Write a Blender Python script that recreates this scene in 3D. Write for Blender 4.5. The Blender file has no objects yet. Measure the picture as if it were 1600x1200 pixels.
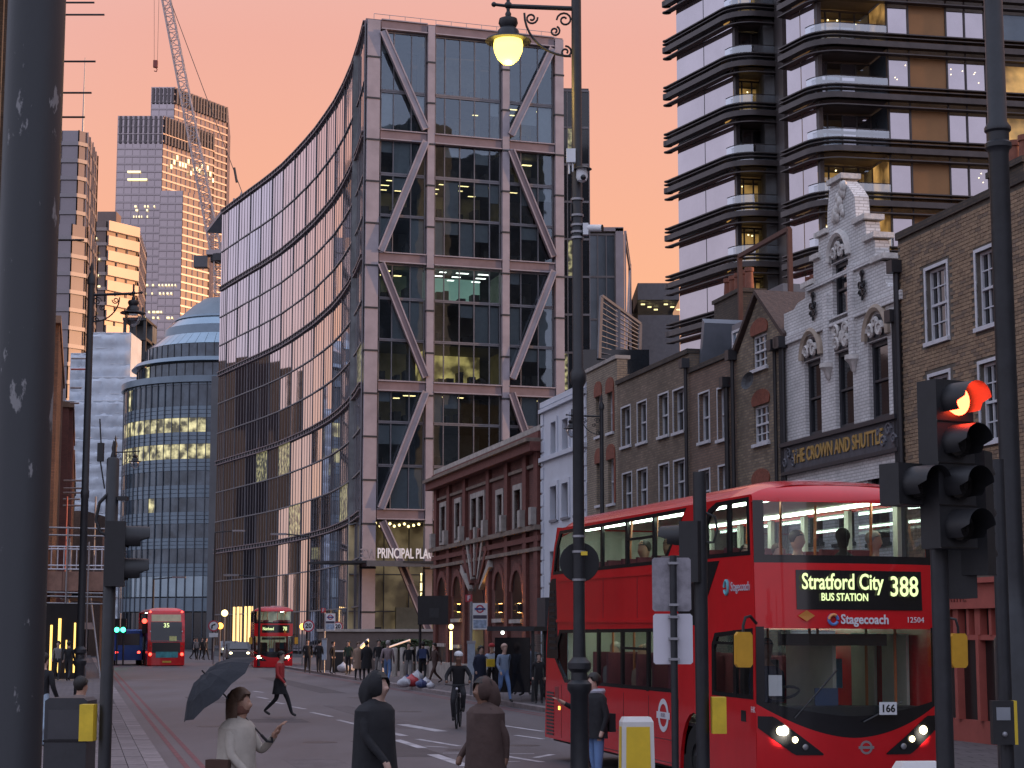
import bpy, math, random
from mathutils import Vector, Matrix
from mathutils.geometry import tessellate_polygon
random.seed(7)
S = bpy.context.scene
COL = S.collection
R = math.radians
# ------------------------------------------------------------------ camera
FPX = 2900.0
PITCH = math.atan(390 / FPX)
CAMH = 2.2
cd = bpy.data.cameras.new('camera')
cam = bpy.data.objects.new('camera', cd); COL.objects.link(cam)
cam.location = (0, 0, CAMH)
cam.rotation_euler = (math.pi / 2 + PITCH, 0, 0)
cd.sensor_width = 36; cd.lens = FPX * 36 / 1600
cd.clip_start = 0.1; cd.clip_end = 6000
S.camera = cam
# ------------------------------------------------------------------ sky (dusk)
w = bpy.data.worlds.new('World'); S.world = w; w.use_nodes = True
nt = w.node_tree; nt.nodes.clear(); N = nt.nodes.new; L = nt.links.new
out = N('ShaderNodeOutputWorld'); bg = N('ShaderNodeBackground')
tc = N('ShaderNodeTexCoord'); sep = N('ShaderNodeSeparateXYZ'); L(tc.outputs['Generated'], sep.inputs[0])
def ramp(stops):
    r = N('ShaderNodeValToRGB'); e = r.color_ramp.elements
    while len(e) < len(stops): e.new(.5)
    for k, (p, c) in enumerate(stops): e[k].position = p; e[k].color = (*c, 1)
    L(sep.outputs[2], r.inputs[0]); return r
warm = ramp([(0, (.93, .43, .18)), (.17, (.94, .41, .215)), (.31, (.84, .385, .30)), (.5, (.78, .54, .56)), (1, (.86, .97, 1.30))])
cool = ramp([(0, (.54, .51, .64)), (.15, (.66, .60, .76)), (.45, (.82, .87, 1.14)), (1, (.86, .97, 1.30))])
dot = N('ShaderNodeVectorMath'); dot.operation = 'DOT_PRODUCT'; L(tc.outputs['Generated'], dot.inputs[0]); dot.inputs[1].default_value = (.6, .8, 0)
mr = N('ShaderNodeMapRange'); mr.interpolation_type = 'SMOOTHSTEP'; mr.inputs[1].default_value = .0; mr.inputs[2].default_value = .68
L(dot.outputs['Value'], mr.inputs[0])
mx = N('ShaderNodeMixRGB'); L(mr.outputs[0], mx.inputs[0]); L(cool.outputs[0], mx.inputs[1]); L(warm.outputs[0], mx.inputs[2])
sky = N('ShaderNodeTexSky'); sky.sky_type = 'NISHITA'; sky.sun_disc = False
sky.sun_elevation = R(3); sky.sun_rotation = R(80)
ad = N('ShaderNodeMixRGB'); ad.blend_type = 'ADD'; ad.inputs[0].default_value = .05
L(mx.outputs[0], ad.inputs[1]); L(sky.outputs[0], ad.inputs[2]); L(ad.outputs[0], bg.inputs[0])
bg.inputs[1].default_value = 1.0
L(bg.outputs[0], out.inputs[0])
# ------------------------------------------------------------------ low sun from the right
sd = bpy.data.lights.new('sun', 'SUN'); sun = bpy.data.objects.new('sun', sd); COL.objects.link(sun)
sd.energy = 4.0; sd.angle = R(.6); sd.color = (1, .55, .28)
sun.rotation_euler = Vector((1, .12, math.tan(R(3)))).to_track_quat('Z', 'Y').to_euler()
S.view_settings.view_transform = 'Standard'; S.view_settings.look = 'None'
S.view_settings.exposure = 0; S.view_settings.gamma = 1
S.render.engine = 'CYCLES'; S.cycles.use_denoising = True
S.cycles.max_bounces = 6; S.cycles.diffuse_bounces = 2; S.cycles.glossy_bounces = 3; S.cycles.transparent_max_bounces = 10; S.cycles.transmission_bounces = 2
S.cycles.sample_clamp_indirect = 4; S.cycles.caustics_reflective = False; S.cycles.caustics_refractive = False
# ------------------------------------------------------------------ measuring helpers
CP, SP = math.cos(PITCH), math.sin(PITCH)
def ray(px, py):
    a = (px - 800) / FPX; b = (600 - py) / FPX
    return Vector((a, CP - b * SP, SP + b * CP))
def gp(px, py, z=0):
    d = ray(px, py); t = (z - CAMH) / d.z
    return Vector((d.x * t, d.y * t, z))
def at(px, py, Y):
    d = ray(px, py); t = Y / d.y
    return Vector((d.x * t, Y, CAMH + d.z * t))
class Frame:
    """a vertical plane seen in elevation: local x to the right, z up, -y towards the viewer"""
    def __init__(s, A, B):
        s.A = Vector((A[0], A[1], 0)); s.u = Vector((B[0] - A[0], B[1] - A[1], 0)).normalized()
        s.n = Vector((-s.u.y, s.u.x, 0)); s.rot = math.atan2(s.u.y, s.u.x)
    def q(s, px, py, off=0):
        d = ray(px, py); o = Vector((0, 0, CAMH)) - s.A
        t = (off - o.dot(s.n)) / d.dot(s.n); p = o + d * t
        return p.dot(s.u), p.z
    def P(s, x, y=0, z=0): return s.A + s.u * x + s.n * y + Vector((0, 0, z))
# ------------------------------------------------------------------ materials
MATS = {}
def mat(name, col, rough=.7, var=.15, scale=3., bump=0., metal=0., emis=0., ecol=None, spec=.5, coat=0., rnd=0., bscale=None, evar=0.):
    if name in MATS: return MATS[name]
    m = bpy.data.materials.new(name); m.use_nodes = True; MATS[name] = m
    t = m.node_tree; b = t.nodes['Principled BSDF']; n = t.nodes.new; l = t.links.new
    b.inputs['Roughness'].default_value = rough; b.inputs['Metallic'].default_value = metal
    b.inputs['Specular IOR Level'].default_value = spec; b.inputs['Coat Weight'].default_value = coat
    b.inputs['Base Color'].default_value = (*col, 1)
    src = None
    if var or bump:
        c = n('ShaderNodeTexCoord'); z = n('ShaderNodeTexNoise'); z.inputs['Scale'].default_value = scale; z.inputs['Detail'].default_value = 5
        z.inputs['Roughness'].default_value = .65
        l(c.outputs['Object'], z.inputs['Vector'])
    if var:
        r = n('ShaderNodeValToRGB'); l(z.outputs['Fac'], r.inputs[0])
        r.color_ramp.elements[0].position = .3; r.color_ramp.elements[1].position = .72
        r.color_ramp.elements[0].color = (*[x * (1 - var) for x in col], 1); r.color_ramp.elements[1].color = (*[min(1, x * (1 + var)) for x in col], 1)
        src = r.outputs[0]
    if rnd:
        oi = n('ShaderNodeObjectInfo'); h = n('ShaderNodeHueSaturation'); mm = n('ShaderNodeMapRange')
        mm.inputs[3].default_value = 1 - rnd; mm.inputs[4].default_value = 1 + rnd; l(oi.outputs['Random'], mm.inputs[0]); l(mm.outputs[0], h.inputs['Value'])
        if src: l(src, h.inputs['Color'])
        else: h.inputs['Color'].default_value = (*col, 1)
        src = h.outputs[0]
    if src: l(src, b.inputs['Base Color'])
    if bump:
        bp = n('ShaderNodeBump'); bp.inputs['Strength'].default_value = bump; bp.inputs['Distance'].default_value = .05
        if bscale:
            z2 = n('ShaderNodeTexNoise'); z2.inputs['Scale'].default_value = bscale; z2.inputs['Detail'].default_value = 3; l(c.outputs['Object'], z2.inputs['Vector']); l(z2.outputs['Fac'], bp.inputs['Height'])
        else: l(z.outputs['Fac'], bp.inputs['Height'])
        l(bp.outputs[0], b.inputs['Normal'])
    if emis:
        b.inputs['Emission Color'].default_value = (*(ecol or col), 1); b.inputs['Emission Strength'].default_value = emis
        if evar:
            c = n('ShaderNodeTexCoord'); z = n('ShaderNodeTexNoise'); z.inputs['Scale'].default_value = evar; z.inputs['Detail'].default_value = 4; l(c.outputs['Object'], z.inputs['Vector'])
            mr = n('ShaderNodeMapRange'); mr.inputs[1].default_value = .42; mr.inputs[2].default_value = .66; mr.inputs[3].default_value = emis * .08; mr.inputs[4].default_value = emis * 1.6; l(z.outputs['Fac'], mr.inputs[0]); l(mr.outputs[0], b.inputs['Emission Strength'])
    return m
def brickmat(name, c1, c2, mortar, sx=.225, sz=.075, rough=.85, bump=.4, dirt=.35, msize=.012):
    if name in MATS: return MATS[name]
    m = bpy.data.materials.new(name); m.use_nodes = True; MATS[name] = m
    t = m.node_tree; b = t.nodes['Principled BSDF']; n = t.nodes.new; l = t.links.new
    b.inputs['Roughness'].default_value = rough
    c = n('ShaderNodeTexCoord'); s = n('ShaderNodeSeparateXYZ'); l(c.outputs['Object'], s.inputs[0])
    ad = n('ShaderNodeMath'); l(s.outputs[0], ad.inputs[0]); l(s.outputs[1], ad.inputs[1])
    cb = n('ShaderNodeCombineXYZ'); l(ad.outputs[0], cb.inputs[0]); l(s.outputs[2], cb.inputs[1])
    k = n('ShaderNodeTexBrick'); l(cb.outputs[0], k.inputs['Vector'])
    k.inputs['Scale'].default_value = 1; k.inputs['Brick Width'].default_value = sx; k.inputs['Row Height'].default_value = sz
    k.inputs['Mortar Size'].default_value = msize; k.inputs['Color1'].default_value = (*c1, 1); k.inputs['Color2'].default_value = (*c2, 1); k.inputs['Mortar'].default_value = (*mortar, 1)
    z = n('ShaderNodeTexNoise'); z.inputs['Scale'].default_value = .9; z.inputs['Detail'].default_value = 6; z.inputs['Roughness'].default_value = .7; l(c.outputs['Object'], z.inputs['Vector'])
    mr = n('ShaderNodeMapRange'); mr.inputs[1].default_value = .3; mr.inputs[2].default_value = .7; mr.inputs[3].default_value = 1 - dirt; mr.inputs[4].default_value = 1.15; l(z.outputs['Fac'], mr.inputs[0])
    h = n('ShaderNodeHueSaturation'); l(k.outputs['Color'], h.inputs['Color']); l(mr.outputs[0], h.inputs['Value']); l(h.outputs[0], b.inputs['Base Color'])
    bp = n('ShaderNodeBump'); bp.inputs['Strength'].default_value = bump; bp.inputs['Distance'].default_value = .02; bp.invert = True; l(k.outputs['Fac'], bp.inputs['Height']); l(bp.outputs[0], b.inputs['Normal'])
    return m
def glassmat(name, tint=(.8, .85, .9), gloss=.12, gcol=(1, 1, 1), rough=.02, wob=0., fres=True):
    """clear pane: light passes, the sky mirrors in it"""
    if name in MATS: return MATS[name]
    m = bpy.data.materials.new(name); m.use_nodes = True; MATS[name] = m
    t = m.node_tree; t.nodes.clear(); n = t.nodes.new; l = t.links.new
    o = n('ShaderNodeOutputMaterial'); x = n('ShaderNodeMixShader'); tr = n('ShaderNodeBsdfTransparent'); g = n('ShaderNodeBsdfGlossy')
    tr.inputs[0].default_value = (*tint, 1); g.inputs[0].default_value = (*gcol, 1); g.inputs['Roughness'].default_value = rough
    if fres:
        f = n('ShaderNodeLayerWeight'); f.inputs['Blend'].default_value = .35
        mr = n('ShaderNodeMapRange'); mr.inputs[3].default_value = gloss; mr.inputs[4].default_value = .9; l(f.outputs['Fresnel'], mr.inputs[0]); l(mr.outputs[0], x.inputs[0])
    else: x.inputs[0].default_value = gloss
    if wob:
        c = n('ShaderNodeTexCoord'); z = n('ShaderNodeTexNoise'); z.inputs['Scale'].default_value = .35; l(c.outputs['Object'], z.inputs['Vector'])
        bp = n('ShaderNodeBump'); bp.inputs['Strength'].default_value = wob; bp.inputs['Distance'].default_value = .3; l(z.outputs['Fac'], bp.inputs['Height']); l(bp.outputs[0], g.inputs['Normal'])
    l(tr.outputs[0], x.inputs[1]); l(g.outputs[0], x.inputs[2]); l(x.outputs[0], o.inputs[0])
    return m
# ------------------------------------------------------------------ mesh builder
class MB:
    def __init__(s): s.v = []; s.f = []; s.m = []
    def add(s, vs, fs, mi=0):
        o = len(s.v); s.v += [tuple(v) for v in vs]; s.f += [tuple(i + o for i in f) for f in fs]; s.m += [mi] * len(fs); return s
    def box(s, x0, x1, y0, y1, z0, z1, mi=0):
        return s.add([(x0, y0, z0), (x1, y0, z0), (x1, y1, z0), (x0, y1, z0), (x0, y0, z1), (x1, y0, z1), (x1, y1, z1), (x0, y1, z1)],
                     [(0, 3, 2, 1), (4, 5, 6, 7), (0, 1, 5, 4), (1, 2, 6, 5), (2, 3, 7, 6), (3, 0, 4, 7)], mi)
    def hexa(s, b, t, mi=0):
        n = len(b); return s.add(list(b) + list(t), [tuple(range(n))[::-1], tuple(range(n, 2 * n))] + [(i, (i + 1) % n, n + (i + 1) % n, n + i) for i in range(n)], mi)
    def bar(s, p, q, w, h=None, up=(0, 0, 1), mi=0):
        p = Vector(p); q = Vector(q); d = (q - p).normalized(); h = h or w; a = d.cross(Vector(up))
        if a.length < 1e-4: a = d.cross(Vector((0, 1, 0)))
        a.normalize(); b = a.cross(d); a *= w / 2; b *= h / 2
        return s.add([p - a - b, p + a - b, p + a + b, p - a + b, q - a - b, q + a - b, q + a + b, q - a + b],
                     [(0, 1, 2, 3), (7, 6, 5, 4), (0, 4, 5, 1), (1, 5, 6, 2), (2, 6, 7, 3), (3, 7, 4, 0)], mi)
    def tube(s, p, q, r0, r1=None, n=10, mi=0): return s.path([p, q], [r0, r0 if r1 is None else r1], n, mi)
    def path(s, pts, r, n=8, mi=0):
        pts = [Vector(p) for p in pts]; k = len(pts); r = r if isinstance(r, (list, tuple)) else [r] * k
        vs = []; prev = None
        for i, p in enumerate(pts):
            d = (pts[min(i + 1, k - 1)] - pts[max(i - 1, 0)]).normalized()
            if prev is None:
                a = d.cross(Vector((0, 0, 1)))
                if a.length < 1e-3: a = d.cross(Vector((0, 1, 0)))
            else: a = prev - d * prev.dot(d)
            a.normalize(); prev = a; b = d.cross(a)
            for j in range(n): t = 2 * math.pi * j / n; vs.append(p + (a * math.cos(t) + b * math.sin(t)) * r[i])
        fs = [(i * n + j, i * n + (j + 1) % n, (i + 1) * n + (j + 1) % n, (i + 1) * n + j) for i in range(k - 1) for j in range(n)]
        fs += [tuple(range(n))[::-1], tuple(range((k - 1) * n, k * n))]
        return s.add(vs, fs, mi)
    def lathe(s, prof, c=(0, 0, 0), n=20, mi=0, ang=2 * math.pi, a0=0):
        cx, cy, cz = c; full = ang > 6.28; cols = n if full else n + 1; k = len(prof)
        vs = [(cx + r * math.cos(a0 + ang * j / n), cy + r * math.sin(a0 + ang * j / n), cz + z) for r, z in prof for j in range(cols)]
        fs = [(i * cols + j, i * cols + (j + 1) % cols, (i + 1) * cols + (j + 1) % cols, (i + 1) * cols + j) for i in range(k - 1) for j in range(n)]
        return s.add(vs, fs, mi)
    def ball(s, c, r, n=12, mi=0, sc=(1, 1, 1)):
        k = max(6, n // 2); o = len(s.v)
        s.lathe([(max(1e-4, r * math.sin(math.pi * i / k)), -r * math.cos(math.pi * i / k)) for i in range(k + 1)], (0, 0, 0), n, mi)
        for i in range(o, len(s.v)): x, y, z = s.v[i]; s.v[i] = (c[0] + x * sc[0], c[1] + y * sc[1], c[2] + z * sc[2])
        return s
    def prism(s, poly, y0, y1, holes=(), mi=0, back=False, f=lambda x, y, z: (x, y, z)):
        """polygon in x,z with holes, extruded from y0 (front) to y1"""
        loops = [poly] + list(holes); pts = [p for l in loops for p in l]
        tris = tessellate_polygon([[Vector((p[0], p[1], 0)) for p in l] for l in loops]); n = len(pts)
        def ori(t):
            a, b, c = (pts[i] for i in t); return (b[0] - a[0]) * (c[1] - a[1]) - (b[1] - a[1]) * (c[0] - a[0])
        tris = [t if ori(t) > 0 else t[::-1] for t in tris]
        vs = [f(p[0], y0, p[1]) for p in pts] + [f(p[0], y1, p[1]) for p in pts]
        fs = [tuple(t) for t in tris]
        if back: fs += [tuple(i + n for i in t)[::-1] for t in tris]
        o = 0
        for l in loops:
            k = len(l); fs += [(o + i, o + (i + 1) % k, n + o + (i + 1) % k, n + o + i) for i in range(k)]; o += k
        return s.add(vs, fs, mi)
    def patch(s, fun, u0, u1, lo, hi, nu=12, nv=4, mi=0):
        vs = []
        for i in range(nu + 1):
            u = u0 + (u1 - u0) * i / nu; a = lo(u) if callable(lo) else lo; b = hi(u) if callable(hi) else hi
            for j in range(nv + 1): vs.append(fun(u, a + (b - a) * j / nv))
        return s.add(vs, [(i * (nv + 1) + j, (i + 1) * (nv + 1) + j, (i + 1) * (nv + 1) + j + 1, i * (nv + 1) + j + 1) for i in range(nu) for j in range(nv)], mi)
    def build(s, name, mats, parent=None, smooth=False, loc=None, label=None, kind=None):
        me = bpy.data.meshes.new(name); me.from_pydata(s.v, [], s.f)
        for m in (mats if isinstance(mats, (list, tuple)) else [mats]): me.materials.append(m)
        if any(s.m): me.polygons.foreach_set('material_index', s.m)
        if smooth:
            me.polygons.foreach_set('use_smooth', [True] * len(s.f)); me.set_sharp_from_angle(angle=R(38))
        me.update()
        return link(name, me, parent, loc, label, kind)
def link(name, me, parent=None, loc=None, label=None, kind=None):
    o = bpy.data.objects.new(name, me); COL.objects.link(o)
    if parent: o.parent = parent
    if loc is not None: o.location = loc
    if label: o['label'] = label
    if kind: o['kind'] = kind
    return o
def tag(o, label, cat, group=None):
    o['label'] = label; o['category'] = cat
    if group: o['group'] = group
    return o
def thing(name, label, cat, loc=(0, 0, 0), rz=0, group=None):
    o = bpy.data.objects.new(name, None); COL.objects.link(o); o.location = loc; o.rotation_euler = (0, 0, rz); o.empty_display_size = .2
    return tag(o, label, cat, group)
def copy_tree(o, parent=None):
    c = o.copy(); COL.objects.link(c); c.parent = parent
    for ch in list(o.children): copy_tree(ch, c)
    return c
def struct(o): o['kind'] = 'structure'; return o
TEXTS = []
def text(name, s, size, m, parent, loc, rot=(R(90), 0, 0), align='CENTER', ext=.004, sx=1., bold=0., label=None, mirror=False):
    """lettering, turned into mesh at the end"""
    c = bpy.data.curves.new(name, 'FONT'); c.body = s; c.size = size; c.extrude = ext; c.align_x = align; c.align_y = 'CENTER'; c.offset = bold; c.materials.append(m); c.resolution_u = 3
    o = bpy.data.objects.new(name, c); COL.objects.link(o); o.parent = parent; o.location = loc; o.rotation_euler = rot; o.scale = (-sx if mirror else sx, 1, 1)
    TEXTS.append((o, label)); return o
def finish_texts():
    dg = bpy.context.evaluated_depsgraph_get()
    for o, label in TEXTS:
        me = bpy.data.meshes.new_from_object(o.evaluated_get(dg)); nm = o.name; par = o.parent; l, r, s = o.location.copy(), o.rotation_euler.copy(), o.scale.copy()
        bpy.data.objects.remove(o); n = link(nm, me, par, l, label); n.rotation_euler = r; n.scale = s
# common materials
black_metal = mat('black_metal', (.012, .013, .016), .45, .3, 6, .05)
dark_metal = mat('dark_metal', (.03, .032, .036), .5, .25, 8, .05)
grey_metal = mat('grey_metal', (.30, .30, .32), .45, .15, 5, 0, .6)
white_paint = mat('white_paint', (.72, .73, .75), .6, .1, 4)
rubber = mat('rubber', (.012, .012, .012), .85, .2, 8)
sash_glass = mat('sash_glass', (.012, .014, .018), .06, .3, .8, .02, 0, spec=.8)
lit_yellow = mat('lit_yellow', (1, .80, .35), .6, 0, emis=3.0)
lit_warm = mat('lit_warm', (1, .62, .22), .6, 0, emis=2.2)
lit_white = mat('lit_white', (.95, 1, .92), .6, 0, emis=3.5)
red_lamp = mat('red_lamp', (1, .05, .03), .4, 0, emis=7)
green_lamp = mat('green_lamp', (.05, 1, .45), .4, 0, emis=8)
amber_lamp = mat('amber_lamp', (1, .42, .06), .4, 0, emis=5)
head_lamp = mat('head_lamp', (1, .86, .52), .4, 0, emis=7)
yellow_paint = mat('yellow_paint', (.72, .50, .03), .5, .15, 6)
stone = mat('pale_stone', (.38, .35, .32), .8, .25, 3, .15)
# ================================================================== ground, road, pavements
def kr(Y): return 13.2 - .231 * Y      # right kerb line
def kl(Y): return 1.45 - .231 * Y      # left kerb line
asphalt = mat('asphalt', (.062, .053, .056), .72, .35, .55, .25, bscale=60)
# bus lane tint, patches and worn streaks
def roadmat():
    m = bpy.data.materials.new('road_asphalt'); m.use_nodes = True; t = m.node_tree; b = t.nodes['Principled BSDF']; n = t.nodes.new; l = t.links.new
    c = n('ShaderNodeTexCoord'); z = n('ShaderNodeTexNoise'); z.inputs['Scale'].default_value = .35; z.inputs['Detail'].default_value = 8; z.inputs['Roughness'].default_value = .7
    mp = n('ShaderNodeMapping'); mp.inputs['Rotation'].default_value = (0, 0, R(-13)); mp.inputs['Scale'].default_value = (1, .25, 1); l(c.outputs['Object'], mp.inputs[0]); l(mp.outputs[0], z.inputs['Vector'])
    r = n('ShaderNodeValToRGB'); l(z.outputs['Fac'], r.inputs[0]); r.color_ramp.elements[0].position = .33; r.color_ramp.elements[1].position = .7
    r.color_ramp.elements[0].color = (.050, .047, .053, 1); r.color_ramp.elements[1].color = (.145, .130, .138, 1)
    z2 = n('ShaderNodeTexNoise'); z2.inputs['Scale'].default_value = 45; z2.inputs['Detail'].default_value = 3; l(c.outputs['Object'], z2.inputs['Vector'])
    bp = n('ShaderNodeBump'); bp.inputs['Strength'].default_value = .35; bp.inputs['Distance'].default_value = .01; l(z2.outputs['Fac'], bp.inputs['Height']); l(bp.outputs[0], b.inputs['Normal'])
    rr = n('ShaderNodeMapRange'); rr.inputs[3].default_value = .42; rr.inputs[4].default_value = .7; l(z.outputs['Fac'], rr.inputs[0]); l(rr.outputs[0], b.inputs['Roughness'])
    l(r.outputs[0], b.inputs['Base Color']); return m
road_m = roadmat()
struct(MB().add([(-3000, -300, -.03), (3000, -300, -.03), (3000, 5000, -.03), (-3000, 5000, -.03)], [(0, 1, 2, 3)]).build('ground', mat('city_ground', (.06, .058, .06), .9, .2, .1)))
struct(MB().add([(kl(-40) - .3, -40, 0), (kr(-40) + .3, -40, 0), (kr(420) + .3, 420, 0), (kl(420) - .3, 420, 0)], [(0, 1, 2, 3)]).build('road', road_m))
def slabmat(name, col, sx, sz, mort):
    m = brickmat(name, col, tuple(x * .85 for x in col), tuple(x * mort for x in col), sx, sz, .8, .3, .3, .02)
    t = m.node_tree; k = [x for x in t.nodes if x.type == 'TEX_BRICK'][0]; c = [x for x in t.nodes if x.type == 'TEX_COORD'][0]
    t.links.new(c.outputs['Object'], k.inputs['Vector']); return m
pav_m = slabmat('pavement_slabs', (.15, .13, .135), .6, .45, .4)
pr = struct(MB().hexa([(kr(-40) + .3, -40, -.05), (kr(-40) + 40, -40, -.05), (kr(165) + 60, 165, -.05), (kr(165) + .3, 165, -.05)], [(kr(-40) + .3, -40, .12), (kr(-40) + 40, -40, .12), (kr(165) + 60, 165, .12), (kr(165) + .3, 165, .12)]).build('pavement_right', pav_m))
pl = struct(MB().hexa([(kl(-40) - 30, -40, -.05), (kl(-40) - .3, -40, -.05), (kl(330) - .3, 330, -.05), (kl(330) - 30, 330, -.05)], [(kl(-40) - 30, -40, .11), (kl(-40) - .3, -40, .11), (kl(330) - .3, 330, .11), (kl(330) - 30, 330, .11)]).build('pavement_left', pav_m))
kerb_m = mat('granite_kerb', (.24, .20, .20), .75, .25, 5, .1, rnd=.15)
sa = math.atan(.231)
km = MB().box(-.155, .155, .006, .914, -.05, .125).build('kerb_stone', kerb_m).data
bpy.data.objects.remove(bpy.data.objects['kerb_stone'])
def kerb(fn, y0, y1, par):
    y = y0
    while y < y1:
        o = link('kerb_stone', km, par, (fn(y), y, random.uniform(-.003, .003))); o.rotation_euler = (0, 0, sa); y += .92 * math.cos(sa)
    MB().hexa([(fn(y) - .16, y, -.05), (fn(y) + .16, y, -.05), (fn(165) + .16, 165, -.05), (fn(165) - .16, 165, -.05)], [(fn(y) - .16, y, .125), (fn(y) + .16, y, .125), (fn(165) + .16, 165, .125), (fn(165) - .16, 165, .125)]).build('kerb_run', kerb_m, par)
    MB().hexa([(fn(-40) - .16, -40, -.05), (fn(-40) + .16, -40, -.05), (fn(y0) + .16, y0, -.05), (fn(y0) - .16, y0, -.05)], [(fn(-40) - .16, -40, .125), (fn(-40) + .16, -40, .125), (fn(y0) + .16, y0, .125), (fn(y0) - .16, y0, .125)]).build('kerb_run', kerb_m, par)
kerb(lambda y: kr(y) + .155, 22, 110, pr)
kerb(lambda y: kl(y) - .155, 22, 105, pl)
# paving slabs of the left pavement, laid in courses
slab_m = mat('paving_slab', (.21, .175, .175), .8, .25, 4, .1, rnd=.16)
slab = MB().box(.01, .29, .01, .99, 0, .03).build('paving_slab', slab_m).data; bpy.data.objects.remove(bpy.data.objects['paving_slab'])
for i in range(30):
    y = 26 + i * .98
    for j in range(9):
        o = link('paving_slab', slab, pl, (kl(y) - .33 - .3 * (j + 1), y, .108 + random.uniform(0, .006))); o.rotation_euler = (0, 0, sa)
# repaired patches and iron covers
patch_m = mat('asphalt_patch', (.055, .048, .052), .6, .3, 2, .3, bscale=50); patch_l = mat('asphalt_patch_pale', (.13, .105, .105), .75, .3, 2, .3, bscale=50)
for a, b, lat, wd_, m_ in ((34, 39, 4.2, 1.1, patch_m), (44, 58, 6.1, .8, patch_l), (60, 66, 2.3, 1.6, patch_m), (31, 33.5, 2.2, 1.0, patch_l), (70, 95, 7.6, 1.0, patch_m), (40, 43, 9.2, 1.3, patch_m), (47, 49, 3.0, 1.4, patch_m)):
    struct(MB().add([(kl(a) + lat, a, .002), (kl(a) + lat + wd_, a, .002), (kl(b) + lat + wd_, b, .002), (kl(b) + lat, b, .002)], [(0, 1, 2, 3)]).build('road_patch', m_))
for px, py, r_ in ((640, 1112, .35), (500, 1160, .35), (330, 1135, .35), (720, 1172, .3), (560, 1090, .4), (820, 1165, .3)):
    p = gp(px, py); struct(MB().lathe([(.005, .006), (r_ * .8, .006), (r_ * .84, .003), (r_, .005), (r_ + .01, 0)], (p.x, p.y, 0), 24).build('manhole_cover', mat('iron_cover', (.045, .042, .044), .45, .4, 20, .4, .4)))
# painted lines
line_m = mat('road_paint', (.46, .44, .46), .6, .45, 2.2, 0)
redl_m = mat('red_line_paint', (.19, .065, .068), .7, .3, 3, 0)
def stripe(p, q, w, m=line_m, z=.004):
    p = gp(*p); q = gp(*q); d = (q - p).normalized(); a = Vector((d.y, -d.x, 0)) * w / 2; zz = Vector((0, 0, z))
    struct(MB().add([p - a + zz, p + a + zz, q + a + zz, q - a + zz], [(0, 1, 2, 3)]).build('road_marking', m))
for p, q, wd in [((396, 1080), (411, 1082), .14), ((402, 1089), (418, 1092), .14), ((421, 1096), (444, 1100), .14), ((454, 1104), (477, 1108), .14), ((486, 1113), (519, 1120), .14), ((528, 1125), (561, 1133), .14),
                ((628, 1132), (690, 1143), .32), ((594, 1141), (632, 1150), .2), ((619, 1156), (660, 1169), .2), ((652, 1155), (718, 1166), .14), ((664, 1166), (700, 1168), .12), ((692, 1177), (742, 1177), .12), ((676, 1179), (729, 1197), .22),
                ((728, 1191), (813, 1190), .12), ((787, 1134), (849, 1143), .14), ((806, 1149), (849, 1155), .14), ((780, 1180), (847, 1191), .14), ((837, 1184), (863, 1179), .14), ((785, 1178), (835, 1178), .1),
                ((1490, 1182), (1600, 1187), .14), ((1495, 1191), (1600, 1197), .14), ((300, 1083), (330, 1083), .12), ((205, 1062), (260, 1062), .12)]: stripe(p, q, wd)
for off in (.35, .62):
    struct(MB().add([(kl(22) + off, 22, .004), (kl(22) + off + .1, 22, .004), (kl(150) + off + .1, 150, .004), (kl(150) + off, 150, .004)], [(0, 1, 2, 3)]).build('road_marking', redl_m))
    struct(MB().add([(kr(36) - off - .1, 36, .004), (kr(36) - off, 36, .004), (kr(120) - off, 120, .004), (kr(120) - off - .1, 120, .004)], [(0, 1, 2, 3)]).build('road_marking', redl_m))

# ================================================================== curved glass office with braced steel front
steel = mat('pink_grey_steel', (.36, .325, .355), .5, .16, .6, .05)
steel_d = mat('steel_beam', (.22, .165, .175), .5, .2, .6, .05)
mull_m = mat('mullion_metal', (.17, .165, .18), .45, .1, 2)
slabedge = mat('floor_slab', (.10, .10, .11), .8, .15, 1)
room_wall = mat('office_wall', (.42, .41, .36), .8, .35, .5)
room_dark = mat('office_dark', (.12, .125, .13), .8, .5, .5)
desk_m = mat('office_desk', (.10, .09, .08), .7, .3, 2)
clear = glassmat('office_glass', (.68, .74, .75), .15, (.66, .80, .92), .02, .05)
blind_m = mat('blind_fabric', (.46, .52, .58), .8, .1, 2)
mirror = mat('mirror_glass', (.55, .57, .68), .03, .08, .15, .035, 1.0, bscale=.45)
ZT = 58.0
def attop(px, py, z=ZT):
    d = ray(px, py); t = (z - CAMH) / d.z; return Vector((d.x * t, d.y * t, 0))
topc = [(572, 35), (560, 82), (545, 122), (525, 160), (500, 197), (470, 232), (440, 262), (415, 282), (390, 300), (370, 315), (347, 332)]
def ytop(px):
    for (a, ya), (b, yb) in zip(topc, topc[1:]):
        if b <= px <= a: return ya + (yb - ya) * (a - px) / (a - b)
    return 332
PA = attop(574, 36); PB = attop(879, 68)
PF = Frame(PA, PB); PW = (PB - PA).length
pp = thing('office_building', 'curved glass office block with braced pink steel front facing the street', 'building', PF.A, PF.rot)
zl = [PF.q(580, y)[1] for y in (803, 602, 401, 209)] + [ZT]       # beam levels
def pz(y): return PF.q(592, y)[1]
cols = [(573, 592), (665, 678), (783, 796), (866, 880)]
cx = [(PF.q(a, 400)[0], PF.q(b, 400)[0]) for a, b in cols]
cx[0] = (0, cx[0][1]); cx[3] = (cx[3][0], PW)
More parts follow.
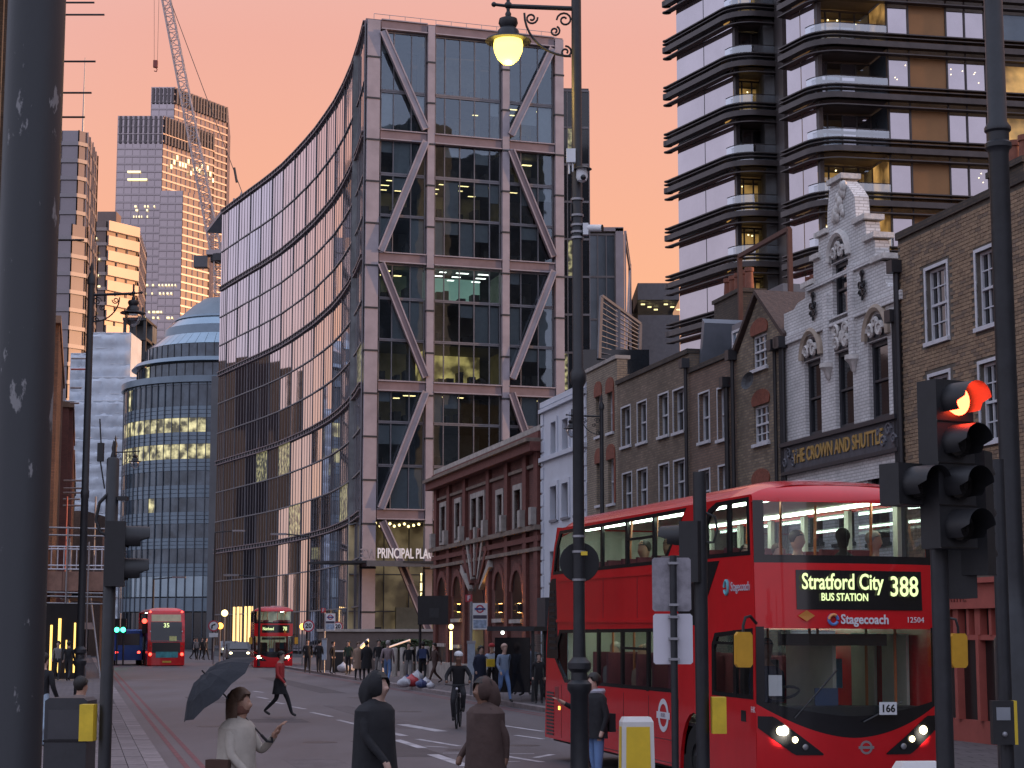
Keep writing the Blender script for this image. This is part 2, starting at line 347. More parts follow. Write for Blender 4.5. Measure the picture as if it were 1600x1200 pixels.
for a, b in cx:
    ins = .08 * (b - a); a, b = a + (0 if a < .1 else ins), b - (0 if b > PW - .1 else ins); m = MB(); m.box(a, b, -.25, .45, 0, ZT + .3); c_ = m.build('column', steel, pp)
    z = 4.
    while z < ZT: MB().box(a - .05, b + .05, -.3, .2, z, z + .16).build('collar', dark_metal, c_); z += 3.9
for k, z in enumerate(zl):
    m = MB()
    for i in range(3): m.box(cx[i][1], cx[i + 1][0], -.12, .4, z - .42, z + .42)
    m.build('floor_beam', steel_d, pp)
    m = MB()
    for i in range(3):
        for zz in (z - .47, z + .40): m.box(cx[i][1], cx[i + 1][0], -.28, .4, zz, zz + .1)
    m.build('beam_flange', steel, pp)
def diag(p, q, mt=steel):
    a = PF.q(*p); b = PF.q(*q)
    m = MB(); m.bar((a[0], -.15, a[1]), (b[0], -.15, b[1]), .62, .45, up=(0, 1, 0))
    o = m.build('diagonal_brace', mt, pp)
    v = Vector((b[0] - a[0], 0, b[1] - a[1])); n_ = Vector((-v.z, 0, v.x)).normalized() * .28; m = MB()
    for sgn in (-1, 1):
        m.bar(Vector((a[0], -.42, a[1])) + n_ * sgn, Vector((b[0], -.42, b[1])) + n_ * sgn, .12, .12, up=(0, 1, 0))
    m.build('brace_flange', steel, o)
for p, q, mt in [((597, 50), (664, 203), steel), ((664, 222), (594, 393), steel), ((594, 412), (664, 590), steel_d), ((664, 613), (594, 795), steel), ((862, 77), (797, 212), steel), ((797, 236), (864, 402), steel_d), ((864, 424), (799, 592), steel), ((798, 615), (862, 800), steel_d), ((596, 815), (640, 912), steel_d), ((625, 880), (668, 985), steel_d)]: diag(p, q, mt)
rows = [(48, 138), (142, 203), (217, 268), (272, 333), (336, 396), (412, 463), (466, 528), (531, 593), (609, 657), (660, 725), (728, 796)]
bays = [[594, 614, 642, 664], [680, 695, 719, 742, 766, 782], [797, 815, 842, 865]]
lit = {(3, 0): 2, (3, 1): 2, (1, 2): 2, (4, 0): 1, (4, 1): 1, (4, 2): 1, (5, 1): 3, (5, 0): 1, (7, 1): 4, (7, 2): 1, (1, 1): 1, (0, 1): 0, (8, 1): 1, (9, 2): 1, (9, 1): 1}
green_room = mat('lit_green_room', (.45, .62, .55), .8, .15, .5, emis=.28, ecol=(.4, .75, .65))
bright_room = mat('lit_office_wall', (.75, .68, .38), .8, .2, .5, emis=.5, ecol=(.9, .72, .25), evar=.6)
mg = MB()
for r, (ya, yb) in enumerate(rows):
    z1, z0 = pz(ya), pz(yb)
    ft = MB(); ft.box(cx[0][1], cx[3][0], .5, 9, z0 - .35, z0 - .02); ft.build('floor_slab', slabedge, pp)
    for b, xs in enumerate(bays):
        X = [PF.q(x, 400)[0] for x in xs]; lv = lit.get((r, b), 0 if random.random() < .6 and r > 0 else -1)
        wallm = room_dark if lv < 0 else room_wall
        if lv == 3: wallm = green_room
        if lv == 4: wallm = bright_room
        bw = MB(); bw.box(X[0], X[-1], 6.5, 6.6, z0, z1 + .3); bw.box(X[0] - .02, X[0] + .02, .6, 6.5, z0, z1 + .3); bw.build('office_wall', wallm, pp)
        dk = MB()
        for i in range(int((X[-1] - X[0]) / 1.1)):
            x = X[0] + .5 + i * 1.1 + random.uniform(-.3, .3); h = random.uniform(.5, 1.25); dk.box(x, x + random.uniform(.3, .8), 1.0 + random.random(), 2.6, z0, z0 + h)
        if dk.v: dk.build('office_furniture', desk_m, pp)
        if lv >= 0:
            m = MB()
            for d in ([1.5, 3.4, 5.2] if lv >= 2 else [2.5, 4.5]):
                n = max(2, int((X[-1] - X[0]) / 1.7))
                for i in range(n):
                    if random.random() < (.95 if lv >= 2 else .6 if lv == 1 else .3):
                        x = X[0] + (i + .3 + random.uniform(-.15, .15)) * (X[-1] - X[0]) / n; m.box(x, x + random.uniform(.5, 1.2), d, d + .28, z1 - .12, z1 - .06)
            if m.v: m.build('ceiling_light', lit_white if lv == 3 else lit_yellow, pp)
        for x0, x1 in zip(X, X[1:]):
            m = MB(); m.add([(x0, .3, z0), (x1, .3, z0), (x1, .3, z1), (x0, .3, z1)], [(0, 1, 2, 3)]); pane = m.build('pane', clear, pp)
            if random.random() < (.42 if r > 0 else .05) and lv < 3:
                h = random.choice([.35, .5, 1., 1.]) * (z1 - z0); m = MB(); m.box(x0 + .05, x1 - .05, .5, .53, z1 - h, z1); m.build('blind', blind_m, pane)
            mg.box(x0 - .04, x0 + .04, .2, .4, z0, z1)
        mg.box(X[-1] - .04, X[-1] + .04, .2, .4, z0, z1); mg.box(X[0], X[-1], .18, .42, z0 - .12, z0 + .04); mg.box(X[0], X[-1], .18, .42, z1 - .04, z1 + .1)
mg.build('mullion_grid', mull_m, pp)
# plaza level of the front: lobby, canopy and letters
zc = PF.q(592, 868)[1]
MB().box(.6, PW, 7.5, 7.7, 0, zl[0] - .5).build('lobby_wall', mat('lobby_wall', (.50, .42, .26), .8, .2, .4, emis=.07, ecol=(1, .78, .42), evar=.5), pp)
m = MB()
for i in range(7): m.box(1.5 + i * 2.4, 1.56 + i * 2.4, 7.3, 7.5, 0, zl[0] - .5)
m.box(.6, PW, 7.3, 7.5, 4.2, 4.3); m.box(.6, PW, 7.3, 7.5, 7.6, 7.7); m.build('lobby_mullion', mull_m, pp)
MB().box(5.0, 7.6, 6.9, 7.2, 0, 4.6).build('lobby_screen', mat('lobby_panel', (.45, .42, .30), .6, .2, .8), pp); MB().box(1.2, 3.4, 6.0, 6.3, 0, 2.8).build('reception_desk', desk_m, pp)
m = MB()
for i in range(4):
    for j in range(3): m.ball((1.6 + i * 1.35, 1.5 + 1.8 * j, zl[0] - .75), .13, 8)
m.build('lobby_downlight', lit_yellow, pp)
MB().box(.6, PW, .5, 7.5, zl[0] - .6, zl[0] - .5).build('lobby_ceiling', room_dark, pp)
cp = thing('entrance_canopy', 'dark glass entrance canopy with big white letters above the office doors', 'canopy', PF.A, PF.rot)
MB().hexa([(-4.2, 3., zc - .75), (-3.2, -.6, zc - .75), (-.5, -2.6, zc - .75), (9, -3, zc - .75), (9, 3, zc - .75)], [(-4.2, 3., zc - .55), (-3.2, -.6, zc - .55), (-.5, -2.6, zc - .55), (9, -3, zc - .55), (9, 3, zc - .55)]).build('canopy_deck', dark_metal, cp)
MB().box(-.2, 9, -2.75, -2.6, zc - 1.05, zc - .55).build('canopy_fascia', mat('fascia_grey', (.10, .11, .125), .5), cp)
let_m = mat('sign_letter_white', (.75, .74, .76), .5, 0, emis=.25)
text('sign_letters', 'PRINCIPAL PLACE', 1.25, let_m, cp, (.75, -2.7, zc + .05), align='LEFT', ext=.06, sx=.55, bold=.014)
text('sign_letters', 'ACE', 1.2, mat('sign_letter_back', (.28, .27, .30), .5), cp, (-.15, -2.66, zc - .02), align='CENTER', ext=.06, sx=.55, bold=.012, mirror=True)
# curved flank
bayx = [572, 564, 552, 539, 525, 511, 495, 479, 461, 443, 426, 409, 392, 374, 358, 347]
cp_ = [attop(x, ytop(x)) for x in bayx]
inv = Matrix.Rotation(-PF.rot, 3, 'Z')
cl = [inv @ (p - PF.A) for p in cp_]; cl[0] = Vector((-.12, .1, 0))
zr = []
lev = [0.3, 4.6, 8.9] + [zl[0]] + [zl[0] + (zl[1] - zl[0]) * k / 3 for k in (1, 2)] + [zl[1]] + [zl[1] + (zl[2] - zl[1]) * k / 3 for k in (1, 2)] + [zl[2]] + [zl[2] + (zl[3] - zl[2]) * k / 3 for k in (1, 2)] + [zl[3], zl[3] + 5.0, ZT]
lit_pane = mat('lit_office_pane', (.10, .11, .10), .1, .3, .9, emis=.3, ecol=(.95, .86, .42), evar=2.2)
grid = MB(); fine = MB()
for i in range(15):
    p, q = cl[i], cl[i + 1]; d = (q - p).normalized(); n_ = Vector((d.y, -d.x, 0));
    if n_.x > 0: n_ = -n_
    for a, b in zip(lev, lev[1:]):
        lp = a < 30 and random.random() < .03
        m = MB(); jt = n_ * random.uniform(-.03, .03)
        m.add([p + jt + Vector((0, 0, a)), q - jt + Vector((0, 0, a)), q - jt + Vector((0, 0, b)), p + jt + Vector((0, 0, b))], [(0, 1, 2, 3)]); m.build('pane', lit_pane if lp else mirror, pp)
    grid.bar(p + n_ * .03, p + n_ * .03 + Vector((0, 0, ZT)), .12, .10, up=n_)
    for k in (1, 2, 3):
        c_ = p + (q - p) * k / 4 + n_ * .01; fine.bar(c_ + Vector((0, 0, .3)), c_ + Vector((0, 0, ZT)), .09, .04, up=n_)
    for a in lev[1:-1]: fine.bar(p + n_ * .06 + Vector((0, 0, a)), q + n_ * .06 + Vector((0, 0, a)), .14, .12)
grid.build('mullion_grid', mull_m, pp); fine.build('fine_mullion_grid', mull_m, pp)
for z in zl:
    m = MB(); t = MB()
    for i in range(15):
        p, q = cl[i], cl[i + 1]; d = (q - p).normalized(); n_ = Vector((d.y, -d.x, 0)); n_ = -n_ if n_.x > 0 else n_
        for dz in (-.25, .25): m.bar(p + n_ * .14 + Vector((0, 0, z + dz)), q + n_ * .14 + Vector((0, 0, z + dz)), .28, .1)
        m.bar(p + n_ * .06 + Vector((0, 0, z)), q + n_ * .06 + Vector((0, 0, z)), .1, .45)
        for k in range(4):
            c_ = p + (q - p) * (k + .5) / 4 + n_ * .14 + Vector((0, 0, z)); t.bar(c_ - Vector((0, 0, .2)), c_ + Vector((0, 0, .2)), .2, .2, up=n_)
    o = m.build('floor_beam', steel_d, pp); t.build('beam_stiffener', dark_metal, o, kind='stuff')
# orange lit slots at street level of the flank
m = MB()
for i in (11, 12, 13):
    for k in (.25, .6):
        c_ = cl[i] + (cl[i + 1] - cl[i]) * k; d = (cl[i + 1] - cl[i]).normalized(); n_ = Vector((d.y, -d.x, 0)); n_ = -n_ if n_.x > 0 else n_
        if random.random() < .8: m.bar(c_ + n_ * .2 + Vector((0, 0, 1)), c_ + n_ * .2 + Vector((0, 0, 5.5)), .25, .1, up=d)
m.build('window_light', lit_warm, pp)
# body behind the glass
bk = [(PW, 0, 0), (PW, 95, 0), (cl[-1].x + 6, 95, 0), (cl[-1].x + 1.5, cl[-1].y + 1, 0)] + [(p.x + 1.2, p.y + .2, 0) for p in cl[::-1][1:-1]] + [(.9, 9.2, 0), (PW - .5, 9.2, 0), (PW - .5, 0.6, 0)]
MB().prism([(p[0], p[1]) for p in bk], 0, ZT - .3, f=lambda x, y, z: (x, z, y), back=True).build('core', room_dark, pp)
MB().prism([(p.x, p.y) for p in [Vector((PW, 0, 0)), Vector((PW, 95, 0)), Vector((cl[-1].x, 95, 0))] + cl[::-1]], ZT, ZT + .5, f=lambda x, y, z: (x, z, y), back=True).build('roof', steel_d, pp)
m = MB()
for i in range(13): m.tube((1 + i * 1.5, 1.5, ZT + .5), (1 + i * 1.5, 1.5, ZT + 1.5), .03, n=5)
m.tube((1, 1.5, ZT + 1.5), (19, 1.5, ZT + 1.5), .03, n=5); m.build('roof_rail', grey_metal, pp)

# ---- neighbours right of the braced front
def facade_grid(fr, w, z0, z1, nx, nz, par, gm, mm, bw=.12, lm=None, plit=0., stuff=False, y=0):
    g = MB(); P = MB(); Lp = MB()
    for i in range(nx):
        for j in range(nz):
            x0, x1 = w * i / nx, w * (i + 1) / nx; a, b = z0 + (z1 - z0) * j / nz, z0 + (z1 - z0) * (j + 1) / nz
            q_ = [(x0, y, a), (x1, y, a), (x1, y, b), (x0, y, b)]; il = lm and random.random() < plit
            if stuff: (Lp if il else P).add(q_, [(0, 1, 2, 3)])
            else: MB().add(q_, [(0, 1, 2, 3)]).build('pane', lm if il else gm, par)
    for i in range(nx + 1): g.box(w * i / nx - bw / 2, w * i / nx + bw / 2, y - .12, y + .05, z0, z1)
    for j in range(nz + 1): z = z0 + (z1 - z0) * j / nz; g.box(0, w, y - .1, y + .05, z - bw, z + bw)
    g.build('mullion_grid', mm, par)
    if stuff:
        P.build('pane_field', gm, par, kind='stuff')
        if Lp.v: Lp.build('lit_pane_field', lm, par, kind='stuff')
dk_glass = mat('dark_office_glass', (.015, .02, .026), .08, .3, .4, .02, 0, spec=.7)
bl_glass = mat('blue_grey_glass', (.10, .13, .16), .1, .25, .3, .02, .3, spec=.7)
A_ = PB + PF.u * .4 + PF.n * 3; B_ = A_ + Vector((9.5, .6, 0))
zt = at(900, 137, A_.y)[2]
t = thing('office_block', 'dark glass office block just behind the right edge of the braced office', 'building', A_, math.atan2(.6, 9.5))
wd = at(921, 300, A_.y).x - A_.x
MB().box(0, wd, .1, 30, 0, zt).build('body', room_dark, t); facade_grid(None, wd, 3, zt - .3, 3, 14, t, dk_glass, mull_m, .1, lit_pane, .12)
A_ = Vector((at(921, 500, 182).x, 182, 0)); zt = at(960, 362, 182).z; wd = at(975, 500, 182).x - A_.x
t = thing('office_wing', 'glass office wing with orange lit steel end frame beside the dark block', 'building', A_, 0)
MB().box(0, wd, .1, 25, 0, zt).build('body', room_dark, t); facade_grid(None, wd, 3, zt - .3, 4, 9, t, bl_glass, mull_m, .1, lit_pane, .06)
m = MB(); m.box(wd - .8, wd, -.3, .3, 0, zt + .3); m.box(-.2, wd, -.3, .3, zt, zt + .4); m.build('end_column', steel, t)
m = MB(); x1 = wd + 1.3
for yy in (0., 8.): m.box(wd + .1, wd + .25, yy, yy + .2, 0, zt)
m.bar((wd + .2, .1, zt - 1), (wd + 1.2, 9, zt - 2), .2); m.bar((wd + .2, .1, zt - 12), (wd + 1.2, 9, zt - 2), .2); m.bar((wd + 1.2, 9, 0), (wd + 1.2, 9, zt - 1.5), .3); m.bar((wd + .2, .1, zt), (wd + 1.2, 9, zt - 1.5), .25)
m.build('end_frame', steel, t)
A_ = Vector((at(997, 500, 190).x, 190, 0)); zt = at(1020, 442, 190).z; wd = at(1062, 500, 190).x - A_.x
t = thing('low_office', 'low grey office with one lit storey seen between wing and tower', 'building', A_, 0)
m = MB(); m.box(0, wd, .1, 20, 0, at(1020, 492, 190).z); m.box(0, wd, .1, 20, at(1020, 468, 190).z, zt); m.box(0, wd, 8, 20, 0, zt - .2); m.build('body', mat('grey_cladding', (.13, .13, .145), .6), t)
m = MB()
for i in range(7): m.box(.4 + i * .8, .8 + i * .8, 1 + (i % 3) * 1.6, 1.3 + (i % 3) * 1.6, at(1020, 471, 190).z - .15, at(1020, 471, 190).z - .05)
m.build('ceiling_light', lit_yellow, t)
m = MB(); z0, z1 = at(1020, 492, 190).z, at(1020, 468, 190).z
for i in range(6): MB().add([(wd * i / 6, .3, z0), (wd * (i + 1) / 6, .3, z0), (wd * (i + 1) / 6, .3, z1), (wd * i / 6, .3, z1)], [(0, 1, 2, 3)]).build('pane', clear, t)
A_ = at(938, 560, 150); lv = thing('louvre_screen', 'slanting steel louvre screen above the terrace roofs', 'screen', (A_.x, 150, 0), 0)
def LQ(px, py): p = at(px, py, 150); return Vector((p.x - A_.x, (px - 938) * .03, p.z))
a, b, c_, d = LQ(940, 462), LQ(1003, 500), LQ(1003, 565), LQ(932, 512)
for k in range(12):
    s_ = k / 11; MB().bar(a.lerp(Vector(LQ(938, 560)), s_), b.lerp(c_, s_), .16, .05).build('slat', grey_metal, lv)
m = MB(); m.bar(a, b, .3, .2); m.bar(a, LQ(936, 560), .25); m.bar(b, LQ(1001, 570), .25); m.bar(LQ(968, 480), LQ(968, 570), .25); m.build('screen_frame', mull_m, lv)
pb_ = MB(); q0 = LQ(900, 500); pb_.box(q0.x, b.x + .6, .4, 4, 0, LQ(950, 545).z); pb_.build('screen_base', dk_glass, lv)

# ================================================================== rounded office with domed top
D0 = Vector((at(352, 700, 281).x, 281, 0)); RD = 15.2
dm = thing('domed_office', 'rounded blue grey office with stepped glass dome at the end of the street', 'building', D0)
def dz(y): return at(290, y, 265.5).z
spand = mat('blue_spandrel', (.19, .25, .31), .35, .12, .5, .02, .3)
blueglass = mat('blue_window_glass', (.09, .12, .155), .07, .5, .35, .02, .35, spec=.7)
lit_off = mat('lit_office_interior', (.15, .14, .10), .15, .3, .8, emis=.62, ecol=(.98, .88, .46), evar=.8)
sky_g = mat('sloping_glass', (.28, .38, .46), .12, .12, .4, 0, .6)
zrow = [(600, 633), (652, 674), (693, 716), (735, 757), (777, 799), (818, 840), (857, 880), (900, 932)]
NC = 40
prev = dz(590)
m = MB(); m.lathe([(RD - .5, 0), (RD - .5, prev - .2)], n=48); m.build('core', room_dark, dm, smooth=True)
def ring(name, r0, z0, r1, z1, mt, th=.3): m = MB(); m.lathe([(r0 - th, z0), (r0, z0), (r1, z1), (r1 - th, z1)], n=48); return m.build(name, mt, dm, smooth=True)
zp = dz(590)
for k, (ya, yb) in enumerate(zrow):
    z1, z0 = dz(ya), dz(yb)
    for j in range(3):
        h = (zp - z1) / 3
        if h > .05: ring('spandrel', RD + .05, z1 + h * j + .04, RD + .05, z1 + h * (j + 1) - .02, spand)
    zp = z0
    for j in range(NC):
        a = math.pi + (j) * math.pi / NC * 1.1 - .1; b = a + math.pi / NC * 1.1
        lt = {1: .86, 2: .9, 0: .02, 4: .10, 6: .0}.get(k, .02)
        MB().add([(RD * math.cos(a), RD * math.sin(a), z0), (RD * math.cos(b), RD * math.sin(b), z0), (RD * math.cos(b), RD * math.sin(b), z1), (RD * math.cos(a), RD * math.sin(a), z1)], [(0, 1, 2, 3)]).build('pane', lit_off if random.random() < lt else (sky_g if k == 7 else blueglass), dm)
ring('spandrel', RD + .05, dz(955), RD + .05, dz(934), spand); ring('ground_floor', RD, 0, RD, dz(957), dk_glass)
m = MB()
for j in range(NC + 1):
    a = math.pi + j * math.pi / NC * 1.1 - .1; c_, s_ = math.cos(a), math.sin(a); m.bar(((RD + .12) * c_, (RD + .12) * s_, 1), ((RD + .12) * c_, (RD + .12) * s_, dz(592)), .14, .08, up=(c_, s_, 0))
m.build('mullion_grid', mat('dark_blue_mullion', (.06, .075, .10), .4), dm)
ring('cornice', RD + .5, dz(596), RD + .5, dz(586), spand, 2)
r2 = RD - 1.8
for (ya, yb) in ((563, 586), (530, 553)):
    r = r2 if ya > 550 else r2 - 1.1
    for j in range(30):
        a = math.pi + j * math.pi / 30; b = a + math.pi / 30
        MB().add([(r * math.cos(x), r * math.sin(x), dz(y)) for x, y in ((a, yb), (b, yb), (b, ya), (a, ya))], [(0, 1, 2, 3)]).build('pane', lit_off if random.random() < .03 else blueglass, dm)
    m = MB()
    for j in range(31): a = math.pi + j * math.pi / 30; m.bar(((r + .05) * math.cos(a), (r + .05) * math.sin(a), dz(yb)), ((r + .05) * math.cos(a), (r + .05) * math.sin(a), dz(ya)), .09)
    m.build('mullion_grid', dark_metal, dm); ring('core', r - .4, dz(yb) - 1, r - .4, dz(ya), room_dark)
ring('canopy_fin', r2 + .9, dz(560), r2 + .3, dz(553), spand, 1.2)
m = MB()
for j in range(26):
    a = math.pi + j * math.pi / 26; b = a + math.pi / 26 * .96; ra, rb = r2 - 1.2, r2 - 3.4
    MB().add([(ra * math.cos(a), ra * math.sin(a), dz(529)), (ra * math.cos(b), ra * math.sin(b), dz(529)), (rb * math.cos(b), rb * math.sin(b), dz(509)), (rb * math.cos(a), rb * math.sin(a), dz(509))], [(0, 1, 2, 3)]).build('skylight_pane', sky_g, dm)
ring('dome_band', r2 - 3.5, dz(530), r2 - 3.9, dz(494), spand, .5)
ring('dome_lens', r2 - 3.9, dz(494), r2 - 5.6, dz(478), sky_g, .5)
ring('dome_band', r2 - 5.3, dz(479), r2 - 5.6, dz(475), spand, .6)
m = MB(); m.lathe([(r2 - 5.6, dz(475)), (r2 - 6.9, dz(464)), (r2 - 8.0, dz(453)), (r2 - 9.0, dz(446)), (r2 - 9.6, dz(441)), (.01, dz(438))], n=40); m.build('dome', mat('dome_metal', (.16, .20, .235), .45, .12, .4, 0, .4), dm, smooth=True)
xw = at(328, 700, 265).x - D0.x; MB().box(xw, RD + 14, -RD - .6, 20, 0, dz(588)).build('side_wing', mat('grey_panel', (.15, .155, .17), .5, .15, .3), dm)

# ================================================================== far towers
def prism_tower(name, label, Y, corners, ztop, mt, cat='tower'):
    pass
def tower_block(par, pts, z0, z1, floor_h, facem, bandm, fins=None):
    """convex plan polygon with floor bands; pts in world, local to par"""
    o = par.location
    P = [Vector((p[0] - o.x, p[1] - o.y)) for p in pts]
    MB().hexa([(p.x, p.y, z0) for p in P], [(p.x, p.y, z1) for p in P]).build('body', facem, par)
    m = MB(); z = z0 + floor_h
    c = sum(P, Vector((0, 0))) / len(P)
    Q = [c + (p - c) * (1 + .5 / (p - c).length) for p in P]
    while z < z1 - .5: m.hexa([(p.x, p.y, z) for p in Q], [(p.x, p.y, z + floor_h * .22) for p in Q]); z += floor_h
    m.build('floor_band_field', bandm, par, kind='stuff')
    m = MB()
    for a, b in zip(P[:-1], P[1:]):
        n = int((b - a).length / (floor_h * .9))
        for i in range(n + 1): q = a.lerp(b, i / max(1, n)); q = c + (q - c) * (1 + .3 / (q - c).length); m.box(q.x - .12, q.x + .12, q.y - .12, q.y + .12, z0, z1)
    m.build('mullion_field', bandm, par, kind='stuff')
tw_glass = mat('tower_glass', (.40, .345, .36), .14, .12, .02, 0, .85)
tw_band = mat('tower_band', (.36, .31, .32), .3, .1, .02, 0, .75)
def pxy(px, Y): return Vector((at(px, 600, Y).x * 1.0, Y))
def blockpts(pl, pc, prt, Y, ang=30, back=60):
    """left edge px, corner px, right edge px"""
    A = pxy(pl, Y); C = pxy(pc, Y); d = Vector((math.sin(R(ang)), math.cos(R(ang))))
    k = (prt - 800) / FPX / CP; t_ = (C.x - k * C.y) / (k * d.y - d.x); B = C + d * t_
    return [A, C, B, Vector((B.x - (C.x - A.x) * .6, B.y + back)), Vector((A.x, A.y + back + t_ * .5))]
Y = 950
t = thing('skyscraper', 'tall stepped glass skyscraper with orange lit right side behind the crane', 'tower', (pxy(245, Y).x, Y, 0))
tower_block(t, blockpts(173, 245, 326, Y), 0, at(245, 181, Y).z, 4.1, tw_glass, tw_band)
tower_block(t, blockpts(225, 262, 346, Y + 25), 0, at(262, 136, Y + 25).z, 4.1, tw_glass, tw_band)
tower_block(t, blockpts(243, 279, 322, Y - 14), 0, at(279, 298, Y - 14).z, 4.1, tw_glass, tw_band)
lou = mat('dark_louvre', (.13, .11, .115), .7)
o0 = t.location
for pl_, pc_, pr_, yy, ya, yb in ((173, 245, 326, Y, 182, 208), (225, 262, 346, Y + 25, 138, 162), (173, 245, 290, Y, 210, 224)):
    P_ = blockpts(pl_, pc_, pr_, yy); z1, z0 = at(pc_, ya, yy).z, at(pc_, yb, yy).z; m = MB()
    for a, b in ((P_[0], P_[1]), (P_[1], P_[2])):
        n = max(6, int((b - a).length / 2.4))
        for i in range(n):
            q = a.lerp(b, (i + .5) / n); nn = Vector((b.y - a.y, a.x - b.x)).normalized(); q = q + nn * .7; m.bar((q.x - o0.x, q.y - o0.y, z0), (q.x - o0.x, q.y - o0.y, z1), 1.3, .6, up=(nn.x, nn.y, 0))
    m.build('louvre_field', lou, t, kind='stuff')
far_lit = mat('far_lit_window', (1, .85, .5), .5, 0, emis=1.5, ecol=(1, .82, .42))
for (xa, xb, y_, n) in ((199, 231, 268, 1), (199, 231, 280, 1), (205, 245, 322, 8), (208, 246, 338, 9), (195, 245, 328, 6), (207, 278, 445, 14), (207, 278, 458, 12), (212, 270, 487, 9), (208, 275, 496, 9)):
    for i in range(n):
        if n > 1 and random.random() < .35: continue
        a = xa + (xb - xa) * i / n; b = a + ((xb - xa) / n) * random.uniform(.3, .8 if n > 1 else 1); yd = Y - 1.2 if y_ < 300 or a < 243 else Y - 15.5
        p, q = at(a, y_ + 2, yd), at(b, y_ - 1.2, yd); MB().add([(p.x - o0.x, yd - o0.y, p.z), (q.x - o0.x, yd - o0.y, p.z), (q.x - o0.x, yd - o0.y, q.z), (p.x - o0.x, yd - o0.y, q.z)], [(0, 1, 2, 3)]).build('lit_window', far_lit, t)
P_ = blockpts(173, 245, 326, Y); a, b = P_[1], P_[2]; nn = Vector((b.y - a.y, a.x - b.x)).normalized()
for i in range(16):
    s_ = .12 + i * .055; q = a.lerp(b, s_) + nn * 1.2; q2 = a.lerp(b, s_ + .035) + nn * 1.2; z = at(262, 252, Y).z + random.choice([-3, 0, 0, 3])
    MB().add([(q.x - o0.x, q.y - o0.y, z), (q2.x - o0.x, q2.y - o0.y, z), (q2.x - o0.x, q2.y - o0.y, z + 2.4), (q.x - o0.x, q.y - o0.y, z + 2.4)], [(0, 1, 2, 3)]).build('lit_window', far_lit, t)
Y = 470
t = thing('brown_tower', 'brown office tower with slanting banded side left of the skyscraper', 'tower', (pxy(160, Y).x, Y, 0))
bt_g = mat('bronze_glass', (.16, .12, .11), .2, .3, .05, 0, .5); bt_b = mat('tan_band', (.36, .29, .27), .6, .1, .05)
tower_block(t, blockpts(122, 160, 209, Y, 35, 30), 0, at(160, 346, Y).z, 3.9, bt_g, bt_b)
P_ = blockpts(126, 160, 209, Y, 35, 30); o0 = t.location; a, b = P_[1], P_[2]; nn = Vector((b.y - a.y, a.x - b.x)).normalized() * .8; m = MB(); z = 4; zt = at(160, 346, Y).z
tan_m = mat('tan_cladding', (.36, .28, .25), .45, .1, .05, 0, .3)
while z < zt - 2: m.hexa([(a.x - o0.x + nn.x, a.y - o0.y + nn.y, z), (b.x - o0.x + nn.x, b.y - o0.y + nn.y, z), (b.x - o0.x, b.y - o0.y, z), (a.x - o0.x, a.y - o0.y, z)], [(a.x - o0.x + nn.x, a.y - o0.y + nn.y, z + 2.6), (b.x - o0.x + nn.x, b.y - o0.y + nn.y, z + 2.6), (b.x - o0.x, b.y - o0.y, z + 2.6), (a.x - o0.x, a.y - o0.y, z + 2.6)]); z += 3.9
m.build('cladding_band_field', tan_m, t, kind='stuff')
MB().box(-4, 1, 6, 12, zt, zt + 4).build('plant_room', bt_g, t)
for i in range(9):
    y_ = 375 + i * 14 + random.uniform(-4, 4); a = random.uniform(130, 152); p, q = at(a, y_ + 2, Y - 1), at(a + random.uniform(3, 6), y_ - 1, Y - 1)
    MB().add([(p.x - o0.x, -1, p.z), (q.x - o0.x, -1, p.z), (q.x - o0.x, -1, q.z), (p.x - o0.x, -1, q.z)], [(0, 1, 2, 3)]).build('lit_window', far_lit, t)
Y = 400
t = thing('grey_tower', 'slim grey tower with lattice mast and orange lit flank behind the thick post', 'tower', (pxy(110, Y).x, Y, 0))
gt_g = mat('grey_tower_glass', (.22, .20, .22), .2, .15, .03, 0, .6); gt_b = mat('grey_tower_band', (.24, .22, .235), .4, .1, .03, 0, .4)
tower_block(t, blockpts(84, 111, 125, Y, 40, 20), 0, at(110, 204, Y).z, 3.9, gt_g, gt_b)
tower_block(t, blockpts(78, 105, 129, Y - 10, 40, 20), 0, at(110, 350, Y - 10).z, 3.9, gt_g, gt_b)
p = at(110, 205, Y + 4); MB().tube((0, 4, p.z - 3), (0, 4, at(110, 90, Y + 4).z), .25, .08, 6).build('mast', grey_metal, t)

# ================================================================== white wrapped building
Y = 305
wrap_m = mat('white_sheeting', (.56, .61, .68), .6, .14, .5, .9, bscale=.7)
O = Vector((at(155, 700, Y).x, Y, 0)); t = thing('wrapped_building', 'building wrapped in white scaffold sheeting beside the rounded office', 'building', O)
def wbox(pa, pb, ya, yb, d0):
    a, b = at(pa, ya, Y), at(pb, yb, Y); x0, x1, z1, z0 = a.x - O.x, b.x - O.x, a.z, b.z
    n = max(2, int((x1 - x0) / 2.)); k = max(2, int((z1 - z0) / 2.0)); vs = []
    for j in range(k * 4 + 1):
        for i in range(n * 3 + 1):
            sx = abs(math.sin(math.pi * i / 3)); szz = abs(math.sin(math.pi * j / 4)); vs.append((x0 + (x1 - x0) * i / (n * 3), d0 - (.5 * sx * szz + random.uniform(0, .22)) , z0 + (z1 - z0) * j / (k * 4) - .4 * sx * (j % 4 == 0)))
    wN = n * 3 + 1; m = MB(); m.add(vs, [(j * wN + i, j * wN + i + 1, (j + 1) * wN + i + 1, (j + 1) * wN + i) for j in range(k * 4) for i in range(n * 3)])
    m.build('sheet', wrap_m, t, smooth=True); MB().box(x0, x1, d0 + .15, d0 + 9, z0, z1).build('body', wrap_m, t)
    m = MB()
    for j in range(k + 1): m.tube((x0, d0 - .12, z0 + (z1 - z0) * j / k), (x1, d0 - .12, z0 + (z1 - z0) * j / k), .05, n=5)
    m.build('scaffold_tube', white_paint, t)
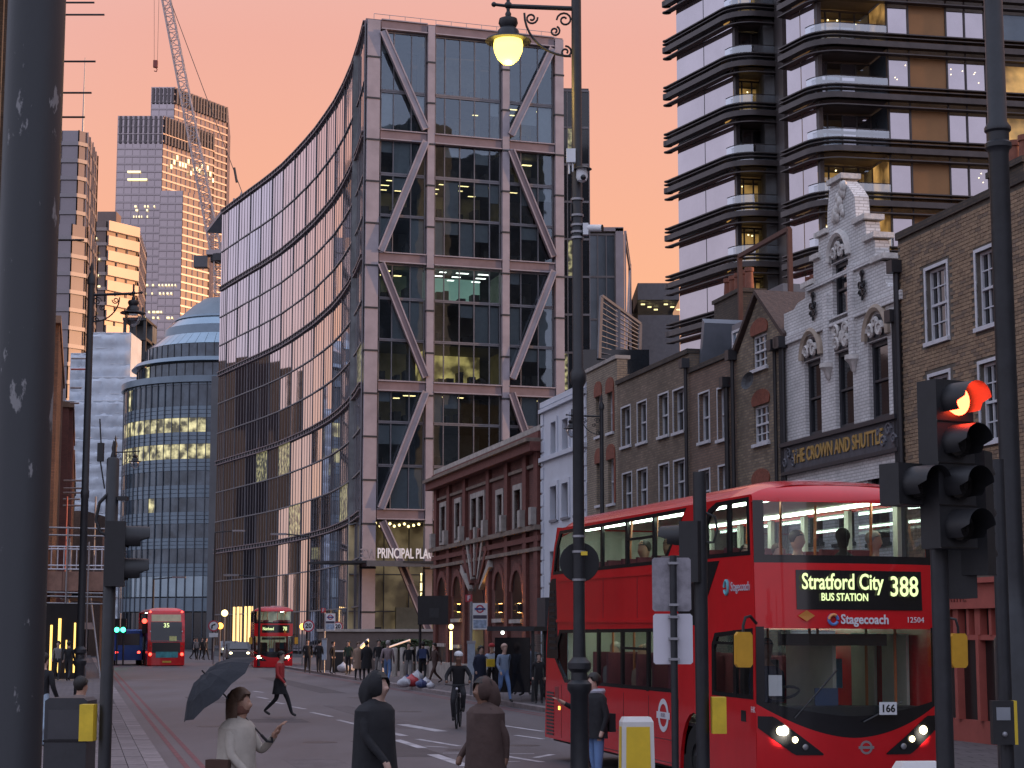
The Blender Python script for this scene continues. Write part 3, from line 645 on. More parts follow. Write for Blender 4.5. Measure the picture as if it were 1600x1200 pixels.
wbox(132, 199, 517, 590, 2); wbox(104, 138, 548, 625, 3); wbox(138, 216, 588, 640, 1); wbox(102, 216, 626, 1000, 0)
Y2 = 330; p, q = at(192, 490, Y2), at(226, 600, Y2)
t = thing('frame_building', 'dark unfinished concrete frame with open floors behind the white sheeting', 'building', ((p.x + q.x) / 2, Y2, 0))
hw = (q.x - p.x) / 2
for k in range(4): MB().box(-hw, hw, 0, 10, p.z - 1.2 - k * 3.6, p.z - .7 - k * 3.6).build('floor_slab', dark_metal, t)
for x in (-hw + .3, 0, hw - .3): MB().box(x - .25, x + .25, .3, .8, 0, p.z - .7).build('column', dark_metal, t)
MB().box(-hw, hw, 6, 10, 0, p.z - 1).build('core', room_dark, t); MB().box(hw * .6, hw * .75, 0, .4, p.z - .7, p.z + 1.2).build('post', dark_metal, t)

# ================================================================== luffing crane
Y = 300
cr = thing('crane', 'white lattice tower crane with raised jib and hanging hook', 'crane', (at(345, 500, Y).x, Y, 0)); o0 = cr.location
def CQ(px, py, d=0): p = at(px, py, Y + d); return Vector((p.x - o0.x, d, p.z))
cm_ = mat('crane_paint', (.42, .36, .36), .5, .1, .5)
def lattice(a, b, w, n, name, w2=None):
    m = MB(); d = (b - a).normalized(); s1 = Vector((0, 1, 0)); s2 = d.cross(s1).normalized(); w2 = w2 or w
    def pt(t, i): ww = w + (w2 - w) * t; return a.lerp(b, t) + s1 * ww / 2 * (1 if i in (0, 1) else -1) + s2 * ww / 2 * (1 if i in (1, 2) else -1)
    for i in range(4): m.bar(pt(0, i), pt(1, i), .2)
    for k in range(n):
        for i in range(4): m.bar(pt(k / n, i), pt((k + 1) / n, (i + 1) % 4) if k % 2 else pt((k + 1) / n, (i - 1) % 4), .1); m.bar(pt(k / n, i), pt(k / n, (i + 1) % 4), .1)
    return m.build(name, cm_, cr)
lattice(CQ(345, 460), CQ(345, 408), 1.9, 5, 'mast'); lattice(CQ(338, 395), CQ(252, -40), 1.75, 34, 'jib', 1.3)
MB().lathe([(0.01, -.6), (1.7, -.6), (1.7, .6), (.01, .6)], CQ(345, 404), 14).build('slew_ring', dark_metal, cr)
m = MB(); p = CQ(345, 396); m.box(p.x - 2.2, p.x + 2.4, -1.3, 1.3, p.z - .4, p.z + .4); m.box(p.x + .8, p.x + 2.6, -1, 1, p.z + .4, p.z + 2); m.build('slew_deck', cm_, cr)
p = CQ(318, 410); MB().box(p.x - 1.5, p.x + .8, -.9, .9, p.z - .9, p.z + 1.0).build('cab', mat('crane_cab', (.08, .08, .09), .3), cr)
m = MB(); m.bar(CQ(340, 395), CQ(378, 300), .25); m.bar(CQ(352, 395), CQ(378, 300), .2); m.bar(CQ(352, 395), CQ(366, 310), .3); m.build('a_frame', cm_, cr)
m = MB(); m.tube(CQ(378, 300), CQ(262, -10), .06, n=5); m.tube(CQ(370, 285), CQ(366, 262), .22, n=6); m.tube(CQ(378, 300), CQ(340, 395), .05, n=5); m.build('stay_cable', dark_metal, cr)
m = MB(); m.tube(CQ(241, 95), CQ(241, -30), .03, n=4); m.tube(CQ(246, 95), CQ(249, -30), .03, n=4); m.build('hoist_cable', dark_metal, cr)
p = CQ(243, 100); MB().box(p.x - .35, p.x + .35, -.3, .3, p.z - .6, p.z + .6).path([(p.x, 0, p.z - .6), (p.x + .3, 0, p.z - .9), (p.x + .2, 0, p.z - 1.3), (p.x - .2, 0, p.z - 1.2)], .09, 6).build('hook', mat('hook_red', (.25, .05, .04), .5), cr)

# ---- city blocks behind the sheeted building, mirrored in the curved flank
cb = mat('city_block', (.012, .016, .026), .6, .25, .06, 0, .1)
for i, (xa_, xb_, ya_, yb_, h) in enumerate(((-100, -78, 352, 385, 44), (-76, -60, 360, 395, 50), (-58, -44, 372, 400, 40), (-125, -102, 300, 330, 52))):
    t = thing('city_block', ('plain brown office block hidden behind the white sheeting', 'plain taller brown block behind the rounded office', 'plain low brown block behind the rounded office', 'plain brown block far left behind the brick blocks')[i], 'building', ((xa_ + xb_) / 2, ya_, 0))
    hw = (xb_ - xa_) / 2; MB().box(-hw, hw, 0, yb_ - ya_, 0, h).build('body', cb, t); facade_grid(None, 2 * hw, 3, h - 1, 6, int(h / 3.6), t, dk_glass, cb, .5, lit_pane, .12, True, -.05)
    for o in t.children:
        if 'pane' in o.name or 'mull' in o.name: o.location.x = -hw
# ================================================================== residential tower with dark curved fins
fin_m = mat('bronze_fin', (.062, .052, .052), .45, .25, 1.5, .03, .3)
panel_m = mat('copper_panel', (.25, .125, .045), .5, .12, .6, .02, .2)
soffit_m = mat('balcony_soffit', (.22, .19, .18), .7, .15, 1)
win_mirror = mat('window_mirror', (.50, .455, .485), .03, .10, .25, .012, .9)
rail_glass = glassmat('balcony_glass', (.72, .80, .85), .30, (.9, .95, 1), .03)
room_warm = mat('lit_flat', (.55, .36, .14), .7, .25, .6, emis=.35, ecol=(1, .55, .16), evar=.5)
room_dim = mat('dim_flat', (.16, .14, .14), .8, .35, .6)
spot_m = mat('ceiling_spot', (1, .8, .45), .5, 0, emis=5, ecol=(1, .78, .4))
tw = thing('residential_tower', 'tall residential tower with dark curved fins and glass balconies', 'tower', (18.6, 108, 0))
T0 = Vector((18.6, 108, 0))
def rounded(P, C, Q, r, n=8):
    """path P -> C -> Q with the corner rounded"""
    a = (P - C).normalized(); b = (Q - C).normalized(); th = a.angle(b); t_ = r / math.tan(th / 2); p = C + a * t_; q = C + b * t_; o = C + (a + b).normalized() * (r / math.sin(th / 2)); out_ = [P]
    v0 = p - o; v1 = q - o
    for i in range(n + 1):
        v = v0.lerp(v1, i / n); out_.append(o + v.normalized() * r)
    return out_ + [Q]
def ribbon(path, wd, z0, z1, mt, name, par, nose=False):
    k = len(path); L_ = []; Rr = []
    for i, p in enumerate(path):
        d = (path[min(i + 1, k - 1)] - path[max(0, i - 1)]).normalized(); n_ = Vector((-d.y, d.x, 0)); L_.append(p); Rr.append(p + n_ * wd)
    m = MB()
    vs = [(v.x, v.y, z) for z in (z0, z1) for v in L_ + Rr]; n2 = 2 * k; fs = []
    for i in range(k - 1): fs += [(i, i + 1, k + i + 1, k + i), (n2 + i, n2 + k + i, n2 + k + i + 1, n2 + i + 1), (i, n2 + i, n2 + i + 1, i + 1), (k + i, k + i + 1, n2 + k + i + 1, n2 + k + i)]
    fs += [(0, k, n2 + k, n2), (k - 1, n2 + k - 1, n2 + 2 * k - 1, 2 * k - 1)]
    m.add(vs, fs)
    if nose: m.lathe([(.01, z0), (wd * .62, z0), (wd * .62, z1), (.01, z1)], ((L_[0].x + Rr[0].x) / 2, (L_[0].y + Rr[0].y) / 2, 0), 14)
    return m.build(name, mt, par, smooth=True)
sd_ = Vector((-.447, .894, 0)); fd = Vector((.984, .178, 0))
def wing(C, side_len, front_len, storey, zref, nst, cols_front, balc, side_panes, first, nose, slot=False):
    """C: corner (world). side face runs back-left from it, front face runs right."""
    c = C - T0; far = c + sd_ * side_len; end = c + fd * front_len
    ns = Vector((-sd_.y, sd_.x, 0)); ns = ns if ns.x < 0 else -ns          # outward of the side
    nf = Vector((fd.y, -fd.x, 0))                                            # outward of the front
    path = rounded(far + ns * .52, c + ns * .52 + nf * .52, end + nf * .52, 2.0)
    inner = [far, c + sd_ * .3 + fd * .1, end]
    MB().hexa([far - ns * .6, c - ns * .6 - nf * 4.2 + fd * .4, end - nf * 4.2, end - nf * 16, far - ns * 12], [v + Vector((0, 0, 62)) for v in (far - ns * .6, c - ns * .6 - nf * 4.2 + fd * .4, end - nf * 4.2, end - nf * 16, far - ns * 12)]).build('core', room_dark, tw)
    for s_ in range(nst):
        z = zref + (s_ - first) * storey
        for (za, zb, dd) in ((z - .30, z + .05, 0), (z + .50, z + .57, .1), (z - .74, z - .67, .1), (z + .27, z + .32, .05)):
            ribbon([p - ns * dd * .3 for p in path], .5, za, zb, fin_m, 'fin', tw, nose)
        # floor slab under the balcony
        MB().hexa([c + nf * .2 + sd_ * .2, c + nf * .45 + fd * .6, c + fd * balc[1] + nf * .45, c + fd * balc[1] - nf * 4.2, c - nf * 4.2 + sd_ * .2], [v + Vector((0, 0, .25)) for v in (c + nf * .2 + sd_ * .2, c + nf * .45 + fd * .6, c + fd * balc[1] + nf * .45, c + fd * balc[1] - nf * 4.2, c - nf * 4.2 + sd_ * .2)]).build('balcony_slab', soffit_m, tw, loc=(0, 0, z - .30))
        # side panes
        L0, L1 = side_panes; npn = 2
        for i in range(npn):
            a = c + sd_ * (L0 + (L1 - L0) * i / npn + .04); b = c + sd_ * (L0 + (L1 - L0) * (i + 1) / npn - .04)
            for zz0, zz1 in ((z + .08, z + storey - .34),):
                MB().add([(b.x, b.y, zz0), (a.x, a.y, zz0), (a.x, a.y, zz1), (b.x, b.y, zz1)], [(0, 1, 2, 3)]).build('pane', win_mirror, tw)
        MB().hexa([c + sd_ * L0, c + sd_ * (L0 - .25), c + sd_ * (L0 - .25) - ns * .3, c + sd_ * L0 - ns * .3], [v + Vector((0, 0, storey)) for v in (c + sd_ * L0, c + sd_ * (L0 - .25), c + sd_ * (L0 - .25) - ns * .3, c + sd_ * L0 - ns * .3)]).build('corner_post', fin_m, tw, loc=(0, 0, z))
        # balcony recess
        warm_ = random.random() < (.5 if not slot else .3); rm = room_warm if warm_ else room_dim
        b0, b1 = balc; dp = 2.6
        A = c + fd * b0 - nf * dp; B = c + fd * b1 - nf * dp; z0, z1 = z + .05, z + storey - .45
        MB().hexa([A - nf * 1.5, B - nf * 1.5, B - nf * 1.6, A - nf * 1.6], [v + Vector((0, 0, z1 - z0)) for v in (A - nf * 1.5, B - nf * 1.5, B - nf * 1.6, A - nf * 1.6)]).build('room_wall', rm, tw, loc=(0, 0, z0))
        m = MB()
        for i in range(5): p = A.lerp(B, i / 4); m.box(p.x - .05, p.x + .05, p.y - .06, p.y + .06, z0, z1)
        m.bar(A + Vector((0, 0, z1)), B + Vector((0, 0, z1)), .12); m.build('window_frame', fin_m, tw)
        for i in range(4):
            p, q = A.lerp(B, i / 4), A.lerp(B, (i + 1) / 4); MB().add([(p.x, p.y, z0), (q.x, q.y, z0), (q.x, q.y, z1), (p.x, p.y, z1)], [(0, 1, 2, 3)]).build('pane', win_mirror if random.random() < .45 and not warm_ else clear, tw)
        # recess right-hand wall
        p, q = c + fd * b1, c + fd * b1 - nf * dp; MB().add([(p.x, p.y, z0), (q.x, q.y, z0), (q.x, q.y, z1), (p.x, p.y, z1)], [(0, 1, 2, 3)]).build('recess_pane', rm if warm_ else bl_glass, tw)
        m = MB()
        for i in range(3):
            p = c + fd * random.uniform(b0 + .4, b1 - .4) - nf * random.uniform(dp + .3, dp + 1.2); m.ball((p.x, p.y, z1 - random.uniform(.1, .6)), .055, 8)
        if warm_ or random.random() < .5: m.build('ceiling_lamp', spot_m, tw)
        # curved glass rail
        rp = [p for p in rounded(c + sd_ * min(1.3, side_len) + ns * .2, c + ns * .2 + nf * .2, c + fd * b1 + nf * .2, 1.5)]
        m = MB(); k = len(rp); m.add([(p.x, p.y, zz) for zz in (z + .1, z + 1.15) for p in rp], [(i, i + 1, k + i + 1, k + i) for i in range(k - 1)]); m.build('balcony_rail', rail_glass, tw, smooth=True)
        m = MB(); m.path([(p.x, p.y, z + 1.17) for p in rp], .03, 5); m.path([(p.x, p.y, z + .55) for p in rp], .04, 5); m.build('handrail', fin_m, tw)
        # rest of the front
        x = b1 + .1
        for wd_, kd in cols_front:
            p, q = c + fd * x, c + fd * (x + wd_ - .06); zz0, zz1 = (z + .62, z + storey - .9)
            mt = {'w': win_mirror, 'p': panel_m, 'd': bl_glass}[kd]
            if kd == 'd' and random.random() < .35: mt = room_warm
            if kd == 'p': zz0, zz1 = z + .1, z + storey - .45
            nm = 'copper_panel' if kd == 'p' else 'pane'
            MB().add([(p.x, p.y, zz0), (q.x, q.y, zz0), (q.x, q.y, zz1), (p.x, p.y, zz1)], [(0, 1, 2, 3)]).build(nm, mt, tw)
            if kd != 'p':
                MB().add([(p.x, p.y, z + .1), (q.x, q.y, z + .1), (q.x, q.y, z + .6), (p.x, p.y, z + .6)], [(0, 1, 2, 3)]).build('copper_panel', panel_m, tw)
                if random.random() < .35 and kd == 'w':
                    m = MB()
                    for i in range(3): r_ = p.lerp(q, random.uniform(.1, .9)) + nf * .02; m.ball((r_.x, r_.y, random.uniform(zz0 + .4, zz1 - .2)), .028, 6)
                    m.build('window_lamp', spot_m, tw)
            m = MB(); m.bar(Vector((p.x, p.y, z)) + nf * .03, Vector((p.x, p.y, z + storey)) + nf * .03, .1); m.build('window_frame', fin_m, tw)
            x += wd_
C2 = Vector((18.6, 108, 0)); zref2 = at(1300, 147, 108).z
wing(C2, 3.8, 21, 3.28, zref2, 12, [(1.35, 'w'), (2.45, 'p'), (1.2, 'w'), (1.3, 'w'), (3.2, 'd'), (2.4, 'p'), (1.3, 'w'), (3, 'd')], (.3, 4.1), (.6, 3.6), 8, False)
C1 = Vector((at(1158, 300, 115.5).x, 115.5, 0)); zref1 = at(1160, 175, 115.5).z
wing(C1, 8.4, 3.2, 3.28, zref1, 12, [], (.3, 3.0), (.7, 7.6), 8, True, True)
p = at(1233, 300, 113) - T0; MB().box(p.x - .35, p.x + .35, 4.2, 8, 0, 62).build('recess_column', fin_m, tw); MB().box(p.x - 1.0, p.x + 1.2, 8, 12, 0, 62).build('recess_wall', room_dark, tw)

# ================================================================== terrace on the right side of the street
def fx(Y): return 17.84 - .242 * Y
RF = Frame((fx(88.9), 88.9), (fx(20), 20))
def X(px, py=700): return RF.q(px, py)[0]
def Z(px, py): return RF.q(px, py)[1]
frame_w = mat('white_window_paint', (.62, .64, .68), .5, .12, 6)
slate = mat('roof_slate', (.05, .05, .06), .6, .3, 4, .3)
lead = mat('lead_grey', (.14, .155, .18), .5, .15, 2)
pipe_m = mat('drain_pipe', (.02, .02, .024), .5, .2, 5)
red_arch = mat('red_brick_arch', (.24, .075, .045), .85, .3, 14, .3)
def arch(x0, x1, zs, z1, n=10):
    """opening with round head: from springing zs to crown z1"""
    r = (x1 - x0) / 2; c = (x0 + x1) / 2; return [(c + r * math.cos(math.pi * i / n), zs + (z1 - zs) * math.sin(math.pi * i / n)) for i in range(n + 1)]
def sash(par, x0, x1, z0, z1, nx=2, nz=4, fm=frame_w, rev=.12, fw=.055, gm=sash_glass, sill=True, arched=None, surround=0, bar=.02):
    """sash window set in its reveal: frame > pane, sill"""
    m = MB(); y0, y1 = rev, rev + .06
    m.box(x0, x0 + fw, y0, y1, z0, z1); m.box(x1 - fw, x1, y0, y1, z0, z1); m.box(x0 + fw, x1 - fw, y0, y1, z0, z0 + fw); m.box(x0 + fw, x1 - fw, y0, y1, z1 - fw, z1)
    zm = (z0 + z1) / 2; m.box(x0 + fw, x1 - fw, y0 - .02, y1, zm - .025, zm + .025)
    for i in range(1, nx): x = x0 + (x1 - x0) * i / nx; m.box(x - bar / 2, x + bar / 2, y0 + .01, y1, z0 + fw, z1 - fw)
    for j in range(1, nz):
        if j * 2 == nz: continue
        z = z0 + (z1 - z0) * j / nz; m.box(x0 + fw, x1 - fw, y0 + .012, y1, z - bar / 2, z + bar / 2)
    o = m.build('window', fm, par)
    if surround: MB().prism([(x0 - surround, z0 - surround), (x1 + surround, z0 - surround), (x1 + surround, z1 + surround), (x0 - surround, z1 + surround)], -.015, .02, [[(x0, z0), (x1, z0), (x1, z1), (x0, z1)]]).build('surround', fm, o)
    MB().add([(x0 + .02, y1 - .01, z0), (x1 - .02, y1 - .01, z0), (x1 - .02, y1 - .01, z1), (x0 + .02, y1 - .01, z1)], [(0, 1, 2, 3)]).build('pane', gm, o)
    if random.random() < .5: MB().add([(x0 + .05, y1 + .06, zm - .3 * random.random()), (x1 - .05, y1 + .06, zm), (x1 - .05, y1 + .06, z1), (x0 + .05, y1 + .06, z1)], [(0, 1, 2, 3)]).build('blind', blind_m, o)
    if sill: MB().box(x0 - .08, x1 + .08, -.07, rev + .03, z0 - .09, z0 - .005).build('sill', fm, o)
    return o
def terrace(name, label, pa, pb, top, wallm, wins, cap=.12, depth=9, capm=stone, body=None, wide=None):
    xa, xb = X(pa), (X(pb) if wide is None else X(pa) + wide); o = thing(name, label, 'building', RF.P(xa), RF.rot); wd = xb - xa
    W = []
    for (a, yt, b, yb) in wins: W.append((X(a, yt) - xa, X(b, yt) - xa, Z(a, yb), Z(a, yt)))
    outer = top if isinstance(top, list) else [(0, 0), (wd, 0), (wd, top), (0, top)]
    MB().prism(outer, 0, .35, [[(a, z0), (b, z0), (b, z1), (a, z1)] for a, b, z0, z1 in W]).build('wall', wallm, o)
    if not isinstance(top, list):
        MB().box(.01, wd - .01, .36, depth, 0, top - .5).build('body', body or wallm, o)
        if cap: MB().box(-.02, wd + .02, -.06, .45, top + .001, top + cap).build('coping', capm, o)
    return o, xa, wd, W
def pipe(o, x, z0, z1, r=.055): MB().tube((x, -.09, z0), (x, -.09, z1), r, n=8).box(x - .14, x + .14, -.25, -.01, z1 - .05, z1 + .22).build('drain_pipe', pipe_m, o)
def pots(o, x0, x1, y0, y1, z0, z1, n, ph=.7, m_=None):
    c = MB().box(x0, x1, y0, y1, z0, z1).box(x0 - .06, x1 + .06, y0 - .06, y1 + .06, z1, z1 + .12).build('chimney', m_ or brown_d, o)
    for i in range(n):
        x = x0 + (x1 - x0) * (i + .5) / n; MB().lathe([(.01, 0), (.15, 0), (.12, ph * .8), (.15, ph * .82), (.15, ph), (.09, ph)], (x, (y0 + y1) / 2, z1 + .12), 12).build('chimney_pot', mat('chimney_pot', (.22, .08, .05), .8, .25, 6), c, smooth=True)
brown_d = brickmat('dark_stock_brick', (.10, .075, .055), (.065, .05, .04), (.05, .045, .04))
brown_a = brickmat('brown_stock_brick', (.28, .21, .145), (.19, .14, .10), (.15, .13, .11))
brown_b = brickmat('reddish_stock_brick', (.29, .19, .135), (.21, .135, .10), (.15, .125, .105))
yellow_a = brickmat('yellow_stock_brick', (.40, .325, .235), (.30, .24, .175), (.19, .165, .14))
redb = brickmat('red_brick', (.185, .062, .048), (.13, .046, .038), (.10, .05, .042))
red_p = mat('red_pilaster', (.155, .055, .044), .85, .25, 6, .2)
hall_st = mat('weathered_stone', (.20, .155, .125), .85, .3, 3, .2)
# ---- red brick hall with arches and up-lights
hx0, hx1 = X(680), X(846); hw = hx1 - hx0; HT = Z(760, 708)
uw = [(690, 793, 697, 845), (713, 787, 720, 841), (738, 780, 746, 836), (749, 777, 757, 834), (778, 774, 786, 831), (805, 767, 815, 826)]
hall, xa, wd, W = terrace('brick_hall', 'red brick hall with stone framed windows and arched ground floor openings', 680, 846, HT, redb, uw, .2, 14, stone)
for i, (a, b, z0, z1) in enumerate(W):
    sash(hall, a, b, z0, z1, 1, 2, mat('dark_sash', (.04, .04, .045), .5), .15)
    if i not in (2, 3): MB().prism([(a - .22, z0 - .2), (b + .22, z0 - .2), (b + .22, z1 + .22), (a - .22, z1 + .22)], -.06, .1, [[(a, z0), (b, z0), (b, z1), (a, z1)]]).build('window_surround', stone, hall)
a, b, z0, z1 = W[2][0], W[3][1], W[2][2], W[2][3]
MB().prism([(a - .22, z0 - .2), (b + .22, z0 - .2), (b + .22, z1 + .22), (a - .22, z1 + .22)], -.06, .1, [[W[i][0:1][0:1] and (W[i][0], z0), (W[i][1], z0), (W[i][1], z1), (W[i][0], z1)] for i in (2, 3)]).build('window_surround', stone, hall)
for zz, hh, pr_, mt in ((Z(760, 737) , .35, .45, red_p), (Z(760, 737) + .35, .14, .6, hall_st), (Z(760, 757), .12, .1, hall_st), (Z(760, 846), .18, .28, hall_st), (Z(760, 850) - .3, .2, .15, red_p), (Z(760, 875), .14, .18, hall_st), (HT - .3, .25, .15, red_p)):
    MB().box(-.1, wd + .05, -pr_, -.005, zz, zz + hh).build('cornice', mt, hall)
for px in (684, 704, 729, 766, 795, 824, 842):
    x = X(px, 800) - xa; MB().box(x - .28, x + .28, -.14, -.004, .9, HT - .35).build('pilaster', red_p, hall); MB().box(x - .2, x + .2, -.36, -.15, Z(760, 846) + .2, Z(760, 846) + .85).build('pedestal', stone, hall)
MB().box(-.05, wd, -.25, -.004, 0, .9).build('plinth', stone, hall)
dk_void = mat('dark_opening', (.015, .013, .014), .3, .3, 2)
for (a, b, yt) in ((686, 699, 903), (710, 723, 901), (775, 788, 894), (802, 818, 892)):
    x0, x1 = X(a, 900) - xa, X(b, 900) - xa; z1 = Z(a, yt); zs = z1 - (x1 - x0) / 2
    f_ = MB().prism([(x0, z1 - 1.9), (x1, z1 - 1.9)] + arch(x0, x1, zs, z1), -.03, .0).build('arched_window', dk_void, hall)
    m = MB(); n = 9
    for i in range(n):
        t0, t1 = math.pi * i / n, math.pi * (i + .93) / n; c = (x0 + x1) / 2; r0, r1 = (x1 - x0) / 2, (x1 - x0) / 2 + .3
        MB().hexa([(c + r0 * math.cos(t0), -.1, zs + r0 * math.sin(t0)), (c + r1 * math.cos(t0), -.1, zs + r1 * math.sin(t0)), (c + r1 * math.cos(t1), -.1, zs + r1 * math.sin(t1)), (c + r0 * math.cos(t1), -.1, zs + r0 * math.sin(t1))], [(c + r0 * math.cos(t0), 0, zs + r0 * math.sin(t0)), (c + r1 * math.cos(t0), 0, zs + r1 * math.sin(t0)), (c + r1 * math.cos(t1), 0, zs + r1 * math.sin(t1)), (c + r0 * math.cos(t1), 0, zs + r0 * math.sin(t1))]).build('voussoir', red_p, f_)
    MB().box(x0 - .12, x1 + .12, -.16, 0, z1 - 2.05, z1 - 1.9).build('sill', stone, f_)
    g_ = MB().box(x0, x1, -.03, 0, .9, z1 - 3.2).build('lower_window', dk_void, hall); MB().box(x0 - .12, x1 + .12, -.16, 0, z1 - 3.2, z1 - 3.05).build('lintel', stone, g_)
x0, x1 = X(735, 900) - xa, X(760, 900) - xa; c = (x0 + x1) / 2; zs = Z(745, 945)
MB().prism([(x0 + .4, 0.1), (x1 - .4, .1)] + arch(x0 + .4, x1 - .4, zs, zs + .9), -.03, 0).build('door_arch', dk_void, hall)
for i in range(9):
    th = math.pi * (.16 + .68 * i / 8); r0, r1 = 1.15, 3.2; dth = .05; f0 = [(c + r * math.cos(th + s_), zs + .1 + r * math.sin(th + s_)) for r, s_ in ((r0, -dth), (r1, -dth), (r1, dth), (r0, dth))]
    MB().hexa([(p[0], -.2, p[1]) for p in f0], [(p[0], -.005, p[1]) for p in f0]).build('voussoir', stone if i % 2 == 0 else red_p, hall)
for px in (700, 725, 764, 791, 821):
    x = X(px, 950) - xa; z = Z(px, 950); l_ = MB().box(x - .09, x + .09, -.32, -.15, z - .16, z + .16).build('wall_lamp', black_metal, hall)
    MB().lathe([(.01, .17), (.07, .17), (.07, .175), (.01, .175)], (x, -.24, z), 8).lathe([(.01, -.175), (.07, -.175), (.07, -.17), (.01, -.17)], (x, -.24, z), 8).build('lamp_lens', mat('wall_lamp_light', (1, .5, .12), .5, 0, emis=30, ecol=(1, .48, .12)), l_)
    for dz_, rx in ((.3, R(180)), (-.3, 0)):
        sl = bpy.data.lights.new('wall_light', 'SPOT'); sl.energy = 30; sl.color = (1, .42, .10); sl.spot_size = R(75); sl.spot_blend = .8; sl.shadow_soft_size = .05
        so = bpy.data.objects.new('wall_light', sl); COL.objects.link(so); so.parent = hall; so.location = (x, -.26, z + dz_); so.rotation_euler = (rx, 0, 0)
o_ = thing('vertical_sign', 'small lit vertical sign on the corner of the red brick hall', 'sign', RF.P(xa - .35, -.5), RF.rot)
MB().box(-.28, .28, -.06, .06, Z(682, 950), Z(682, 893)).build('sign_box', black_metal, o_)
for i, ch in enumerate('THEL'): text('sign_letter', ch, .52, lit_yellow, o_, (0, -.08, Z(682, 902) - i * .46), ext=.01, bold=.012)
m = MB()
x = X(722, 1010) - xa; MB().tube((x, -.5, .1), (x, -.5, 1.5), .04, n=6).build('lamp_stand', black_metal, hall)
MB().tube((x, -.5, 1.5), (x, -.5, 2.3), .06, n=8).ball((x, -.5, 2.5), .12).build('lamp_stand_light', lit_yellow, hall)

# ---- white rendered house
stucco = mat('white_stucco', (.62, .65, .72), .7, .07, 1.2, .08)
ww = [(862, 661, 870, 710), (880, 656, 889, 705), (899, 651, 909, 700), (861, 761, 871, 813), (879, 756, 889, 809), (898, 752, 908, 805), (861, 862, 871, 910), (879, 858, 889, 906), (898, 856, 908, 903)]
o, xa, wd, W = terrace('white_house', 'white rendered house with quoins next to the red brick hall', 846, 917, Z(860, 632), stucco, ww, .2, 9, stucco)
for a, b, z0, z1 in W: sash(o, a, b, z0, z1, 1, 2, mat('grey_sash', (.20, .21, .24), .5), .16, surround=0); MB().prism([(a - .16, z0 - .05), (b + .16, z0 - .05), (b + .16, z1 + .18), (a - .16, z1 + .18)], -.05, 0, [[(a, z0), (b, z0), (b, z1), (a, z1)]]).build('window_surround', stucco, o)
for y_, h in ((645, .14), (722, .16)): z = Z(850, y_); MB().box(-.03, wd + .03, -.12, 0, z, z + h).build('string_course', stucco, o)
zz = .4
while zz < Z(860, 650):
    for x in (.0, wd - .38): MB().box(x, x + (.38 if int(zz / .5) % 2 else .28), -.04, 0, zz, zz + .42).build('quoin', stucco, o)
    zz += .5
# ---- narrow yellow brick house
o, xa, wd, W = terrace('yellow_brick_house', 'narrow yellow brick house with red arched windows beside the white house', 917, 965, Z(940, 572), yellow_a, [(931, 621, 939, 683), (949, 615, 958, 677), (932, 725, 940, 790), (950, 719, 960, 788)], .12, 9, stone)
for a, b, z0, z1 in W:
    sash(o, a, b, z0, z1, 1, 2); m = MB(); m.prism([(a - .12, z1)] + [(b + .12, z1)] + arch(a - .12, b + .12, z1 + .22, z1 + .5), -.04, 0); m.build('brick_arch', red_arch, o); MB().box(b, b + .14, -.03, 0, z0, z1).build('brick_jamb', red_arch, o)
# ---- brown house with four window columns
o, xa, wd, W = terrace('brown_brick_house', 'wide brown brick house with four columns of white sash windows', 965, 1078, Z(1020, 577), brown_a, [(971, 639, 985, 699), (996, 631, 1010, 693), (1029, 619, 1044, 683), (1052, 612, 1069, 677), (973, 742, 987, 802), (996, 736, 1011, 797), (1030, 728, 1045, 792), (1053, 722, 1070, 786)], .14, 9, brown_d)
for k, (a, b, z0, z1) in enumerate(W): sash(o, a, b, z0, z1, 2 if k < 8 else 5, 2, surround=.05)
pots(o, 1., 3.4, 3, 3.8, Z(1020, 577) - .5, Z(1020, 577) + 2.6, 5); pots(o, wd - 2.2, wd - .2, 2.4, 3.2, Z(1020, 577) - .5, Z(1020, 577) + 1.2, 3)
pipe(o, wd - .05, .5, Z(1070, 575))
MB().box(.3, 1.2, 1, 1.8, Z(1020, 577) - .4, Z(1020, 577) + .35).build('roof_hatch', mat('blue_box', (.1, .25, .4), .5), o)
# ---- mansard house
o, xa, wd, W = terrace('mansard_house', 'brown brick house with lead dormer in its slate mansard roof', 1078, 1152, Z(1115, 568), brown_b, [(1092, 617, 1108, 692), (1121, 609, 1137, 688), (1093, 737, 1109, 800), (1123, 730, 1139, 795)], .14, 9, brown_d)
for k, (a, b, z0, z1) in enumerate(W): sash(o, a, b, z0, z1, 2, 2 + 2 * (k == 1), surround=.05)
zt = Z(1115, 568); z2 = Z(1110, 497)
ms = MB().add([(.1, .6, zt - .1), (wd - .1, .6, zt - .1), (wd - .1, 1.5, z2), (.1, 1.5, z2), (.1, 6, z2), (wd - .1, 6, z2), (.1, 6, zt - .4), (wd - .1, 6, zt - .4)], [(0, 1, 2, 3), (3, 2, 5, 4), (4, 5, 7, 6), (0, 3, 4, 6), (1, 7, 5, 2)]).build('mansard_roof', slate, o)
xd0, xd1 = X(1122, 530) - xa, X(1149, 530) - xa; zd0, zd1 = Z(1125, 560), Z(1125, 508)
dd = MB().box(xd0 - .12, xd1 + .1, .45, 2, zd0 - .1, zd1 + .05).build('dormer', lead, o); s_ = sash(o, xd0 + .1, xd1 - .15, zd0, zd1 - .15, 2, 1, frame_w, .36, .07, gm=sky_g, sill=False)
m = MB(); m.prism([(.1, zt), (.0, zt + .2), (.35, z2 + .25), (.55, z2 + .1)], .3, 5.8, back=True); m.build('party_wall', lead, o)
pipe(o, X(1141, 700) - xa, .5, Z(1141, 602), .07); pipe(o, wd - .05, .5, Z(1150, 560))
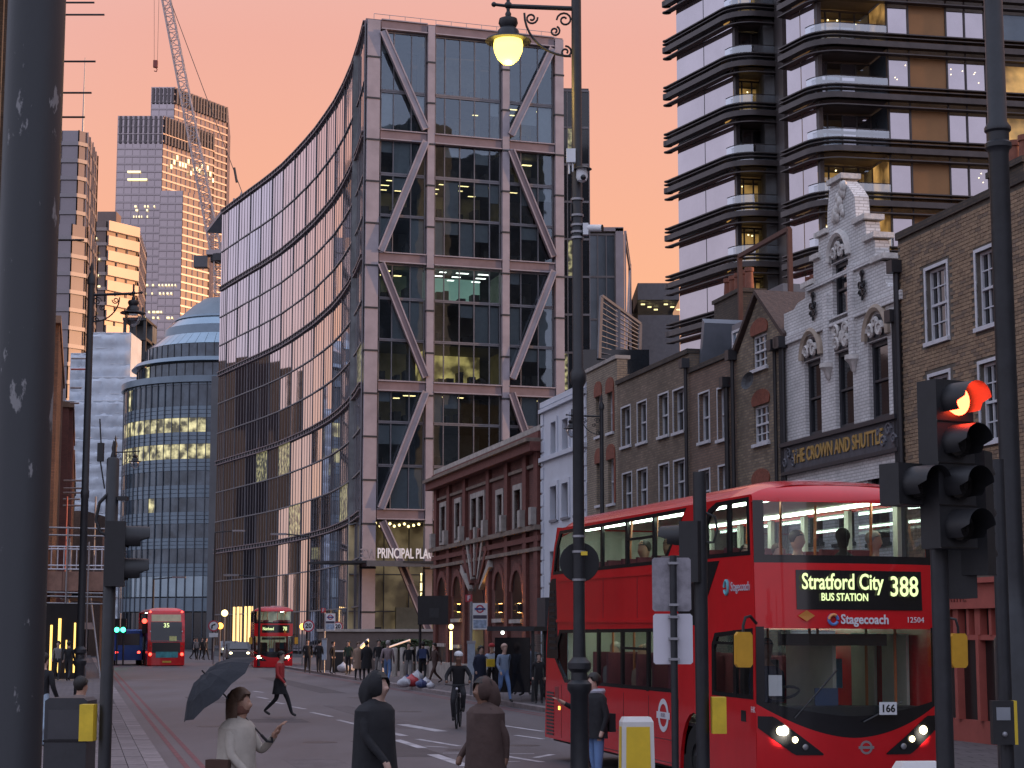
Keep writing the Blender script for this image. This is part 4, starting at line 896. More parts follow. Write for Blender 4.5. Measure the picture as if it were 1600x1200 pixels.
MB().box(.6, 1.8, 2.2, 3.4, z2, z2 + 1.1).build('roof_tank', lead, o); m = MB(); m.bar((0, 1.6, z2), (0, 1.6, z2 + 2.2), .12); m.bar((wd, 1.6, z2), (wd, 1.6, z2 + 2.2), .12); m.bar((0, 1.6, z2 + 2.2), (wd, 1.6, z2 + 2.2), .12); m.build('roof_frame', mat('rust_frame', (.12, .055, .04), .8), o)
# ---- gabled house
xa = X(1152); wd = X(1229) - xa
gz = [(0, 0), (wd, 0), (wd, Z(1224, 533)), (X(1184, 466) - xa, Z(1184, 466)), (0, Z(1153, 560))]
o, xa, wd, W = terrace('gabled_house', 'brown brick house with pointed gable and small paned windows', 1152, 1229, gz, yellow_a if False else brickmat('mottled_stock_brick', (.36, .28, .185), (.20, .15, .105), (.18, .155, .13), dirt=.5), [(1176, 527, 1198, 579), (1178, 637, 1201, 695), (1178, 760, 1201, 815)])
for a, b, z0, z1 in W:
    sash(o, a, b, z0, z1, 3, 4, rev=.05, bar=.03); MB().prism([(a - .06, z1 + .02), (b + .06, z1 + .02)] + arch(a - .12, b + .12, z1 + .15, z1 + .42), -.03, 0).build('brick_arch', red_arch, o)
px_, pz_ = X(1184, 466) - xa, Z(1184, 466); ze0, ze1 = Z(1153, 560), Z(1224, 533)
rt = mat('clay_roof_tile', (.075, .05, .042), .85, .3, 9, .5)
for (xe, ze, nm) in ((0, ze0, 'roof_slope'), (wd, ze1, 'roof_slope')):
    d_ = -.12 if xe == 0 else .12; MB().hexa([(px_, -.1, pz_ + .1), (xe + d_, -.1, ze + .05), (xe + d_, 9, ze + .05), (px_, 9, pz_ + .1)], [(px_, -.1, pz_ + .22), (xe + d_ * 1.3, -.1, ze + .17), (xe + d_ * 1.3, 9, ze + .17), (px_, 9, pz_ + .22)]).build(nm, rt, o)
MB().prism([(0.01, 0), (wd - .01, 0), (wd - .01, ze1 - .1), (px_, pz_ - .1), (.01, ze0 - .1)], .36, 9, back=True).build('body', brown_d, o)
pipe(o, X(1216, 600) - xa, .5, Z(1216, 545), .05); pipe(o, wd - .02, .5, Z(1226, 540), .07)
pots(o, -.8, .8, 2.0, 2.9, ze0 - 1, Z(1165, 462), 5, .75)
p = X(1186, 592) - xa; MB().lathe([(.01, 0), (.16, .03), (.24, .09)], (0, 0, 0), 14).build('satellite_dish', dark_metal, o, loc=(p, -.25, Z(1186, 597))).rotation_euler = (R(75), 0, R(20))
# ---- white painted public house with stepped gable
paintb = brickmat('white_painted_brick', (.78, .775, .765), (.71, .705, .70), (.50, .49, .48), bump=.6, dirt=.30)
xa = X(1229); wd = X(1412) - xa
gp_ = [(1229, 489), (1240, 484), (1246, 474), (1258, 466), (1258, 448), (1271, 437), (1271, 407), (1279, 404), (1279, 372), (1292, 366), (1293, 330), (1296, 296), (1300, 284), (1316, 281), (1326, 292), (1335, 306), (1338, 344), (1352, 346), (1354, 372), (1367, 375), (1367, 405), (1382, 409), (1383, 440), (1389, 448), (1397, 446), (1403, 428), (1411, 416)]
go = [(0, 0), (wd, 0)] + [(X(*p) - xa, Z(*p)) for p in gp_[::-1]]
go[2] = (wd, go[2][1]); go[-1] = (0, go[-1][1])
pub, xa, wd, W = terrace('public_house', 'white painted brick pub with stepped gable and carved sign band', 1229, 1412, go, paintb, [(1257, 567, 1282, 684), (1304, 552, 1332, 673), (1356, 537, 1387, 660), (1300, 414, 1325, 500), (1258, 752, 1284, 850), (1303, 745, 1333, 850), (1355, 736, 1388, 850)])
dkf = mat('dark_window_frame', (.025, .027, .035), .5, .2, 5)
for k, (a, b, z0, z1) in enumerate(W): sash(pub, a, b, z0, z1, 1, 2, dkf, .1, .11, bar=.04)
orn = mat('carved_plaster', (.62, .60, .57), .7, .25, 7, .4); iron = mat('wrought_iron', (.015, .015, .018), .5)
def spiral(cx_, cz_, r, turns, n, d=1, a0=0): return [(cx_ + d * r * (1 - .8 * i / n) * math.cos(a0 + turns * 2 * math.pi * i / n), -.06, cz_ + r * (1 - .8 * i / n) * math.sin(a0 + turns * 2 * math.pi * i / n)) for i in range(n + 1)]
for k in (0, 2, 3):
    a, b, z0, z1 = W[k]; r = (b - a) / 2; c = (a + b) / 2; tp = MB().prism([(a, z1 + .03), (b, z1 + .03)] + arch(a, b, z1 + .06, z1 + r * 1.15), -.01, .0).build('tympanum', dkf, pub)
    m = MB()
    for s_ in (-1, 1): m.path(spiral(c + s_ * r * .45, z1 + r * .42, r * .36, 1.2, 14, s_), r * .10, 5)
    m.path(spiral(c, z1 + r * .75, r * .25, 1, 10), r * .1, 5); m.build('scroll_carving', orn, tp)
    m = MB(); n = 14
    m.path([(c + (r + .1) * math.cos(math.pi * i / n), -.03, z1 + .06 + (r * 1.15 + .08) * math.sin(math.pi * i / n)) for i in range(n + 1)], .09, 6); m.build('arch_moulding', mat('tan_moulding', (.40, .33, .26), .8, .2, 4) if k != 3 else orn, pub)
x0, x1 = X(1304, 520) - xa, X(1331, 520) - xa; z0, z1 = Z(1304, 550), Z(1304, 512)
cpn = MB().box(x0, x1, -.02, 0, z0, z1).build('carved_panel', dkf, pub); m = MB(); c, cz = (x0 + x1) / 2, (z0 + z1) / 2
for s1 in (-1, 1):
    for s2 in (-1, 1): m.path(spiral(c + s1 * (x1 - x0) * .26, cz + s2 * (z1 - z0) * .25, .17, 1.3, 14, s1), .05, 5)
m.ball((c, -.05, cz), .12, 8, sc=(1, .4, 1.3)); m.build('scroll_carving', orn, cpn)
for px, y_ in ((1296, 540), (1336, 528)):
    x = X(px, 560) - xa; zz = Z(px, 575 if px < 1300 else 562); MB().lathe([(.01, -.3), (.06, -.25), (.1, -.1), (.2, 0), (.2, .1), (.01, .1)], (x, -.04, zz), 10).build('corbel', orn, pub, smooth=True); MB().box(x - .12, x + .12, -.1, 0, zz + .1, Z(px, 330 if px > 1300 else 380) - 1.2).build('pilaster', paintb, pub)
for (pa, ya, pb_, yb) in ((1229, 523, 1412, 464), (1262, 446, 1384, 406), (1229, 530, 1412, 471)):
    za, zb = Z(pa, ya), Z(pb_, yb); z = (za + zb) / 2; x0, x1 = X(pa, ya) - xa, X(pb_, yb) - xa; MB().box(x0 + .02, x1 - .02, -.07, -.003, z - .05, z + .05).build('string_course', paintb, pub)
for px, y_ in ((1273, 480), (1350, 447)):
    x, z = X(px, y_) - xa, Z(px, y_); m = MB(); m.path([(x, -.05, z - .33), (x, -.05, z + .36)], .028, 5)
    for s_ in (-1, 1): m.path(spiral(x + s_ * .1, z + .05, .11, 1.2, 12, s_, 3.1), .022, 5); m.path(spiral(x + s_ * .09, z - .16, .09, 1.2, 12, s_, 0), .022, 5); m.path([(x, -.05, z + .2), (x + s_ * .08, -.05, z + .28), (x + s_ * .05, -.05, z + .36)], .022, 5)
    m.ball((x, -.06, z), .05, 6); m.build('iron_tie', iron, pub)
zt_, zb_ = Z(1325, 676), Z(1325, 718)
band = MB().box(.05, wd - .05, -.12, -.003, zb_, zt_).build('sign_band', mat('sign_grey', (.075, .08, .095), .6, .25, 5, .3), pub)
MB().box(-.02, wd, -.2, -.003, zt_, zt_ + .1).box(-.02, wd, -.16, -.003, zb_ - .08, zb_).build('sign_moulding', dkf, pub)
text('sign_letters', 'THE CROWN AND SHUTTLE', .46, mat('gold_letter', (.50, .33, .10), .45, .1, 4, 0, .3), pub, (wd * .5, -.125, (zt_ + zb_) / 2), ext=.02, sx=.86, bold=.008)
m = MB()
for s_, xc in ((-1, .45), (1, wd - .45)):
    for dx, dzz, r in ((0, .12, .16), (.28, -.12, .14), (-.25, -.1, .13), (.5, .1, .1)): m.path([(p[0], -.13, p[2]) for p in spiral(xc + s_ * -dx, (zt_ + zb_) / 2 + dzz, r, 1.3, 12, s_)], .03, 5)
m.build('scroll_carving_field', mat('sign_scroll', (.13, .135, .155), .6, .2, 5), band, kind='stuff')
MB().box(.0, wd, -.05, -.003, Z(1325, 722) - .5, Z(1325, 722)).build('fascia', paintb, pub)
# roof behind the gable and cap
zr0 = Z(1384, 452); xr0, xr1 = X(1352, 380) - xa, X(1414, 380) - xa; zr1 = Z(1380, 372)
MB().hexa([(1.0, .5, zr0 - 1.2), (wd - .05, .5, zr0 - 1.2), (wd - .05, 9, zr0 - 1.2), (1, 9, zr0 - 1.2)], [(1.6, 2.4, zr1), (wd - .05, 2.4, zr1), (wd - .05, 8, zr1), (1.6, 8, zr1)]).build('roof', slate, pub)
MB().box(.02, wd - .02, .36, 9, 0, zr0 - 1.2).build('body', brown_d, pub)
m = MB()
for (pa, pb_, y_) in ((1256, 1273, 446), (1270, 1281, 404), (1277, 1294, 367), (1336, 1354, 345), (1352, 1369, 373), (1365, 1384, 406), (1297, 1318, 283)):
    x0, x1, z = X(pa, y_) - xa, X(pb_, y_) - xa, Z((pa + pb_) / 2, y_); MB().box(x0 - .04, x1 + .04, -.08, .42, z - .02, z + .1).build('coping', orn, pub)
x, z = X(1312, 330) - xa, Z(1312, 330); m = MB()
for k in range(16): m.ball((x + random.uniform(-.3, .3), -.02, z + random.uniform(-.15, .75)), random.uniform(.08, .15), 8, sc=(1, .6, 1.2))
m.build('carved_finial', orn, pub, smooth=True)
pipe(pub, wd - .12, .5, Z(1405, 500), .06); pipe(pub, .08, .5, Z(1231, 540), .05)
# ---- right brick house, bricks laid one by one
zt = Z(1412, 372)
wr = [(1446, 424, 1479, 537), (1524, 396, 1560, 514), (1452, 590, 1483, 702), (1530, 570, 1565, 692), (1610, 355, 1650, 490), (1615, 548, 1655, 675)]
rb, xa, wd, W = terrace('corner_brick_house', 'tall brown brick house with white sash windows above the coral shopfront', 1412, 1600, zt, mat('mortar', (.13, .115, .095), .9, .25, 5), wr, .16, 9, brown_d, body=brown_d, wide=11.5)
for a, b, z0, z1 in W: sash(rb, a, b, z0, z1, 3, 4, rev=.1, surround=.07, bar=.025)
bm_ = [mat('brick_tan', (.30, .21, .135), .85, .2, 9, .2, rnd=.18), mat('brick_brown', (.25, .175, .115), .85, .2, 9, .2, rnd=.18), mat('brick_dark', (.19, .138, .10), .85, .2, 9, .2, rnd=.18)]
bmesh_ = []
for k in range(3):
    o = MB().box(0, .213, -.014, 0, 0, .066).build('brick', bm_[k]); bmesh_.append(o.data); bpy.data.objects.remove(o)
rest = MB(); cnt = 0; zc_ = 3.55; row = 0; placed = []
while zc_ < zt - .1:
    x = .004 + (.1125 if row % 2 else 0)
    while x < wd - .21:
        if not any(x + .213 > a - .08 and x < b + .08 and zc_ + .066 > z0 - .12 and zc_ < z1 + (.4 if False else .09) for a, b, z0, z1 in W): placed.append((x, zc_))
        x += .225
    zc_ += .0765; row += 1
vis = sorted([p for p in placed if 4.2 < p[0] < 6.2 and p[1] > 7.4], key=lambda p: -p[0])[:300]; vs_ = set(vis)
for p in vis: link('brick', random.choices(bmesh_, (4, 4, 2))[0], rb, (p[0], 0, p[1]))
for p in placed:
    if p not in vs_: rest.box(p[0], p[0] + .213, -random.uniform(.010, .018), 0, p[1], p[1] + .066, random.choices((0, 1, 2), (4, 4, 2))[0])
rest.build('brick_courses', bm_, rb, kind='stuff')
xs = X(1508, 300) - xa
pots(rb, xs - .1, xs + 1.25, .6, 1.5, zt - .3, Z(1512, 272), 3, .62, brown_d)
pipe(rb, .05, .5, Z(1414, 420), .07)
# coral shopfront
sh = thing('shopfront', 'coral pink shopfront with lettered fascia under the brown brick house', 'shopfront', RF.P(xa, -.02), RF.rot)
coral = mat('coral_paint', (.42, .105, .085), .5, .1, 4); zf1, zf0 = Z(1500, 914), Z(1500, 952)
MB().box(.3, wd, -.3, 0, zf0, zf1).box(.25, wd, -.4, 0, zf1, zf1 + .1).build('fascia', coral, sh)
text('fascia_letters', 'CREATIVE', .34, mat('fascia_letter', (.16, .035, .03), .5), sh, (X(1508, 935) - xa, -.305, (zf0 + zf1) / 2), ext=.01, sx=.9)
zb = .55; x = 1.6
MB().box(.3, wd, -.12, 0, .0, zb).build('stall_riser', coral, sh)
while x < wd:
    MB().box(x - .06, x + .06, -.2, 0, zb, zf0).build('mullion', coral, sh); MB().add([(x + .06, -.05, zb), (x + .84, -.05, zb), (x + .84, -.05, zf0), (x + .06, -.05, zf0)], [(0, 1, 2, 3)]).build('pane', dk_void, sh); x += .9
MB().box(.3, wd, -.18, 0, zf0 - .6, zf0 - .5).build('transom', coral, sh)
for k in range(12): MB().box(1.65 + .45 * k, 1.75 + .45 * k, -.2, 0, zf0 - .5, zf0).build('dentil', coral, sh)

# ================================================================== left side: brick blocks, scaffolding, gantry
def lx(Y): return -.9 - .231 * Y
LF = Frame((lx(40), 40), (lx(200), 200))      # local x runs away from the viewer; +y is to the left... outward is -y? handled below
bl_b = brickmat('left_brick', (.24, .135, .09), (.16, .09, .065), (.11, .085, .07))
def leftblock(name, label, Ya, Yb, h, m_, step=3.2):
    A = Vector((lx(Ya) - (2.0 if Ya < 40 else .75 if Ya < 100 else .15), Ya, 0)); o = thing(name, label, 'building', A, math.atan2(1, -.231)); Ln = (Yb - Ya) * 1.0264
    # local x along street, local y to the left (into the block)
    MB().box(0, Ln, 0, 14, 0, h).build('body', m_, o)
    MB().box(-.1, Ln + .1, -.3, .4, h, h + .35).build('cornice', mat('left_cornice', (.20, .13, .09), .8, .2, 2), o)
    x = .6
    while x < Ln - .5:
        MB().box(x, x + .7, -.22, -.003, 0, h - .01).build('pilaster', m_, o)
        for z in [4.6 + 3.6 * k for k in range(int((h - 5) / 3.6))]: MB().box(x + 1.1, x + 2.6, -.06, -.004, z, z + 2.2).build('window', sash_glass, o)
        x += step
    return o
leftblock('dark_scaffold_house', 'dark building behind the thick post at the left edge', 34, 62, 24, brown_d)
leftblock('left_brick_block', 'tall red brown brick block with pilasters on the left side', 88, 112, 17.0, bl_b, 2.4)
leftblock('left_low_block', 'lower red brick block further down the left side', 112.5, 136, 15.9, redb)
leftblock('left_far_block', 'far brick block with pilasters next to the white sheeting', 136.5, 178, 15.3, bl_b)
tube_m = mat('scaffold_tube', (.30, .29, .30), .4, .15, 5, 0, .6); tube_r = mat('scaffold_tube_red', (.42, .12, .10), .5)
sc = thing('scaffold', 'steel tube scaffold with tube ends sticking out on the left', 'scaffold', (lx(60), 60, 0), 0)
for y_, ln in ((4, 1.0), (23, 1.35), (96, 1.1), (145, 1.0), (183, .8), (375, .9)):
    p = at(100, y_, 60); MB().tube((-1.0, 0, p.z), (ln - .25, 0, p.z), .035, n=8).build('putlog', dark_metal, sc)
for Yo in (-12, -4, 0): MB().tube((-.5 - .231 * Yo, Yo, 0), (-.5 - .231 * Yo, Yo, 23), .035, n=8).build('standard', dark_metal, sc)
for k in range(7): MB().tube((-.5 + .231 * 14, -14, 3 * k + 2.4), (-.5, 0, 3 * k + 2.4), .035, n=8).build('ledger', dark_metal, sc)
sc2 = thing('scaffold', 'scaffold tubes clamped to the left brick block above the gantry', 'scaffold', (lx(100), 100, 0), 0)
for y_, xa_, ln, r_ in ((560, 0, 1.0, 0), (577, 0, .85, 1), (606, 0, .6, 0), (630, 0, .5, 0), (751, -.2, 1.3, 0), (763, -.2, 1., 0), (770, -.2, 1., 0), (780, -.2, .9, 0), (790, -.2, 1., 0)):
    p = at(100, y_, 100); MB().tube((xa_, 0, p.z), (xa_ + ln, 0, p.z), .05, n=8).build('putlog', tube_r if r_ else tube_m, sc2)
for xo in (.5, 2.0): MB().tube((xo, -2, 4.2), (xo, -2, at(100, 780, 100).z), .04, n=8).build('standard', tube_r if xo < 1 else tube_m, sc2)
# gantry over the pavement
G = Vector((lx(88), 88, 0)); gt = thing('gantry', 'scaffold gantry with metal barrier rail spanning the left pavement', 'gantry', G, math.atan2(1, -.231))
GL = 16.; gz_ = at(120, 897, 92).z; gz0 = at(120, 926, 92).z; gzr = at(120, 860, 92).z
board = mat('gantry_board', (.27, .15, .11), .8, .3, 1.5, .1)
def gfr(x, y, z): return (x, -y, z)
m = MB(); m.box(0, GL, -2.15, -.05, gz0 + .2, gz_ - .1); m.build('deck', board, gt)
for k in range(7): MB().box(GL * k / 7 + .02, GL * (k + 1) / 7 - .02, -2.2, -2.155, gz0, gz_).build('fascia_board', board, gt)
for k in range(3): MB().box(-.06, -.01, -2.2 + 1.1 * k, -1.13 + 1.1 * k, gz0, gz_).build('fascia_board', board, gt)
for z in (gz0 - .12, gz0 - .3, gz0 - .62, gzr + .5, gzr + .85): MB().tube((-.12, -2.5, z), (-.12, 1.2, z + .05), .04, n=8).build('ledger', tube_m, gt)
for y in (-1.2, -.2, .7): MB().tube((-.15, y, .1), (-.15, y, gzr + random.uniform(.2, 1.2)), .04, n=8).build('standard', tube_m if y < 0 else tube_r, gt)
MB().tube((-.3, -1.9, .1), (.6, -1.3, gz0), .05, n=8).build('brace', tube_m, gt)
def barrier(y0, x0, x1, axis):
    m = MB()
    for z in (gz_ + .1, gz_ + .28, gzr - .12, gzr): m.tube((x0, y0, z) if axis == 0 else (x0, y0, z), (x1, y0, z) if axis == 0 else (x0, x1, z), .035, n=6)
    n = int(abs(x1 - (x0 if axis == 0 else y0)) / .28)
    for i in range(n + 1):
        p = (x0 + (x1 - x0) * i / n, y0) if axis == 0 else (x0, y0 + (x1 - y0) * i / n); m.tube((p[0], p[1], gz_ + .1), (p[0], p[1], gzr), .03, n=5)
    m.build('barrier', mat('galvanised', (.58, .56, .60), .4, .1, 5, 0, .5), gt)
barrier(-2.1, 0, GL, 0); barrier(-2.1, -.05, 1.1, 1)
for x in (0, 4, 8, 12, 16):
    for y in (-2.0, -.3): MB().tube((x, y, .1), (x, y, gzr + (1.4 if y < -1 else .4)), .04, n=8).build('standard', tube_m, gt)
for z in (gz0 - .15, gz0 - .45, gzr + .9): MB().tube((-.5, -2.05, z), (GL, -2.05, z), .04, n=8).build('ledger', tube_m, gt)
for x in (0, 4, 8): MB().tube((x, -2.6, gz0 - .3), (x, .1, gz0 - .3), .04, n=8).build('transom', tube_m, gt)
MB().tube((4, -2.0, .1), (4, -2, 2.0), .07, n=10).build('padding', mat('yellow_padding', (.65, .45, .04), .7), gt)
# lit shop under the gantry
LS = Vector((at(76, 990, 87.5).x, 87.5, 0)); ls = thing('lit_shop', 'shopfront with glowing vertical light strips under the gantry', 'shopfront', LS, 0)
for i in range(4): MB().box(.1 + i * .37, .1 + i * .37 + (.09, .12, .05, .07)[i], -.12, -.06, .4, (2.6, 2.9, 1.9, 2.7)[i]).build('light_strip', mat('strip_light', (1, .62, .15), .5, 0, emis=2.2, ecol=(1, .6, .14)), ls)
MB().box(-1.5, 1.35, -.05, -.02, .1, 3.6).build('shop_window', dk_void, ls)
sg = thing('hanging_sign', 'small white sign with blue square hanging under the gantry', 'sign', at(125, 978, 92) - Vector((0, 0, 0)), 0)
MB().box(-.65, .65, -.03, .03, -.16, .16).build('plate', white_paint, sg); MB().box(-.62, -.34, -.04, -.031, -.13, .13).build('symbol', mat('sign_blue', (.03, .12, .45), .5), sg)

o = thing('shade_house', 'unseen plain brown brick house added past the right edge to shade the street', 'building', RF.P(xa + 11.6), RF.rot)  # added out of view to keep the low sun off the street
W_ = []
for i in range(12):
    for z in (4.2, 7.2): W_.append((1.4 + i * 4.2, 2.6 + i * 4.2, z, z + 1.9))
MB().prism([(0, 0), (56, 0), (56, 11.2), (0, 11.2)], 0, .35, [[(a, z0), (b, z0), (b, z1), (a, z1)] for a, b, z0, z1 in W_]).build('wall', brown_a, o); MB().box(0, 56, .36, 9, 0, 10.9).build('body', brown_d, o)
for a, b, z0, z1 in W_: sash(o, a, b, z0, z1, 2, 4)

A = Vector((lx(180) - 3, 180, 0)); o = thing('corner_shop', 'dark brick corner building closing the far end of the left pavement', 'building', A, 0); wc = kl(180) - 1.2 - A.x
MB().box(0, wc, 0, 12, 0, 14).build('body', bl_b, o); MB().box(-.1, wc + .1, -.15, 0, 3.4, 4.2).build('fascia', black_metal, o)
for i in range(3): MB().box(.3 + i * 1.6, 1.6 + i * 1.6, -.06, -.01, .5, 3.2).build('shop_window', dk_void if i != 1 else mat('pink_lit_window', (.5, .1, .2), .5, .3, 1, emis=.5, ecol=(1, .25, .45), evar=1.5), o)
for i in range(2): MB().box(.5 + i * 2.2, 1.7 + i * 2.2, -.04, -.01, 5.5, 7.6).build('window', sash_glass, o)
# ================================================================== double-deck buses
bus_red = mat('bus_red', (.62, .010, .016), .25, .10, 1.3, .01, 0, spec=.4, coat=.5)
bus_blk = mat('bus_black', (.012, .012, .014), .12, .2, 2, 0, 0, spec=.6)
bus_trim = mat('bus_trim', (.02, .02, .022), .5, .1, 3)
bus_glass = glassmat('bus_glass', (.84, .88, .88), .10, (.9, .95, 1), .015, fres=False)
screen_glass = glassmat('bus_screen', (.86, .90, .88), .075, (.9, .95, 1), .015, fres=False)
cream = mat('bus_cream', (.48, .50, .44), .6, .1, 3); seat_m = mat('bus_seat', (.16, .03, .05), .8, .2, 5); pole_o = mat('grab_pole', (.50, .17, .06), .4)
deck_light = mat('deck_light', (.86, 1, .82), .5, 0, emis=13, ecol=(.88, 1, .82))
led_g = mat('led_yellow', (.86, 1, .42), .5, 0, emis=.95, ecol=(.82, 1, .45))
white_v = mat('white_vinyl', (.72, .70, .74), .5, .05, 3)
def person_bust(par, x, y, z, face, hair, top, s=1., tilt=0):
    """seated passenger seen from the chest up; one body mesh, hair is a child"""
    m = MB(); c = MB()
    prof = [(.03, -.42), (.20, -.40), (.22, -.15), (.20, -.02), (.10, .05), (.06, .10), (.055, .14), (.075, .17), (.088, .23), (.092, .29), (.082, .35), (.05, .385), (.004, .395)]
    n = 14; k = len(prof); vs = []
    for i, (r, h) in enumerate(prof):
        for j in range(n):
            a = 2 * math.pi * j / n; wx = 1.15 if h < .06 else .88; wy = .62 if h < .06 else 1.08; nose = .02 if (.2 < h < .27 and abs(a - 3 * math.pi / 2) < .3) else 0
            vs.append((s * r * wx * math.cos(a), s * (r * wy * math.sin(a) - nose), s * h))
    fs = [(i * n + j, i * n + (j + 1) % n, (i + 1) * n + (j + 1) % n, (i + 1) * n + j) for i in range(k - 1) for j in range(n)]
    m.add(vs, fs); m.m = [(1 if i < 4 else 0) for i in range(k - 1) for j in range(n)]
    o = m.build('person_body', [face, top], par, True, (x, y, z)); o.rotation_euler = (0, 0, tilt)
    h = MB(); h.ball((0, .012 * s, .30 * s), .1 * s, 14, sc=(.98, 1.1, 1.05)); h.v = [(a, b, max(c_, (.30 - .10 * (b > 0) - (-.02 if b < -.03 else 0)) * s)) for a, b, c_ in h.v]
    h.build('hair', hair, o, True); return o
skin_a = mat('skin_tan', (.42, .24, .17), .6, .08, 8); skin_b = mat('skin_pale', (.52, .34, .27), .6, .08, 8); skin_c = mat('skin_brown', (.20, .105, .07), .6, .08, 8)
hair_d = mat('hair_dark', (.015, .012, .01), .6, .3, 20); hair_g = mat('hair_grey', (.30, .28, .27), .7, .2, 20); hair_b = mat('hair_brown', (.09, .05, .03), .6, .3, 20)
def cloth(name, c): return mat('cloth_' + name, c, .9, .14, 5, .45, bscale=5)
def make_bus(name, label, loc, rot, dest, num, front=True, detail=True, group=None):
    LB = 10.3; B = thing(name, label, 'bus', loc, 0, group); B.rotation_euler = rot
    side = lambda x, y, z: (y, x, z)
    def off(poly, x0, x1, nm, mt, holes=(), par=B, lab=None): return MB().prism(poly, x0, x1, holes, f=side, back=True).build(nm, mt, par, label=lab)
    def archpts(c, r, n=10): return [(c - r * math.cos(math.pi * i / n), .3 + (r * 1.38) * math.sin(math.pi * i / n)) for i in range(n + 1)]
    outer = [(.02, .3)] + archpts(2.36, .58) + archpts(8.05, .58) + [(10.3, .3), (10.22, 2.0), (9.98, 3.1), (9.72, 3.7), (9.5, 3.98), (.15, 3.98), (.06, 3.1), (.02, 2.3)]
    up = [(3.55, 3.19), (9.8, 3.17), (9.62, 3.65), (9.36, 3.93), (2.62, 3.95), (2.95, 3.7)]
    qw = [(.16, 3.2), (1.86, 3.2), (1.86, 3.7), (1.72, 3.87), (1.4, 3.95), (.2, 3.95)]
    lo = [(3.1, 1.34), (9.0, 1.30), (9.74, 1.75), (9.35, 2.2), (3.1, 2.26)]
    dw = [(.1, 1.37), (1.62, 1.37), (1.62, 2.05), (1.5, 2.2), (.1, 2.27)]
    off(outer, 0, .05, 'side_panel', bus_red, [up, qw, lo, dw])
    ns_holes = [[(.16, 3.2), (9.6, 3.2), (9.4, 3.93), (.2, 3.93)], [(3.1, 1.34), (9.2, 1.34), (9.2, 2.24), (3.1, 2.24)]]
    off(outer, 2.45, 2.5, 'side_panel', bus_red, ns_holes)
    for poly in ns_holes: off(poly, 2.46, 2.465, 'window', bus_glass)
    # offside glazing with dark edges and pillars
    def glaze(poly, pillars, nm='window'):
        cx_ = sum(p[0] for p in poly) / len(poly); cz_ = sum(p[1] for p in poly) / len(poly)
        inn = [(cx_ + (p[0] - cx_) * (1 - .09 / max(.3, abs(p[0] - cx_))), cz_ + (p[1] - cz_) * (1 - .055 / max(.1, abs(p[1] - cz_)))) for p in poly]
        o = off(poly, -.004, .03, 'window_rubber', bus_blk, [inn])
        g = off(inn, .012, .018, 'window', bus_glass, par=o)
        zs = [p[1] for p in poly]
        for a in pillars: MB().box(-.006, .04, a - .05, a + .05, min(zs) + .02, max(zs) - .03).build('window_pillar', bus_blk, o)
        return o
    glaze(up, [4.1, 5.45, 6.8, 8.2]); glaze(qw, [.95]); glaze(lo, [4.4, 5.7, 7.0, 8.3]); glaze(dw, [.75])
    # opening hoppers
    for a0, a1, z0, z1 in ((4.15, 5.4, 3.62, 3.90), (4.45, 5.65, 1.95, 2.2), (.8, 1.58, 2.08, 2.18)):
        m = MB(); m.box(-.012, .02, a0, a1, z0 - .03, z0 + .01); m.build('hopper_rail', bus_blk, B)
    off([(1.3, 3.16), (3.3, 3.16), (2.9, 2.3), (2.15, 2.3)], -.006, .0, 'stair_panel', bus_blk)
    off([(9.42, 1.7), (10.2, 1.7), (10.0, 3.02), (9.86, 3.1), (9.6, 3.1)], -.006, 0, 'engine_cover', bus_blk)
    for k in range(10): MB().box(-.018, -.006, 9.56 + .015 * k, 9.98, 1.85 + .11 * k, 1.90 + .11 * k).build('cover_slat', bus_trim, B)
    for k in range(13): MB().box(-.012, .0, 9.7, 10.17, .36 + .06 * k, .39 + .06 * k).build('vent_slat', bus_blk, B)
    for z, h, d in ((3.04, .035, .02), (2.33, .05, .025), (.62, .012, .006)): MB().box(-d, 0, 3.0, 9.5, z, z + h).build('side_rail', bus_red, B)
    gap = MB()
    for a in (3.0, 4.35, 5.6, 7.05, 9.2): gap.box(-.004, 0, a, a + .008, .34, 1.26)
    for a in (4.9, 6.7, 8.4): gap.box(-.004, 0, a, a + .008, 2.4, 3.02)
    for z in (.66, .34): gap.box(-.004, 0, 3.0, 7.4, z, z + .008)
    gap.build('panel_gap', bus_trim, B, kind='stuff')
    # roof and ends
    def rf(u, v):
        e = abs((v - 1.25) / 1.25); z = 3.98 + .24 * (1 - e ** 5); 
        if u < .9: z -= .10 * ((.9 - u) / .8) ** 2
        if u > 8.9: z -= .30 * ((u - 8.9) / .75) ** 2
        return (v, u, z)
    MB().patch(rf, .1, 9.6, 0, 2.5, 40, 22).build('roof', bus_red, B, True)
    MB().box(1.1, 1.75, 1.2, 2.4, 4.17, 4.27).build('roof_pod', mat('pod_white', (.55, .56, .58), .5), B)
    def yf(x, z):
        u = (x - 1.25) / 1.25; y = -.20 * (1 - abs(u) ** 2.6)
        if z > 2.3: y += (z - 2.3) * .05
        if z > 3.9: y += ((z - 3.9) / .25) ** 2 * .28
        if z < .95: y += .04 * ((.95 - z) / .6) ** 2
        return y
    def fr(dy): return lambda x, z: (x, yf(x, z) + dy, z)
    uu = lambda x: abs((x - 1.25) / 1.25)
    zl_ = lambda x: .90 + .42 * uu(x) ** 1.8; zg = lambda x: 1.17 + .20 * uu(x) ** 1.6
    MB().patch(fr(0), 0, 2.5, .28, zl_, 32, 8).build('front_panel', bus_red, B, True)
    MB().patch(fr(.005), 0, 2.5, zl_, zg, 32, 3).build('screen_surround', bus_blk, B, True)
    MB().patch(fr(.0), .1, 2.4, zg, 2.27, 32, 8).build('windscreen', screen_glass, B, True)
